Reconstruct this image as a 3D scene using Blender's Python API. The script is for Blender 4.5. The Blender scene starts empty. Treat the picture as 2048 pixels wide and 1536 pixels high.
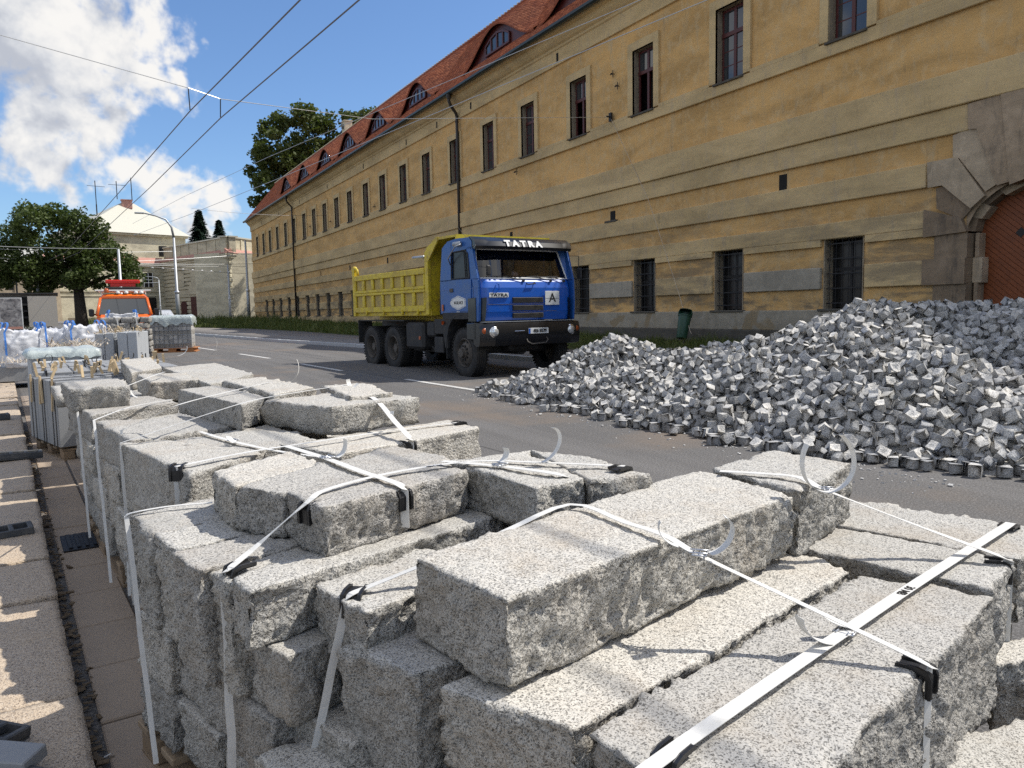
import bpy, math, random
import numpy as np
from mathutils import Matrix, Vector, kdtree
C = bpy.context.scene
COL = C.collection
random.seed(7)
RNG = np.random.RandomState(11)

# ------------------------------------------------------------------ camera, sky, sun, exposure
BLK=[
('TB1', [(0.574, 1.53), (0.629, 1.197), (1.7, 1.486), (1.736, 1.918)], 0.89, 0.715),
('TB2', [(1.739, 1.867), (1.737, 1.497), (2.216, 1.694), (2.199, 2.025)], 0.89, 0.7),
('N1', [(0.541, 1.329), (0.674, 1.042), (1.772, 1.342), (1.777, 1.612)], 0.7, 0.45),
('N2', [(0.695, 1.047), (0.721, 0.693), (1.913, 1.04), (1.759, 1.317)], 0.7, 0.42),
('N3', [(2.085, 1.681), (1.802, 1.596), (1.924, 1.062), (2.237, 1.171)], 0.7, 0.5),
('N4', [(2.387, 1.831), (2.093, 1.69), (2.252, 1.172), (2.633, 1.271)], 0.7, 0.5),
('E1', [(0.435, 1.63), (0.521, 1.388), (1.071, 1.432), (1.055, 1.747)], 0.7, 0.45),
('F', [(0.426, 1.796), (0.469, 1.544), (0.869, 1.683), (0.771, 1.941)], 0.78, 0.6),
('G', [(0.335, 1.83), (0.43, 1.551), (0.796, 1.556), (0.711, 1.818)], 0.5, 0.3),
('N5', [(1.61, 0.978), (1.244, 0.784), (1.948, 0.734), (2.096, 0.895)], 0.45, 0.25),
('N6', [(2.09, 1.181), (2.004, 1.093), (2.514, 0.963), (2.553, 1.101)], 0.48, 0.28),
('A1', [(0.065, 2.677), (0.109, 2.381), (0.434, 2.497), (0.407, 2.813)], 0.8, 0.5),
('A2', [(0.109, 2.392), (0.157, 2.183), (0.454, 2.295), (0.415, 2.524)], 0.8, 0.5),
('A3', [(0.148, 2.174), (0.185, 1.969), (0.519, 2.088), (0.466, 2.287)], 0.8, 0.5),
('A4', [(0.202, 2.04), (0.239, 1.871), (0.57, 1.977), (0.531, 2.108)], 0.79, 0.5),
('A5', [(0.247, 1.893), (0.265, 1.743), (1.211, 2.085), (1.193, 2.299)], 0.8, 0.67),
('A6', [(0.878, 2.427), (0.9, 2.257), (1.335, 2.394), (1.33, 2.601)], 0.79, 0.6),
('T1a', [(0.301, 2.574), (0.33, 2.291), (0.626, 2.478), (0.621, 2.81)], 0.93, 0.8),
('T1b', [(0.333, 2.311), (0.432, 2.13), (1.042, 2.35), (0.964, 2.698)], 0.93, 0.8),
('T1c', [(0.437, 2.148), (0.478, 1.898), (0.991, 2.121), (1.007, 2.374)], 0.93, 0.8),
('P1', [(0.991, 2.302), (1.046, 1.799), (1.245, 1.834), (1.328, 2.323)], 0.93, 0.8),
('P2', [(1.328, 2.323), (1.223, 1.801), (1.426, 1.779), (1.424, 2.09)], 0.93, 0.8),
('Bm', [(0.677, 3.344), (0.831, 2.963), (1.601, 3.267), (1.606, 3.641)], 0.865, 0.68),
('Bn1', [(0.077, 3.792), (0.273, 2.909), (0.586, 3.196), (0.268, 3.787)], 0.865, 0.62),
('Bn2', [(0.276, 3.782), (0.413, 3.223), (0.857, 3.374), (0.764, 3.992)], 0.865, 0.68),
('Bn3', [(-0.026, 4.744), (0.125, 3.887), (0.608, 4.063), (0.565, 4.477)], 0.865, 0.68),
('Bn4', [(-0.187, 5.96), (-0.038, 5.105), (0.469, 5.453), (0.33, 5.97)], 0.865, 0.68),
('Bn5', [(-0.21, 6.028), (-0.149, 5.393), (0.195, 5.427), (0.157, 6.266)], 0.99, 0.85),
('BT1', [(0.417, 4.837), (0.608, 3.832), (0.8, 4.17), (0.65, 5.066)], 0.995, 0.865),
('BT2', [(0.725, 3.999), (0.931, 3.468), (1.423, 3.591), (1.293, 4.161)], 0.995, 0.865),
('BT3', [(1.102, 4.285), (1.086, 3.661), (1.314, 3.681), (1.367, 4.253)], 1.02, 0.85),
('BT4', [(0.691, 5.12), (0.788, 4.013), (1.065, 4.208), (0.936, 5.142)], 1.02, 0.85),
('BT5', [(0.56, 7.918), (0.689, 5.627), (1.127, 6.441), (1.083, 8.349)], 0.95, 0.8),
('BT6', [(0.261, 9.722), (0.273, 7.408), (0.56, 7.918), (0.581, 10.028)], 0.95, 0.8),
('BT7', [(0.295, 7.023), (0.339, 6.023), (0.662, 6.001), (0.656, 6.9)], 0.96, 0.82)]
STRAPS={'s1': [(0.676, 0.881, 0.708), (0.749, 0.899, 0.712), (1.001, 0.967, 0.712), (1.385, 1.067, 0.712), (1.836, 1.181, 0.712), (2.524, 1.345, 0.712)], 's2': [(0.463, 1.648, 0.775), (0.473, 1.646, 0.79), (0.545, 1.658, 0.8), (0.816, 1.603, 0.88), (1.086, 1.691, 0.9), (1.105, 1.474, 0.9), (1.11, 1.332, 0.902), (1.115, 1.223, 0.885), (1.255, 1.077, 0.8), (1.384, 0.896, 0.718), (1.401, 0.887, 0.7)], 's3': [(1.715, 1.792, 0.898), (1.796, 1.682, 0.9), (1.839, 1.586, 0.9), (1.818, 1.469, 0.885), (2.033, 1.313, 0.78), (2.142, 1.167, 0.722), (2.172, 1.161, 0.7)], 's4': [(0.247, 1.947, 0.79), (0.261, 1.935, 0.806), (0.346, 2.018, 0.83), (0.462, 1.991, 0.925), (0.548, 2.071, 0.938), (0.793, 2.182, 0.938), (1.05, 2.193, 0.938), (1.224, 2.047, 0.938), (1.398, 1.865, 0.938)], 's5': [(0.604, 2.85, 0.935), (0.659, 2.508, 0.938), (0.69, 2.251, 0.938), (0.727, 2.025, 0.938), (0.737, 2.002, 0.92)], 's6': [(0.963, 2.252, 0.938), (1.081, 2.078, 0.938), (1.165, 1.892, 0.938), (1.203, 1.883, 0.92)], 's7': [(0.058, 2.647, 0.795), (0.071, 2.649, 0.807), (0.184, 2.655, 0.812), (0.31, 2.637, 0.81)], 's8': [(0.076, 3.738, 0.873), (0.291, 3.746, 0.93), (0.566, 3.766, 1.0), (0.724, 3.876, 1.014), (0.937, 4.056, 1.014), (1.258, 4.23, 1.02)], 's9': [(0.095, 4.153, 0.875), (0.22, 4.094, 0.93), (0.337, 3.904, 1.006), (0.661, 4.374, 1.014), (0.907, 4.679, 1.02)], 's10': [(0.237, 3.012, 0.875), (0.519, 3.144, 0.88), (0.872, 3.22, 0.885), (1.234, 3.377, 0.875), (1.583, 3.436, 0.873)], 's11': [(-0.111, 5.427, 0.873), (0.11, 5.794, 0.93), (0.372, 6.092, 1.0), (0.469, 6.417, 1.0)], 's12': [(-0.021, 4.672, 0.873), (0.178, 5.169, 0.88), (0.438, 5.512, 0.875)], 's13': [(1.17, 4.034, 1.0), (1.2, 3.656, 1.0), (1.168, 3.26, 0.93), (1.164, 3.078, 0.885), (1.177, 3.091, 0.86)], 's14': [(0.42, 3.889, 0.872), (0.51, 3.489, 0.872), (0.63, 3.12, 0.872), (0.71, 2.741, 0.9)]}
CURLB={'c1': (1.784, 1.442, 0.895), 'c2': (1.086, 1.261, 0.905), 'c3': (1.117, 1.195, 0.9), 'c4': (1.418, 1.065, 0.72), 'c5': (1.306, 1.044, 0.72), 'c6': (0.686, 2.499, 0.945), 'c7': (1.101, 2.117, 0.945), 'c8': (1.212, 2.042, 0.945), 'c9': (1.248, 4.136, 1.0), 'c10': (1.051, 4.873, 1.0), 'c11': (0.871, 9.905, 0.96), 'c12': (1.036, 8.96, 0.96), 'c13': (0.508, 3.434, 0.88), 'c14': (0.212, 5.043, 0.95), 'c15': (1.221, 3.374, 0.9)}
WINY=[14.61, 19.02, 23.43, 27.75, 32.01, 36.09, 40.3, 44.46, 48.42, 52.48, 56.24, 60.31, 63.99, 67.74, 71.4, 75.13, 79.33, 83.13, 87.21, 91.18, 94.89]
DORMY=[26.6, 34.82, 45.4, 52.8, 59.81, 66.61, 73.99, 81.33]
VOUS={'v0': [(12.139, 4.864), (12.106, 4.267), (11.744, 4.272), (11.03, 3.633), (10.732, 3.876), (11.415, 4.864)], 'v1': [(11.541, 5.403), (11.524, 4.907), (11.379, 4.858), (10.725, 3.986), (10.466, 4.125), (10.973, 5.465), (11.156, 5.47)], 'v2': [(11.166, 6.043), (11.145, 5.484), (10.95, 5.449), (10.431, 4.076), (10.165, 4.123), (10.424, 6.071), (10.435, 6.074)], 'v3': [(10.403, 6.066), (10.13, 4.042), (9.717, 4.022), (9.804, 6.095)], 'v4': [(11.928, 4.205), (11.899, 3.729), (11.266, 3.398), (11.052, 3.625), (11.743, 4.237)]}
WIRES={'t1': [(2.84, 11.226, 5.8), (2.13, 18.115, 5.8), (1.057, 31.551, 5.8)], 't2': [(3.577, 10.87, 5.8), (2.793, 18.523, 5.8), (2.021, 29.118, 5.8)], 'kink': (9.0, 26.351, 8.132)}
CHIM=(22.5, 72.981, 18.294);CHIMT=(22.5, 72.872, 19.101)
CLOUDB=[(-0.0447, 0.9517, 0.3039, 0.0763, 1), (0.0132, 0.9528, 0.3032, 0.058, 0.9), (0.076, 0.9427, 0.325, 0.054, 0.8), (0.0975, 0.9493, 0.2988, 0.0386, 0.9), (0.0544, 0.9599, 0.2749, 0.0491, 1), (0.1094, 0.9566, 0.2702, 0.0281, 0.9), (-0.0098, 0.9711, 0.2386, 0.0588, 1), (0.0376, 0.9717, 0.2334, 0.055, 1), (0.0878, 0.9673, 0.2378, 0.0506, 1), (-0.0438, 0.9766, 0.2105, 0.0476, 1), (0.0208, 0.9804, 0.1961, 0.0497, 1), (0.0478, 0.98, 0.193, 0.028, 0.8), (-0.056, 0.9839, 0.1695, 0.0479, 1), (-0.0195, 0.9857, 0.1672, 0.049, 0.8), (-0.0642, 0.9818, 0.1788, 0.0317, 1), (0.0682, 0.9874, 0.1429, 0.0402, 0.9), (0.1047, 0.9856, 0.1331, 0.0351, 0.8), (0.0275, 0.9892, 0.1437, 0.0394, 0.8), (0.1514, 0.9382, 0.3113, 0.014, 0.45), (-0.0076, 0.9913, 0.1311, 0.0443, 0.7)]
CAMM=[[0.877785, 0.062182, -0.475002], [-0.478673, 0.074292, -0.874844], [-0.019111, 0.995296, 0.094977]]

cam = bpy.data.cameras.new('camera')
cam.sensor_width = 36.0
cam.lens = 27.035
cam.clip_start = 0.05
cam.clip_end = 3000
camo = bpy.data.objects.new('camera', cam)
COL.objects.link(camo)
M = Matrix([[*CAMM[0], 0], [*CAMM[1], 0], [*CAMM[2], 1.42], [0, 0, 0, 1]])
camo.matrix_world = M
C.camera = camo
C.render.engine = 'CYCLES'
C.cycles.use_denoising = False
C.cycles.max_bounces = 6
C.cycles.diffuse_bounces = 3
C.cycles.transparent_max_bounces = 6
C.cycles.caustics_reflective = False
C.cycles.caustics_refractive = False
C.view_settings.view_transform = 'Standard'
C.view_settings.look = 'None'
C.view_settings.exposure = 0.46
C.view_settings.gamma = 1.0
C.view_settings.use_curve_mapping = False

SHX, SHY = -0.75, 0.16            # how far a shadow runs per metre of height
SUNV = Vector((-SHX, -SHY, 1.0)).normalized()
sun = bpy.data.lights.new('sun', 'SUN')
sun.energy = 3.5
sun.angle = math.radians(0.53)
sun.color = (1.0, 0.955, 0.88)
suno = bpy.data.objects.new('sun', sun)
suno.rotation_euler = SUNV.to_track_quat('Z', 'Y').to_euler()
COL.objects.link(suno)
SUN_ELEV = math.asin(SUNV.z)
SUN_ROT = math.atan2(SUNV.x, SUNV.y)


class NT:
    """tiny helper to write node trees"""
    def __init__(s, nt):
        s.nt = nt

    def n(s, t, ins=None, **attrs):
        nd = s.nt.nodes.new(t)
        for k, v in attrs.items():
            setattr(nd, k, v)
        for k, v in (ins or {}).items():
            i = nd.inputs[k]
            if hasattr(v, 'is_output'):
                s.nt.links.new(v, i)
            else:
                i.default_value = v
        return nd

    def m(s, op, a, b=None, c=None, clamp=False):
        nd = s.n('ShaderNodeMath', operation=op, use_clamp=clamp)
        for i, v in enumerate((a, b, c)):
            if v is None:
                continue
            if hasattr(v, 'is_output'):
                s.nt.links.new(v, nd.inputs[i])
            else:
                nd.inputs[i].default_value = v
        return nd.outputs[0]

    def v(s, op, a, b=None, out=0):
        nd = s.n('ShaderNodeVectorMath', operation=op)
        for i, x in enumerate((a, b)):
            if x is None:
                continue
            if hasattr(x, 'is_output'):
                s.nt.links.new(x, nd.inputs[i])
            else:
                nd.inputs[i].default_value = x
        return nd.outputs[out]

    def noise(s, vec, scale, detail=4, rough=.55, dist=0.0, out='Fac'):
        return s.n('ShaderNodeTexNoise', {'Vector': vec, 'Scale': scale, 'Detail': detail, 'Roughness': rough,
                                          'Distortion': dist}).outputs[out]

    def ramp(s, f, pts, interp='LINEAR'):
        nd = s.n('ShaderNodeValToRGB', {'Fac': f})
        cr = nd.color_ramp
        cr.interpolation = interp
        while len(cr.elements) < len(pts):
            cr.elements.new(0.5)
        for e, (p, c) in zip(cr.elements, pts):
            e.position = p
            e.color = (*c, 1) if len(c) == 3 else (c[0], c[0], c[0], 1)
        return nd.outputs[0]

    def mix(s, f, a, b, mode='MIX'):
        nd = s.n('ShaderNodeMix', data_type='RGBA', blend_type=mode)
        for k, v in ((0, f), (6, a), (7, b)):
            if hasattr(v, 'is_output'):
                s.nt.links.new(v, nd.inputs[k])
            elif k == 0:
                nd.inputs[0].default_value = v
            else:
                nd.inputs[k].default_value = (*v, 1) if len(v) == 3 else v
        return nd.outputs[2]

    def step(s, x, lo, hi):
        nd = s.n('ShaderNodeMapRange', {'Value': x, 'From Min': lo, 'From Max': hi})
        nd.clamp = True
        nd.interpolation_type = 'SMOOTHSTEP'
        return nd.outputs[0]


w = bpy.data.worlds.new('World')
C.world = w
w.use_nodes = True
w.node_tree.nodes.clear()
t = NT(w.node_tree)
sky = t.n('ShaderNodeTexSky', sky_type='NISHITA')
sky.sun_disc = False
sky.sun_elevation = SUN_ELEV
sky.sun_rotation = SUN_ROT
sky.air_density = 1.0
sky.dust_density = 0.6
sky.ozone_density = 2.2
tc = t.n('ShaderNodeTexCoord').outputs['Generated']
dirn = t.v('NORMALIZE', tc)


def cloud_density(vec):
    wp = t.n('ShaderNodeTexNoise', {'Vector': vec, 'Scale': 7.0, 'Detail': 5, 'Roughness': .6}).outputs['Color']
    src = vec
    vec = t.v('ADD', vec, t.v('MULTIPLY', t.v('SUBTRACT', wp, (.5, .5, .5)), (.22, .22, .22)))
    big = None
    for (x, y, z, r, s) in CLOUDB:
        d = t.v('DISTANCE', vec, (x, y, z), out='Value')
        k = t.m('MULTIPLY', t.m('SUBTRACT', 1.0, t.m('DIVIDE', d, r * 1.22)), s * .72)
        big = k if big is None else t.m('SMOOTH_MAX', big, k, .12)
    # the same broken cumulus goes on over the rest of the sky
    wide = t.m('SUBTRACT', t.m('MULTIPLY', t.noise(src, 2.1, 2, .5), 2.6), 1.02)
    far = t.m('SUBTRACT', wide, t.m('MULTIPLY', t.step(t.v('DOT_PRODUCT', vec, (.447, .86, .24), out='Value'), .50, .74), 2.2))
    big = t.m('MAXIMUM', big, far)
    n1 = t.noise(src, 11.0, 10, .6, .2)
    n2 = t.noise(src, 3.5, 3, .5)
    nn = t.m('ADD', t.m('MULTIPLY', t.m('SUBTRACT', n1, .5), 1.75), t.m('MULTIPLY', t.m('SUBTRACT', n2, .5), .5))
    return t.m('ADD', big, nn)


dens = cloud_density(dirn)
sx = t.v('ADD', dirn, tuple(Vector((0.03, -0.01, 0.045))))
dens2 = cloud_density(sx)
cov = t.step(dens, .08, .42)
lit = t.m('SUBTRACT', dens, dens2)
shade = t.step(t.m('SUBTRACT', t.m('MULTIPLY', lit, 1.1), t.m('MULTIPLY', t.m('SUBTRACT', dens, .35), .75)), -.42, .22)
ccol = t.ramp(shade, [(0.0, (2.5, 2.65, 3.0)), (0.4, (3.4, 3.5, 3.7)), (1.0, (4.6, 4.52, 4.4))])
skyc = t.mix(1.0, sky.outputs[0], (.52, .63, .76), 'MULTIPLY')
fin = t.mix(cov, skyc, ccol)
bg = t.n('ShaderNodeBackground', {'Color': fin, 'Strength': 0.15})
out = t.n('ShaderNodeOutputWorld', {'Surface': bg.outputs[0]})


# ------------------------------------------------------------------ geometry helpers
def g(Y):
    """height of the street, which climbs gently away from the camera"""
    return 0.0095 * min(max(0.0, Y - 12.0), 113.0)


def mesh_np(name, V, Fq, tris=None):
    me = bpy.data.meshes.new(name)
    V = np.asarray(V, np.float32)
    Fq = np.asarray(Fq, np.int32).reshape(-1, 4) if Fq is not None and len(Fq) else np.zeros((0, 4), np.int32)
    T = np.asarray(tris, np.int32).reshape(-1, 3) if tris is not None and len(tris) else np.zeros((0, 3), np.int32)
    me.vertices.add(len(V))
    me.vertices.foreach_set('co', V.ravel())
    nl = Fq.size + T.size
    me.loops.add(nl)
    me.loops.foreach_set('vertex_index', np.concatenate([Fq.ravel(), T.ravel()]))
    me.polygons.add(len(Fq) + len(T))
    st = np.concatenate([np.arange(len(Fq)) * 4, Fq.size + np.arange(len(T)) * 3]).astype(np.int32)
    me.polygons.foreach_set('loop_start', st)
    me.update(calc_edges=True)
    me.validate()
    return me


def link(name, me, parent=None, mat=None, smooth=False, loc=None):
    o = bpy.data.objects.new(name, me)
    COL.objects.link(o)
    if parent is not None:
        o.parent = parent
    if mat is not None and len(me.materials) == 0:
        me.materials.append(mat)
    if smooth:
        me.polygons.foreach_set('use_smooth', np.ones(len(me.polygons), bool))
    if loc is not None:
        o.location = loc
    return o


def tag(o, label=None, cat=None, group=None, kind=None):
    if label:
        o['label'] = label
    if cat:
        o['category'] = cat
    if group:
        o['group'] = group
    if kind:
        o['kind'] = kind
    return o


def empty(name, loc=(0, 0, 0), rz=0, label=None, cat=None, group=None, kind=None, parent=None):
    o = bpy.data.objects.new(name, None)
    o.empty_display_size = .1
    COL.objects.link(o)
    o.location = loc
    o.rotation_euler = (0, 0, rz)
    if parent is not None:
        o.parent = parent
    return tag(o, label, cat, group, kind)


class MB:
    """collects shapes and links them as one mesh object"""
    def __init__(s):
        s.v = []
        s.f = []

    def add(s, V, F, M=None):
        o = len(s.v)
        if M is not None:
            V = [M @ Vector(p) for p in V]
        s.v += [tuple(p) for p in V]
        s.f += [tuple(i + o for i in f) for f in F]
        return s

    def box(s, x0, x1, y0, y1, z0, z1, M=None, bev=0.0):
        b = min(bev, (x1 - x0) * .45, (y1 - y0) * .45, (z1 - z0) * .45)
        if b <= 0:
            V = [(x, y, z) for x in (x0, x1) for y in (y0, y1) for z in (z0, z1)]
            F = [(0, 1, 3, 2), (4, 6, 7, 5), (0, 4, 5, 1), (2, 3, 7, 6), (0, 2, 6, 4), (1, 5, 7, 3)]
            return s.add(V, F, M)
        V = []
        idx = {}
        lo = (x0, y0, z0)
        hi = (x1, y1, z1)
        for sx in (0, 1):
            for sy in (0, 1):
                for sz in (0, 1):
                    for ax in range(3):
                        p = []
                        for a, sg in enumerate((sx, sy, sz)):
                            e = hi[a] if sg else lo[a]
                            p.append(e if a == ax else (e - b if sg else e + b))
                        idx[(sx, sy, sz, ax)] = len(V)
                        V.append(tuple(p))
        F = []
        for ax in range(3):
            o1, o2 = [a for a in range(3) if a != ax]
            for sg in (0, 1):
                q = []
                for (p1, p2) in ((0, 0), (1, 0), (1, 1), (0, 1)):
                    k = [0, 0, 0]
                    k[ax] = sg
                    k[o1] = p1
                    k[o2] = p2
                    q.append(idx[(*k, ax)])
                F.append(tuple(q))
            for p1 in (0, 1):
                for p2 in (0, 1):
                    k0 = [0, 0, 0]
                    k0[o1] = p1
                    k0[o2] = p2
                    k1 = list(k0)
                    k1[ax] = 1
                    F.append((idx[(*k0, o1)], idx[(*k0, o2)], idx[(*k1, o2)], idx[(*k1, o1)]))
        for sx in (0, 1):
            for sy in (0, 1):
                for sz in (0, 1):
                    F.append(tuple(idx[(sx, sy, sz, a)] for a in range(3)))
        return s.add(V, F, M)

    def prism(s, poly, d0, d1, axes='yz', M=None):
        """polygon in two axes, extruded along the third"""
        ax = {'x': 0, 'y': 1, 'z': 2}
        a, b = ax[axes[0]], ax[axes[1]]
        c = 3 - a - b
        V = []
        for d in (d0, d1):
            for p in poly:
                q = [0, 0, 0]
                q[a], q[b], q[c] = p[0], p[1], d
                V.append(tuple(q))
        n = len(poly)
        F = [tuple(range(n)), tuple(range(2 * n - 1, n - 1, -1))]
        F += [(i, (i + 1) % n, (i + 1) % n + n, i + n) for i in range(n)]
        return s.add(V, F, M)

    def tube(s, pts, r, n=8, cap=True, M=None):
        pts = [Vector(p) for p in pts]
        rs = r if isinstance(r, (list, tuple)) else [r] * len(pts)
        V, F = [], []
        up = None
        for i, p in enumerate(pts):
            d = (pts[min(i + 1, len(pts) - 1)] - pts[max(i - 1, 0)])
            d = d.normalized() if d.length > 1e-9 else Vector((0, 0, 1))
            if up is None:
                up = d.orthogonal().normalized()
            else:
                up = (up - d * up.dot(d))
                up = up.normalized() if up.length > 1e-6 else d.orthogonal().normalized()
            sd = d.cross(up)
            for k in range(n):
                a = 2 * math.pi * k / n
                V.append(tuple(p + (up * math.cos(a) + sd * math.sin(a)) * rs[i]))
        for i in range(len(pts) - 1):
            for k in range(n):
                F.append((i * n + k, i * n + (k + 1) % n, (i + 1) * n + (k + 1) % n, (i + 1) * n + k))
        if cap:
            F.append(tuple(range(n - 1, -1, -1)))
            F.append(tuple(range((len(pts) - 1) * n, len(pts) * n)))
        return s.add(V, F, M)

    def lathe(s, prof, n=24, axis='z', M=None):
        """profile of (radius, height) turned about an axis"""
        V, F = [], []
        for (r, h) in prof:
            for k in range(n):
                a = 2 * math.pi * k / n
                c, d = r * math.cos(a), r * math.sin(a)
                V.append({'z': (c, d, h), 'x': (h, c, d), 'y': (c, h, d)}[axis])
        for i in range(len(prof) - 1):
            for k in range(n):
                F.append((i * n + k, i * n + (k + 1) % n, (i + 1) * n + (k + 1) % n, (i + 1) * n + k))
        return s.add(V, F, M)

    def build(s, name, mat, parent=None, smooth=False, loc=None, bev=0.0, auto=None):
        me = bpy.data.meshes.new(name)
        V = s.v
        if loc is not None:
            V = [(a - loc[0], b - loc[1], c - loc[2]) for a, b, c in V]
        me.from_pydata(V, [], s.f)
        me.update()
        o = link(name, me, parent, mat, smooth, loc)
        if bev:
            m = o.modifiers.new('bevel', 'BEVEL')
            m.width = bev
            m.segments = 2
            m.limit_method = 'ANGLE'
            m.angle_limit = math.radians(40)
        if auto:
            for p in me.polygons:
                p.use_smooth = True
            me.set_sharp_from_angle(angle=math.radians(auto))
        return o


def copy_tree(o, parent=None):
    c = o.copy()
    COL.objects.link(c)
    if parent is not None:
        c.parent = parent
    for ch in list(o.children):
        copy_tree(ch, c)
    return c


# vectorised gradient noise
_P = RNG.permutation(256)
_P = np.concatenate([_P, _P, _P])
_G = RNG.normal(size=(256, 3))
_G /= np.linalg.norm(_G, axis=1)[:, None]


def pn(P):
    P = np.asarray(P, float)
    I = np.floor(P).astype(int)
    f = P - I
    u = f * f * f * (f * (f * 6 - 15) + 10)
    I &= 255
    r = 0
    for dx in (0, 1):
        for dy in (0, 1):
            for dz in (0, 1):
                h = _P[_P[_P[I[:, 0] + dx] + I[:, 1] + dy] + I[:, 2] + dz]
                gv = _G[h]
                d = f - np.array([dx, dy, dz])
                wt = (u[:, 0] if dx else 1 - u[:, 0]) * (u[:, 1] if dy else 1 - u[:, 1]) * (u[:, 2] if dz else 1 - u[:, 2])
                r = r + wt * (gv * d).sum(1)
    return r * 1.6


def fbm(P, octv=4, gain=.5):
    a, s, r = 1.0, 1.0, 0
    for i in range(octv):
        r = r + a * pn(P * s + i * 17.3)
        a *= gain
        s *= 2.03
    return r


def box_grid(nu, nv, nw):
    """surface lattice of a box: integer points and quads"""
    idx = {}
    Q = []

    def vid(a, b, c):
        k = (a, b, c)
        if k not in idx:
            idx[k] = len(idx)
        return idx[k]
    for c, fl in ((0, 1), (nw, 0)):
        for a in range(nu):
            for b in range(nv):
                q = [vid(a, b, c), vid(a + 1, b, c), vid(a + 1, b + 1, c), vid(a, b + 1, c)]
                Q.append(q[::-1] if fl else q)
    for b, fl in ((0, 0), (nv, 1)):
        for a in range(nu):
            for c in range(nw):
                q = [vid(a, b, c), vid(a + 1, b, c), vid(a + 1, b, c + 1), vid(a, b, c + 1)]
                Q.append(q[::-1] if fl else q)
    for a, fl in ((0, 1), (nu, 0)):
        for b in range(nv):
            for c in range(nw):
                q = [vid(a, b, c), vid(a, b + 1, c), vid(a, b + 1, c + 1), vid(a, b, c + 1)]
                Q.append(q[::-1] if fl else q)
    return np.array(list(idx.keys()), float), np.array(Q)


def rough_block(name, quad, zt, zb, res=.02, seed=0, chip=.016, amp=.011, top=.0022, mat=None, parent=None, warp=.5, smooth=True, batter=.012):
    """a split granite block. quad = XY of the left-far, left-near, right-near and right-far top corners"""
    LF, LN, RN, RF = [np.array(p, float) for p in quad]
    L = (np.linalg.norm(RN - LN) + np.linalg.norm(RF - LF)) / 2
    W = (np.linalg.norm(LN - LF) + np.linalg.norm(RN - RF)) / 2
    Hh = zt - zb
    nu, nv, nw = max(2, int(L / res)), max(2, int(W / res)), max(2, int(Hh / res))
    G, Q = box_grid(nu, nv, nw)
    P = G / np.array([nu, nv, nw]) * np.array([L, W, Hh])
    S = P + seed * 7.13
    # ragged rounded edges
    r = chip * (0.16 + 1.7 * np.clip(fbm(S * 9, 3) + .28, 0, 1.3) ** 1.5)
    r = np.minimum(r, min(L, W, Hh) * .3)[:, None]
    inner = np.clip(P, r, np.array([L, W, Hh]) - r)
    d = P - inner
    dl = np.linalg.norm(d, axis=1)[:, None]
    dirv = d / np.maximum(dl, 1e-6)
    P2 = inner + dirv * np.minimum(dl, r)
    # split faces
    side = np.sqrt(np.clip(1 - dirv[:, 2] ** 2, 0, 1))
    n1 = fbm(S * 7, 4, .55)
    n2 = 1 - np.abs(fbm(S * 21, 3, .6)) * 1.6
    n3 = fbm(S * 3.1 + 40, 2)
    n4 = fbm(S * 38, 2, .9)
    n5 = np.abs(fbm(S * 17 + 30, 3, .7))
    cut = np.floor(n3 * 3.2 + n1 * .8) / 3.2        # stepped split planes
    disp = side * (amp * (1.0 * n1 + .75 * (n2 - .6) + .45 * n4 - .55 * n5) + amp * (.9 * n3 + .8 * cut) * warp) + (1 - side) * top * (n1 + .8 * n2 + .5 * n4)
    # each split side leans a little its own way
    P2 = P2 + dirv * disp[:, None]
    kz = 1 - P2[:, 2] / Hh
    cx, cy = L / 2, W / 2
    rs = np.random.RandomState(seed + 5)
    bt = rs.uniform(-.6, 1.2, 4) * batter
    P2[:, 0] += kz * np.where(P2[:, 0] > cx, -bt[0], bt[1]) * np.abs(P2[:, 0] - cx) / cx
    P2[:, 1] += kz * np.where(P2[:, 1] > cy, -bt[2], bt[3]) * np.abs(P2[:, 1] - cy) / cy
    P2[:, 2] += kz * (kz > .5) * .010 * n3
    P2[:, 2] += ((P2[:, 0] / L - .5) * rs.uniform(-.007, .007) + (P2[:, 1] / W - .5) * rs.uniform(-.007, .007)) * (kz < .5)
    # map to the quad: u runs left->right, v far->near
    u = (P2[:, 0] / L)[:, None]
    v = (P2[:, 1] / W)[:, None]
    XY = (1 - u) * (1 - v) * LF + (1 - u) * v * LN + u * v * RN + u * (1 - v) * RF
    c0 = (LF + LN + RN + RF) / 4
    V = np.column_stack([XY - c0, P2[:, 2] + zb])
    me = mesh_np(name, V, Q[:, ::-1])
    o = link(name, me, parent, mat, smooth)
    o.location = (c0[0], c0[1], 0)
    return o


def text_mesh(txt, size, ext=.002, bold=0.0, xs=1.0):
    cu = bpy.data.curves.new('t', 'FONT')
    cu.body = txt
    cu.size = size
    cu.align_x = 'CENTER'
    cu.align_y = 'CENTER'
    cu.extrude = ext
    cu.offset = bold
    cu.resolution_u = 3
    o = bpy.data.objects.new('t', cu)
    COL.objects.link(o)
    me = bpy.data.meshes.new_from_object(o)
    bpy.data.objects.remove(o)
    bpy.data.curves.remove(cu)
    if xs != 1.0:
        for v in me.vertices:
            v.co.x *= xs
    return me

# ------------------------------------------------------------------ materials
def newmat(name):
    m = bpy.data.materials.new(name)
    m.use_nodes = True
    m.node_tree.nodes.clear()
    t = NT(m.node_tree)
    b = t.n('ShaderNodeBsdfPrincipled')
    o = t.n('ShaderNodeOutputMaterial')
    m.node_tree.links.new(b.outputs[0], o.inputs[0])
    return m, t, b


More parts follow.
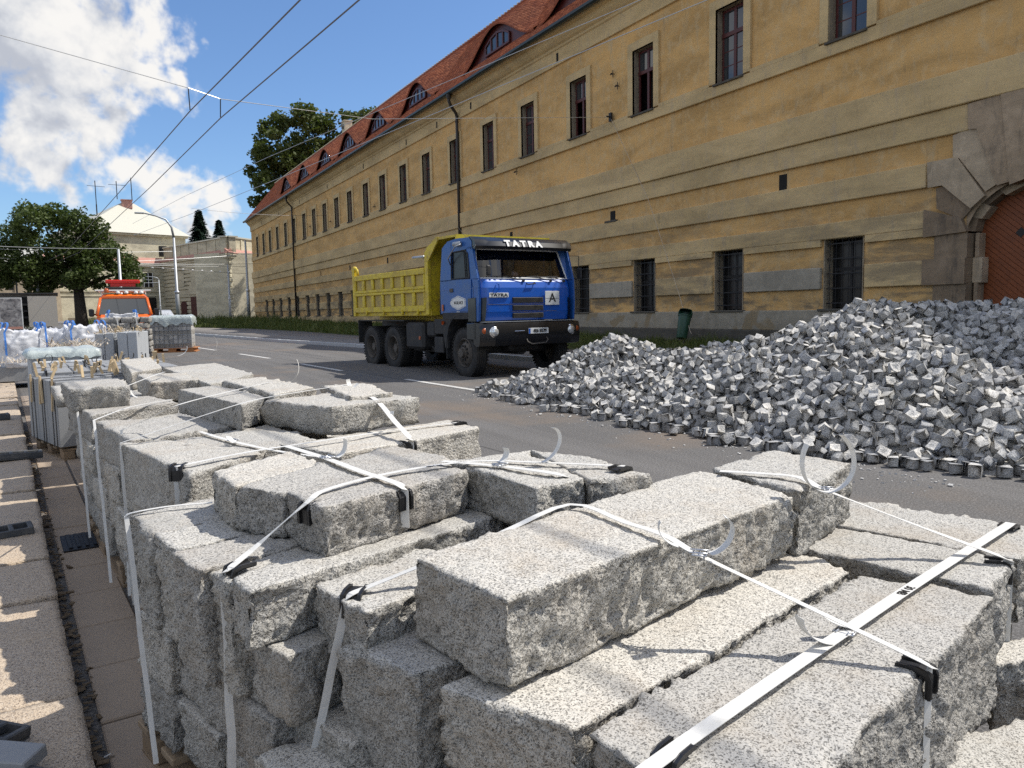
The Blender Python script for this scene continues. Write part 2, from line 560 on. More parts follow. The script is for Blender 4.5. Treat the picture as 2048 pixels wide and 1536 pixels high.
def setin(t, b, **k):
    for n, v in k.items():
        i = b.inputs[n.replace('_', ' ')]
        if hasattr(v, 'is_output'):
            t.nt.links.new(v, i)
        elif isinstance(v, tuple) and len(v) == 3:
            i.default_value = (*v, 1)
        else:
            i.default_value = v


def bump(t, b, h, dist=.01, strength=1.0):
    n = t.n('ShaderNodeBump', {'Height': h, 'Distance': dist, 'Strength': strength})
    t.nt.links.new(n.outputs[0], b.inputs['Normal'])


def coords(t, rnd=True):
    o = t.n('ShaderNodeTexCoord').outputs['Object']
    if rnd:
        r = t.n('ShaderNodeObjectInfo').outputs['Random']
        c = t.n('ShaderNodeCombineXYZ', {'X': t.m('MULTIPLY', r, 37.), 'Y': t.m('MULTIPLY', r, 91.), 'Z': t.m('MULTIPLY', r, 13.)}).outputs[0]
        o = t.v('ADD', o, c)
    return o


def granite(name, light=(.46, .45, .425), mid=(.30, .295, .285), dark=(.085, .085, .085), sc=1.0, warm=.5, bmp=1.0, rnd=True, rust=(.36, .27, .175), tone=None):
    m, t, b = newmat(name)
    c = coords(t, rnd)
    nz = t.n('ShaderNodeSeparateXYZ', {'Vector': t.n('ShaderNodeNewGeometry').outputs['Normal']}).outputs['Z']
    flat = t.step(nz, .55, .9)
    a = t.noise(c, 260 * sc, 3, .7)
    a2 = t.noise(t.v('ADD', c, (3.3, 1.1, 7.7)), 190 * sc, 2, .6)
    vor = t.n('ShaderNodeTexVoronoi', {'Vector': c, 'Scale': 215 * sc, 'Randomness': 1.0}).outputs['Color']
    vr = t.n('ShaderNodeSeparateColor', {'Color': vor}).outputs['Red']
    k = t.m('ADD', t.m('MULTIPLY', a, .6), t.m('MULTIPLY', vr, .4))
    col = t.ramp(k, [(.0, dark), (.33, dark), (.42, mid), (.51, light), (.66, light), (.75, (.60, .58, .54))])
    col = t.mix(t.m('MULTIPLY', t.step(a2, .58, .68), t.m('SUBTRACT', .55, t.m('MULTIPLY', flat, .3))), col, dark)
    # relief shade painted as dark blotches on split faces, not on weathered tops
    big = t.noise(c, 22 * sc, 4, .6)
    col = t.mix(t.m('MULTIPLY', t.m('MULTIPLY', t.step(big, .42, .62), t.m('SUBTRACT', 1., flat)), .17), col, dark)
    w1 = t.noise(c, 3.0, 3, .6)
    w2 = t.noise(c, 11.0, 3, .6)
    col = t.mix(t.m('MULTIPLY', t.step(t.m('ADD', t.m('MULTIPLY', w1, .65), t.m('MULTIPLY', w2, .35)), .46, .72), warm), col,
                t.mix(1.0, col, rust, 'MULTIPLY') if False else t.mix(.5, col, rust))
    dirt = t.noise(c, 1.7, 4, .6)
    col = t.mix(t.m('MULTIPLY', t.step(dirt, .5, .75), .28), col, (.30, .29, .26))
    if tone:
        tr = t.n('ShaderNodeAttribute', attribute_name='rnd').outputs['Fac'] if tone == 'attr' else t.n('ShaderNodeObjectInfo').outputs['Random']
        lo_, hi_ = ((.86, .85, .84), (1.14, 1.12, 1.08)) if tone == 'soft' else ((.68, .69, .71), (1.25, 1.23, 1.19))
        col = t.mix(1.0, col, t.ramp(tr, [(0, lo_), (.5, (.97, .97, .96)), (1, hi_)]), 'MULTIPLY')
    setin(t, b, Base_Color=col, Roughness=.85)
    b.inputs['Specular IOR Level'].default_value = .3
    vd = t.n('ShaderNodeTexVoronoi', {'Vector': t.v('ADD', c, t.v('MULTIPLY', t.n('ShaderNodeTexNoise', {'Vector': c, 'Scale': 40.0}).outputs['Color'], (.02, .02, .02))), 'Scale': 75.0}).outputs['Distance']
    h = t.m('ADD', t.m('ADD', t.m('MULTIPLY', vd, .75), t.noise(c, 60 * min(sc, 1.2), 6, .68)), t.m('MULTIPLY', t.noise(c, 170 * sc, 2, .6), .35))
    hh = t.m('MULTIPLY', h, t.m('ADD', t.m('MULTIPLY', t.m('SUBTRACT', 1., flat), .85), .22))
    bump(t, b, hh, .022 * bmp, 1.0)
    return m


def plaster(name, col, streak=(.30, .27, .20), dirt=(.20, .18, .14), amt=.5, patch=None, rough=.9, low=.0, pale=None):
    m, t, b = newmat(name)
    c = coords(t, False)
    z = t.n('ShaderNodeSeparateXYZ', {'Vector': c}).outputs['Z']
    pale = pale or tuple(min(1, x * 1.14 + .02) for x in col)
    wide = t.n('ShaderNodeVectorMath', {0: c, 1: (.5, .30, 1.1)}, operation='MULTIPLY').outputs[0]
    n1 = t.noise(wide, .9, 6, .65, .4)
    n2 = t.noise(c, 2.6, 6, .68, .5)
    vert = t.n('ShaderNodeVectorMath', {0: c, 1: (2.2, 2.2, .55)}, operation='MULTIPLY').outputs[0]
    n3 = t.noise(vert, 1.5, 6, .7, .3)
    vert2 = t.n('ShaderNodeVectorMath', {0: c, 1: (6.5, 6.5, .9)}, operation='MULTIPLY').outputs[0]
    n4 = t.noise(vert2, 1.2, 5, .7, .4)
    base = t.mix(t.step(n1, .34, .68), col, tuple(x * .68 for x in col))
    base = t.mix(t.m('MULTIPLY', t.step(n2, .46, .72), .6), base, pale)
    base = t.mix(t.m('MULTIPLY', t.step(n3, .48, .74), amt), base, streak)
    base = t.mix(t.m('MULTIPLY', t.m('MULTIPLY', t.step(n4, .54, .76), t.step(n1, .42, .58)), amt * .8), base, dirt)
    if low:
        # splash dirt and soot, patchy, thicker on the lower courses
        h = t.step(z, 6.2, 1.2)
        n7 = t.noise(wide, 1.7, 6, .68, .5)
        base = t.mix(t.m('MULTIPLY', t.m('MULTIPLY', t.step(n7, .42, .62), h), low), base, dirt)
    if patch:
        n5 = t.noise(t.v('ADD', c, (0, 40, 0)), .9, 2, .5, .6)
        base = t.mix(t.m('MULTIPLY', t.step(n5, .60, .64), .8), base, patch)
    n6 = t.noise(c, 16, 5, .7)
    base = t.mix(t.m('MULTIPLY', t.step(n6, .55, .74), .3), base, dirt)
    setin(t, b, Base_Color=base, Roughness=rough)
    b.inputs['Specular IOR Level'].default_value = .2
    bump(t, b, t.m('ADD', t.noise(c, 4, 5, .6), t.m('MULTIPLY', t.noise(c, 45, 3, .6), .25)), .03, .7)
    return m


def plain(name, col, rough=.5, metal=0.0, spec=.5, noise=.0, scale=6., dirt=(.1, .09, .07), bmp=0.0, coat=0.0, bscale=40, alpha=None):
    m, t, b = newmat(name)
    c = coords(t, True)
    cc = col
    if noise:
        cc = t.mix(t.m('MULTIPLY', t.step(t.noise(c, scale, 5, .65), .42, .72), noise), col, dirt)
    setin(t, b, Base_Color=cc, Roughness=rough, Metallic=metal)
    b.inputs['Specular IOR Level'].default_value = spec
    if coat:
        b.inputs['Coat Weight'].default_value = coat
        b.inputs['Coat Roughness'].default_value = .08
    if bmp:
        bump(t, b, t.noise(c, bscale, 4, .6), bmp, .8)
    return m


def leafmat(name, a, b_, tr=.25):
    m, t, b = newmat(name)
    r = t.n('ShaderNodeAttribute', attribute_name='rnd').outputs['Fac']
    col = t.ramp(r, [(0, a), (1, b_)])
    setin(t, b, Base_Color=col, Roughness=.6)
    b.inputs['Specular IOR Level'].default_value = .35
    tl = t.n('ShaderNodeBsdfTranslucent', {'Color': t.mix(.5, col, (.12, .2, .02))})
    mx = t.n('ShaderNodeMixShader', {0: tr, 1: b.outputs[0], 2: tl.outputs[0]})
    o = [n for n in t.nt.nodes if n.type == 'OUTPUT_MATERIAL'][0]
    t.nt.links.new(mx.outputs[0], o.inputs[0])
    return m


def glass_dark(name, col=(.045, .05, .055), rough=.05):
    m, t, b = newmat(name)
    setin(t, b, Base_Color=col, Roughness=rough)
    b.inputs['Specular IOR Level'].default_value = 1.0
    return m


M_GR = granite('granite_split', light=(.58, .56, .52), mid=(.41, .395, .365), dark=(.145, .14, .132), sc=1.5, warm=.6, bmp=.5, tone='soft')
M_GRF = granite('granite_split_far', light=(.50, .48, .44), mid=(.36, .345, .32), dark=(.13, .128, .122), sc=.6, bmp=.6)
M_SETT = granite('granite_sett', light=(.60, .59, .575), mid=(.46, .452, .44), dark=(.22, .217, .212), sc=.8, warm=.0, bmp=.25, tone='obj')
M_KERB = granite('granite_kerb_old', light=(.58, .47, .35), mid=(.42, .33, .245), dark=(.15, .12, .10), sc=1.4, warm=.8, bmp=.3, rust=(.50, .38, .25))
M_SLABG = plain('grey_sawn_granite', (.29, .295, .30), .7, noise=.35, scale=60, dirt=(.22, .23, .24), spec=.3)
M_SLABL = plain('grey_concrete_slab', (.46, .48, .50), .8, noise=.3, scale=9, dirt=(.33, .34, .35), spec=.2, bmp=.002)
M_STRAP = plain('white_strap_webbing', (.70, .69, .66), .6, noise=.4, scale=28, dirt=(.50, .48, .43), spec=.4)
M_BLK = plain('black_plastic', (.012, .012, .013), .38, noise=.25, scale=20, dirt=(.07, .065, .06))
M_RUB = plain('dark_grey_recycled_plastic', (.07, .075, .08), .7, noise=.5, scale=12, dirt=(.18, .17, .155), bmp=.003)
M_STEEL = plain('zinc_wire', (.60, .61, .63), .3, metal=1.0)
M_GALV = plain('galvanised_steel', (.42, .44, .46), .5, metal=.5, noise=.3, scale=4, dirt=(.30, .31, .32))
M_WOOD = plain('pallet_wood', (.34, .25, .16), .85, noise=.6, scale=14, dirt=(.17, .12, .08), bmp=.003)
M_WOODL = plain('fresh_spacer_wood', (.62, .47, .28), .8, noise=.4, scale=18, dirt=(.42, .30, .18))
M_GREEN = plain('green_bin_plastic', (.022, .075, .045), .42, noise=.3, scale=5, dirt=(.05, .09, .06))
M_DARKHOLE = plain('dark_interior', (.012, .011, .010), .9)
M_REDFR = plain('oxblood_window_paint', (.085, .016, .014), .45, noise=.4, scale=8, dirt=(.05, .02, .02))
M_IRON = plain('black_iron', (.015, .015, .017), .6)
M_PIPE = plain('brown_painted_pipe', (.030, .024, .022), .45, noise=.3, scale=5, dirt=(.07, .06, .05))
M_GUT = plain('dark_green_gutter', (.018, .026, .026), .4, noise=.3, scale=4, dirt=(.05, .06, .06))
M_BLUELOOP = plain('blue_webbing', (.05, .19, .55), .6)
M_BAG = plain('white_woven_bag', (.62, .63, .66), .6, noise=.2, scale=5, dirt=(.55, .56, .58), bmp=.01, bscale=12)
M_FOIL = plain('pale_plastic_sheet', (.46, .51, .50), .25, noise=.4, scale=6, dirt=(.40, .47, .47), bmp=.03, bscale=9)
M_HEMP = plain('tan_loose_strap_end', (.52, .45, .36), .7, noise=.3, scale=20, dirt=(.35, .3, .24))
M_WHITE = plain('white_road_paint', (.62, .61, .58), .8, noise=.65, scale=22, dirt=(.20, .19, .18))

# asphalt
def asphalt(name, c1, c2):
    m, t, b = newmat(name)
    c = coords(t, False)
    n1 = t.noise(c, .18, 5, .6)
    n2 = t.noise(c, 1.6, 5, .6)
    n3 = t.noise(c, 62, 4, .8)
    long_ = t.n('ShaderNodeVectorMath', {0: c, 1: (1.3, .035, 1)}, operation='MULTIPLY').outputs[0]
    n4 = t.noise(long_, 1.5, 4, .6)
    base = t.mix(t.step(n1, .3, .7), c1, c2)
    base = t.mix(t.m('MULTIPLY', t.step(n4, .42, .68), .55), base, tuple(x * 1.35 for x in c2))
    base = t.mix(t.m('MULTIPLY', t.step(n2, .55, .8), .35), base, tuple(x * .72 for x in c1))
    base = t.mix(t.m('MULTIPLY', t.step(n3, .50, .62), .6), base, tuple(min(1, x * 2.1) for x in c2))
    base = t.mix(t.m('MULTIPLY', t.m('SUBTRACT', 1., t.step(n3, .38, .50)), .55), base, tuple(x * .45 for x in c1))
    sand = t.noise(t.v('ADD', c, (5, 3, 0)), .34, 4, .6)
    base = t.mix(t.m('MULTIPLY', t.step(sand, .52, .70), .45), base, (.24, .175, .12))
    sx_ = t.n('ShaderNodeSeparateXYZ', {'Vector': c})
    # thin old joint lines along the road
    ln = t.m('ABSOLUTE', t.m('SUBTRACT', t.m('FRACT', t.m('MULTIPLY', t.m('ADD', t.m('ADD', sx_.outputs['X'], t.m('MULTIPLY', sx_.outputs['Y'], .085)), t.m('MULTIPLY', n2, .05)), .36)), .5))
    base = t.mix(t.m('MULTIPLY', t.m('SUBTRACT', 1., t.step(ln, .002, .009)), .75), base, tuple(x * .45 for x in c1))
    setin(t, b, Base_Color=base, Roughness=.88)
    b.inputs['Specular IOR Level'].default_value = .35
    bump(t, b, t.noise(c, 130, 3, .7), .006, .8)
    return m


M_ASPH = asphalt('old_asphalt', (.108, .103, .098), (.134, .128, .123))
M_FOOT = asphalt('footpath_asphalt', (.165, .152, .142), (.20, .186, .172))

# ochre barracks plaster
M_OCH = plaster('ochre_plaster', (.75, .465, .185), streak=(.54, .42, .25), dirt=(.22, .175, .12), amt=.6, low=.95, pale=(.70, .53, .30))
M_BAND = plaster('pale_band_plaster', (.70, .52, .275), streak=(.47, .38, .27), dirt=(.21, .175, .13), amt=.6, low=.75, pale=(.62, .47, .24))
M_BANDG = plaster('grey_band_plaster', (.42, .38, .31), streak=(.26, .24, .20), dirt=(.15, .14, .12), amt=.5)
M_PLG = plaster('grey_plinth_plaster', (.40, .36, .29), streak=(.30, .25, .17), dirt=(.12, .11, .10), amt=.6, patch=(.30, .23, .14))
M_BASE = plaster('dark_plinth_stone', (.125, .115, .098), streak=(.09, .082, .072), dirt=(.055, .053, .047), amt=.5)
M_GATE = plaster('gate_sandstone', (.46, .35, .24), streak=(.13, .115, .10), dirt=(.07, .065, .06), amt=.6)
M_GATE2 = plaster('gate_sandstone_pale', (.56, .45, .32), streak=(.19, .17, .14), dirt=(.10, .09, .08), amt=.5)
M_GATE3 = plaster('gate_sandstone_dark', (.30, .225, .155), streak=(.07, .065, .06), dirt=(.04, .04, .04), amt=.6)
M_REVEAL = plaster('grey_window_surround', (.38, .31, .22), streak=(.22, .19, .15), dirt=(.13, .12, .11), amt=.6)
M_CREAM = plaster('cream_plaster', (.66, .60, .44), streak=(.55, .50, .38), dirt=(.42, .38, .30), amt=.3)
M_CREAM2 = plaster('cream_plaster_plain', (.60, .545, .41), streak=(.52, .47, .36), dirt=(.40, .36, .28), amt=.3)
M_DULL = plaster('dull_brown_plaster', (.36, .30, .22), streak=(.30, .26, .20), dirt=(.22, .19, .15), amt=.3)
M_REDSTONE = plain('pink_tile_ledge', (.48, .24, .19), .85, noise=.5, scale=2, dirt=(.55, .40, .33))
M_METROOF = plain('pale_metal_roof', (.56, .54, .45), .5, noise=.3, scale=1.2, dirt=(.55, .53, .45))
M_METROOF2 = plain('grey_metal_roof', (.42, .42, .38), .5, noise=.3, scale=1.2, dirt=(.32, .32, .30))
M_DOOR = plain('red_brown_gate_boards', (.23, .062, .016), .55, noise=.4, scale=5, dirt=(.09, .025, .01))
M_GLW = glass_dark('window_glass')
M_GLD = plain('unlit_cellar_glass', (.008, .009, .011), .3)


def tiles():
    m, t, b = newmat('clay_beaver_tail_tiles')
    r = t.n('ShaderNodeAttribute', attribute_name='rnd').outputs['Fac']
    c = coords(t, False)
    n = t.noise(c, .35, 4, .6)
    col = t.ramp(r, [(0, (.30, .08, .038)), (.5, (.44, .125, .052)), (1, (.58, .19, .085))])
    col = t.mix(t.m('MULTIPLY', t.step(n, .40, .62), .3), col, (.20, .09, .055))
    setin(t, b, Base_Color=col, Roughness=.85)
    bump(t, b, t.noise(c, 30, 3, .6), .004, .6)
    return m


M_TILE = tiles()
M_LEAF = leafmat('lime_leaves', (.04, .065, .015), (.12, .14, .035))
M_LEAF2 = leafmat('oak_leaves', (.045, .07, .018), (.10, .13, .035))
M_SPRUCE = leafmat('spruce_needles', (.012, .030, .018), (.028, .055, .032), .1)
M_GRASS = leafmat('verge_grass_blades', (.05, .085, .015), (.16, .17, .05), .2)
M_BARK = plain('dark_bark', (.045, .036, .028), .9, noise=.5, scale=6, dirt=(.02, .016, .012), bmp=.04, bscale=8)
M_SOIL = plain('verge_soil', (.075, .075, .035), .95, noise=.6, scale=2, dirt=(.05, .07, .02), bmp=.03, bscale=9)


def rnd_attr(me, per, count=None):
    """store one random number for each run of `per` faces"""
    nf = len(me.polygons)
    r = RNG.rand(nf // per + 1)
    a = me.attributes.new('rnd', 'FLOAT', 'FACE')
    a.data.foreach_set('value', np.repeat(r, per)[:nf].astype(np.float32))

# ------------------------------------------------------------------ ground
def strip(name, left, right, dz, mat, kind='structure', skirt=.3, n=None, ys=None):
    """a sheet between two polylines of (x, y), following the street's climb"""
    ys = ys or sorted(set([p[1] for p in left + right]))
    ys = np.unique(np.round(np.concatenate([np.linspace(ys[0], ys[-1], 60), [12.] if ys[0] < 12 < ys[-1] else []]), 3))
    lx = np.interp(ys, [p[1] for p in left], [p[0] for p in left])
    rx = np.interp(ys, [p[1] for p in right], [p[0] for p in right])
    z = np.array([g(y) for y in ys]) + dz
    cols = [(lx, z - skirt), (lx, z), (lx * .5 + rx * .5, z), (rx, z), (rx, z - skirt)]
    V = np.concatenate([np.column_stack([x, ys, zz]) for x, zz in cols])
    k = len(ys)
    F = []
    for c in range(4):
        for i in range(k - 1):
            F.append((c * k + i, (c + 1) * k + i, (c + 1) * k + i + 1, c * k + i + 1))
    o = link(name, mesh_np(name, V, F), None, mat)
    tag(o, kind=kind)
    return o


def ground():
    ys = [-60, -20, 0, 6, 12, 20, 35, 50, 70, 90, 110, 125, 200, 500, 1500]
    xs = [-900, -120, -40, -10, 0, 10, 20, 60, 120, 900]
    V = [(x, y, g(y)) for y in ys for x in xs]
    n = len(xs)
    F = [(j * n + i, j * n + i + 1, (j + 1) * n + i + 1, (j + 1) * n + i) for j in range(len(ys) - 1) for i in range(n - 1)]
    o = link('road', mesh_np('road', V, F), None, M_ASPH)
    tag(o, kind='structure')


ground()
KERB = [(13.2, -12), (12.4, 0), (11.1, 12), (10.1, 19), (8.85, 27.3), (7.3, 34.7), (5.3, 46.9), (3.6, 58), (1.2, 70)]
VERGE = [(14.4, -12), (14.0, 0), (13.4, 12), (12.9, 20), (12.1, 28), (11.3, 37), (10.8, 46), (9.6, 54), (7.2, 62), (4.0, 70)]
strip('footpath', [(x + .16, y) for x, y in KERB], VERGE, .115, M_FOOT)
strip('verge_ground', VERGE, [(19.0, -12), (19.0, 70)], .13, M_SOIL)
o = strip('grass_bank', [(4.0, 70.01), (0, 78), (-2, 104)], [(19, 70.01), (19, 104)], .14, M_SOIL)
o = strip('forecourt', [(-60, 104.2), (-60, 150)], [(60, 104.2), (60, 150)], .05, M_FOOT)


def poly_at(P, s):
    """point and direction at length s along a polyline"""
    for (a, b) in zip(P[:-1], P[1:]):
        L = math.dist(a, b)
        if s <= L:
            f = s / L
            return (a[0] + (b[0] - a[0]) * f, a[1] + (b[1] - a[1]) * f), math.atan2(b[1] - a[1], b[0] - a[0])
        s -= L
    return P[-1], 0


kerbR = empty('kerb', label=None, kind='structure')
km = {}
LT = sum(math.dist(a, b) for a, b in zip(KERB[:-1], KERB[1:]))
s = 8.0
kb = MB().box(-.49, .49, -.07, .07, -.2, .13, bev=.012).build('kerb_stone', M_SLABL, kerbR)
first = True
while s < LT:
    (x, y), a = poly_at(KERB, s)
    o = kb if first else kb.copy()
    if not first:
        COL.objects.link(o)
    first = False
    o.location = (x + .07, y, g(y) + random.uniform(-.004, .004))
    o.rotation_euler = (0, 0, a + random.uniform(-.006, .006))
    s += 1.0
    if s > 75:
        break

# road dashes, thin sheets of paint
DASH = [((6.02, 12.15), (5.70, 15.15)), ((5.2, 18.1), (4.94, 21.1)), ((4.68, 24.0), (4.30, 27.1)), ((3.95, 30), (3.6, 33)), ((3.2, 36), (2.8, 39)), ((6.62, 5.6), (6.35, 8.6))]
for (a, b) in DASH[:4]:
    d = Vector((b[0] - a[0], b[1] - a[1], 0)).normalized()
    p = Vector((-d.y, d.x, 0)) * .065
    V = [(*(Vector((*a, 0)) + p)[:2], g(a[1]) + .005), (*(Vector((*a, 0)) - p)[:2], g(a[1]) + .005), (*(Vector((*b, 0)) - p)[:2], g(b[1]) + .005), (*(Vector((*b, 0)) + p)[:2], g(b[1]) + .005)]
    if a[1] < 12 < b[1]:
        pass
    o = link('lane_dash', mesh_np('lane_dash', V, [(3, 2, 1, 0)][0:1]), None, M_WHITE)
    tag(o, kind='structure')

# left side: old granite kerb, two rows of gutter slabs, pavement
AN = math.radians(4.9)
def lf(u, v):
    """left kerb frame: u across to the right of the kerb face, v along the street"""
    bx, by = -.07, 2.45
    return (bx + u * math.cos(AN) - (v) * math.sin(AN), by + u * math.sin(AN) + v * math.cos(AN))


lk = empty('granite_kerb', (*lf(0, 0), 0), AN, kind='structure')
v = -2.2
i = 0
while v < 24:
    Lk = [1.05, .92, .8, 1.12, .7, .98][i % 6]
    gy = g(2.45 + v)
    if v < 12:
        q = [(-.29, v + Lk - .022), (-.29, v), (random.uniform(-.008, .004), v), (random.uniform(-.008, .004), v + Lk - .022)]
        o = rough_block('kerb_stone', q, .12 + random.uniform(-.011, .009), -.16, res=.028, seed=300 + i, chip=.02, amp=.004, top=.0025, mat=M_KERB, parent=lk, batter=.004)
    else:
        o = MB().box(-.29, 0, v, v + Lk - .015, -.1, .12 + gy, bev=.012).build('kerb_stone', M_KERB, lk)
    v += Lk
    i += 1
sl = empty('gutter', (*lf(0, 0), 0), AN, kind='structure')
M_GSL = plain('gutter_slab_concrete', (.40, .32, .245), .88, noise=.5, scale=3, dirt=(.32, .26, .20), bmp=.006, bscale=30)
sm = [MB().box(0, w_ - .008, 0, .49, -.05, .012, bev=.006).build('gutter_slab', M_GSL, sl) for w_ in (.25, .5)]
fs = [True, True]
v = -2.0
while v < 14:
    for r, (u0) in enumerate((.055, .315)):
        o = sm[r] if fs[r] else sm[r].copy()
        if not fs[r]:
            COL.objects.link(o)
        fs[r] = False
        o.location = (u0, v + (.23 if r else 0), random.uniform(-.003, .003) + g(2.45 + v))
        o.rotation_euler = (0, 0, random.uniform(-.004, .004))
    v += .5
# grit and dry leaves collected against the kerb
gb = MB()
for k in range(500):
    vv = random.uniform(-1.2, 9)
    u = abs(random.gauss(.0, .022)) + .010
    x, y = u, vv
    s_ = random.uniform(.003, .011) * (1.6 if random.random() < .1 else 1)
    a = random.uniform(0, 6.28)
    T = Matrix.Translation((x, y, .012 + s_ * .3)) @ Matrix.Rotation(a, 4, 'Z') @ Matrix.Rotation(random.uniform(-.5, .5), 4, 'X')
    gb.box(-s_ * 1.6, s_ * 1.6, -s_ * .7, s_ * .7, -s_ * .2, s_ * .2, T)
M_DEB = plain('dry_debris', (.16, .115, .07), .9, noise=.6, scale=30, dirt=(.30, .24, .17))
o = gb.build('dry_litter', M_DEB)
o.location = (*lf(0, 0), 0)
o.rotation_euler = (0, 0, AN)
tag(o, kind='stuff', label='dry leaf and twig litter along the foot of the granite kerb', cat='litter')
# pavement behind the kerb
pv = MB()
V = [(*lf(-.34, -3), .11), (*lf(-14, -3), .11), (*lf(-14, 60), .11 + g(62)), (*lf(-.34, 60), .11 + g(62))]
ys = [-3, 0, 3, 6, 9.6, 20, 40, 60]
V = []
F = []
for y in ys:
    for u in (-.335, -14):
        X_, Y_ = lf(u, y)
        V.append((X_, Y_, .108 + g(Y_)))
for j in range(len(ys) - 1):
    F.append((j * 2, j * 2 + 2, j * 2 + 3, j * 2 + 1))
M_PAVE = plain('pavement_mastic', (.30, .285, .27), .9, noise=.5, scale=4, dirt=(.22, .2, .18), bmp=.01)
o = link('pavement', mesh_np('pavement', V, F), None, M_PAVE)
tag(o, kind='structure')
js = empty('sand_joint', (*lf(0, 0), 0), AN, kind='structure')
o = MB().box(-.335, -.285, -3, 9.6, -.05, .10).build('sand_joint_fill', M_DEB, js)
# white glazed-looking setts of the pavement edge
e = MB().box(-.43, -.345, 0, .09, .0, .125, bev=.01).build('edge_sett', M_SETT, js)
for k in range(1, 60):
    c = e.copy()
    COL.objects.link(c)
    c.location = (random.uniform(-.004, .004), -1.2 + k * .1, random.uniform(-.004, .004))


# grass blades on the verge
def blades(name, n, region, hmin, hmax, seed, label):
    rs = np.random.RandomState(seed)
    P = region(rs, n)
    n = len(P)
    cl = np.clip(fbm(np.column_stack([P[:, 0] * .9, P[:, 1] * .55, np.zeros(n)]), 3) + .55, .12, 1.4)
    h = (hmin + (hmax - hmin) * rs.rand(n)) * cl * rs.uniform(.6, 1.4, n)
    a = rs.rand(n) * 6.28
    wv = np.where(P[:, 1] > 30, .02, .008) * rs.uniform(.7, 1.5, n)
    dx, dy = np.cos(a) * wv, np.sin(a) * wv
    lean = rs.uniform(.1, .7, n) * h
    la = rs.rand(n) * 6.28
    lx, ly = np.cos(la) * lean, np.sin(la) * lean
    B0 = np.column_stack([P[:, 0] - dx, P[:, 1] - dy, P[:, 2]])
    B1 = np.column_stack([P[:, 0] + dx, P[:, 1] + dy, P[:, 2]])
    M0 = np.column_stack([P[:, 0] - dx * .8 + lx * .35, P[:, 1] - dy * .8 + ly * .35, P[:, 2] + h * .6])
    M1 = np.column_stack([P[:, 0] + dx * .8 + lx * .35, P[:, 1] + dy * .8 + ly * .35, P[:, 2] + h * .6])
    T = np.column_stack([P[:, 0] + lx, P[:, 1] + ly, P[:, 2] + h])
    V = np.stack([B0, B1, M1, M0, T], 1).reshape(-1, 3)
    b = np.arange(n) * 5
    Q = np.column_stack([b, b + 1, b + 2, b + 3])
    R = np.column_stack([b + 3, b + 2, b + 4])
    me = mesh_np(name, V, Q, R)
    r = rs.rand(n)
    at = me.attributes.new('rnd', 'FLOAT', 'FACE')
    at.data.foreach_set('value', np.concatenate([r, r]).astype(np.float32))
    o = link(name, me, None, M_GRASS)
    tag(o, kind='stuff', label=label, cat='grass')
    return o


def reg_verge(rs, n):
    y = rs.uniform(6, 70, n * 2)
    x = rs.rand(n * 2)
    x0 = np.interp(y, [p[1] for p in VERGE], [p[0] for p in VERGE])
    X = x0 + (18.4 - x0) * x
    dns = fbm(np.column_stack([X * .5, y * .3, y * 0 + 3]), 3)
    k = (dns + rs.rand(n * 2) * .6 > .12) | (X > 17.2)
    P = np.column_stack([X, y])[k][:n]
    return np.column_stack([P, [g(v_) + .13 for v_ in P[:, 1]]])


def reg_bank(rs, n):
    y = rs.uniform(70, 104, n)
    x0 = np.interp(y, [70, 78, 104], [4.0, 0, -2])
    X = x0 + (18.4 - x0) * rs.rand(n)
    return np.column_stack([X, y, [g(v_) + .14 for v_ in y]])


blades('verge_grass', 60000, reg_verge, .05, .38, 3, 'patchy green and straw coloured grass along the foot of the ochre wall')
blades('bank_grass', 16000, reg_bank, .15, .75, 4, 'sunlit tall grass on the bank before the cream building')

# ------------------------------------------------------------------ ochre barracks
FX = 18.5
BY0, BY1 = -8.0, 103.0
BR = empty('barracks', (FX, 45, 0), 0, 'long ochre barracks with banded plaster, oxblood windows and a red tiled roof with eyebrow dormers', 'building')
BRL = (FX, 45, 0)


def bpart(mb, name, mat, label=None, parent=None, **k):
    """mesh given in world coordinates, parented to the barracks"""
    o = mb.build(name, mat, parent or BR, loc=BRL, **k)
    o.location = (0, 0, 0)
    if label:
        o['label'] = label
    return o


UPW = [y for y in WINY]
UPW = [UPW[0] - 4.41, *UPW, 98.8]
LOW = [y for y in WINY if True]
GY, GHW, GSP, GB = 8.95, 2.2, 3.1, 1.23           # gate arch: centre, half width, spring, rise
WINW, WZ0, WZ1 = .61, 8.65, 11.02
LWW, LZ0, LZ1 = .62, 1.28, 3.25


def gate_z(y):
    u = (y - GY) / GHW
    return GSP + GB * math.sqrt(max(0, 1 - u * u)) if abs(u) <= 1 else 0


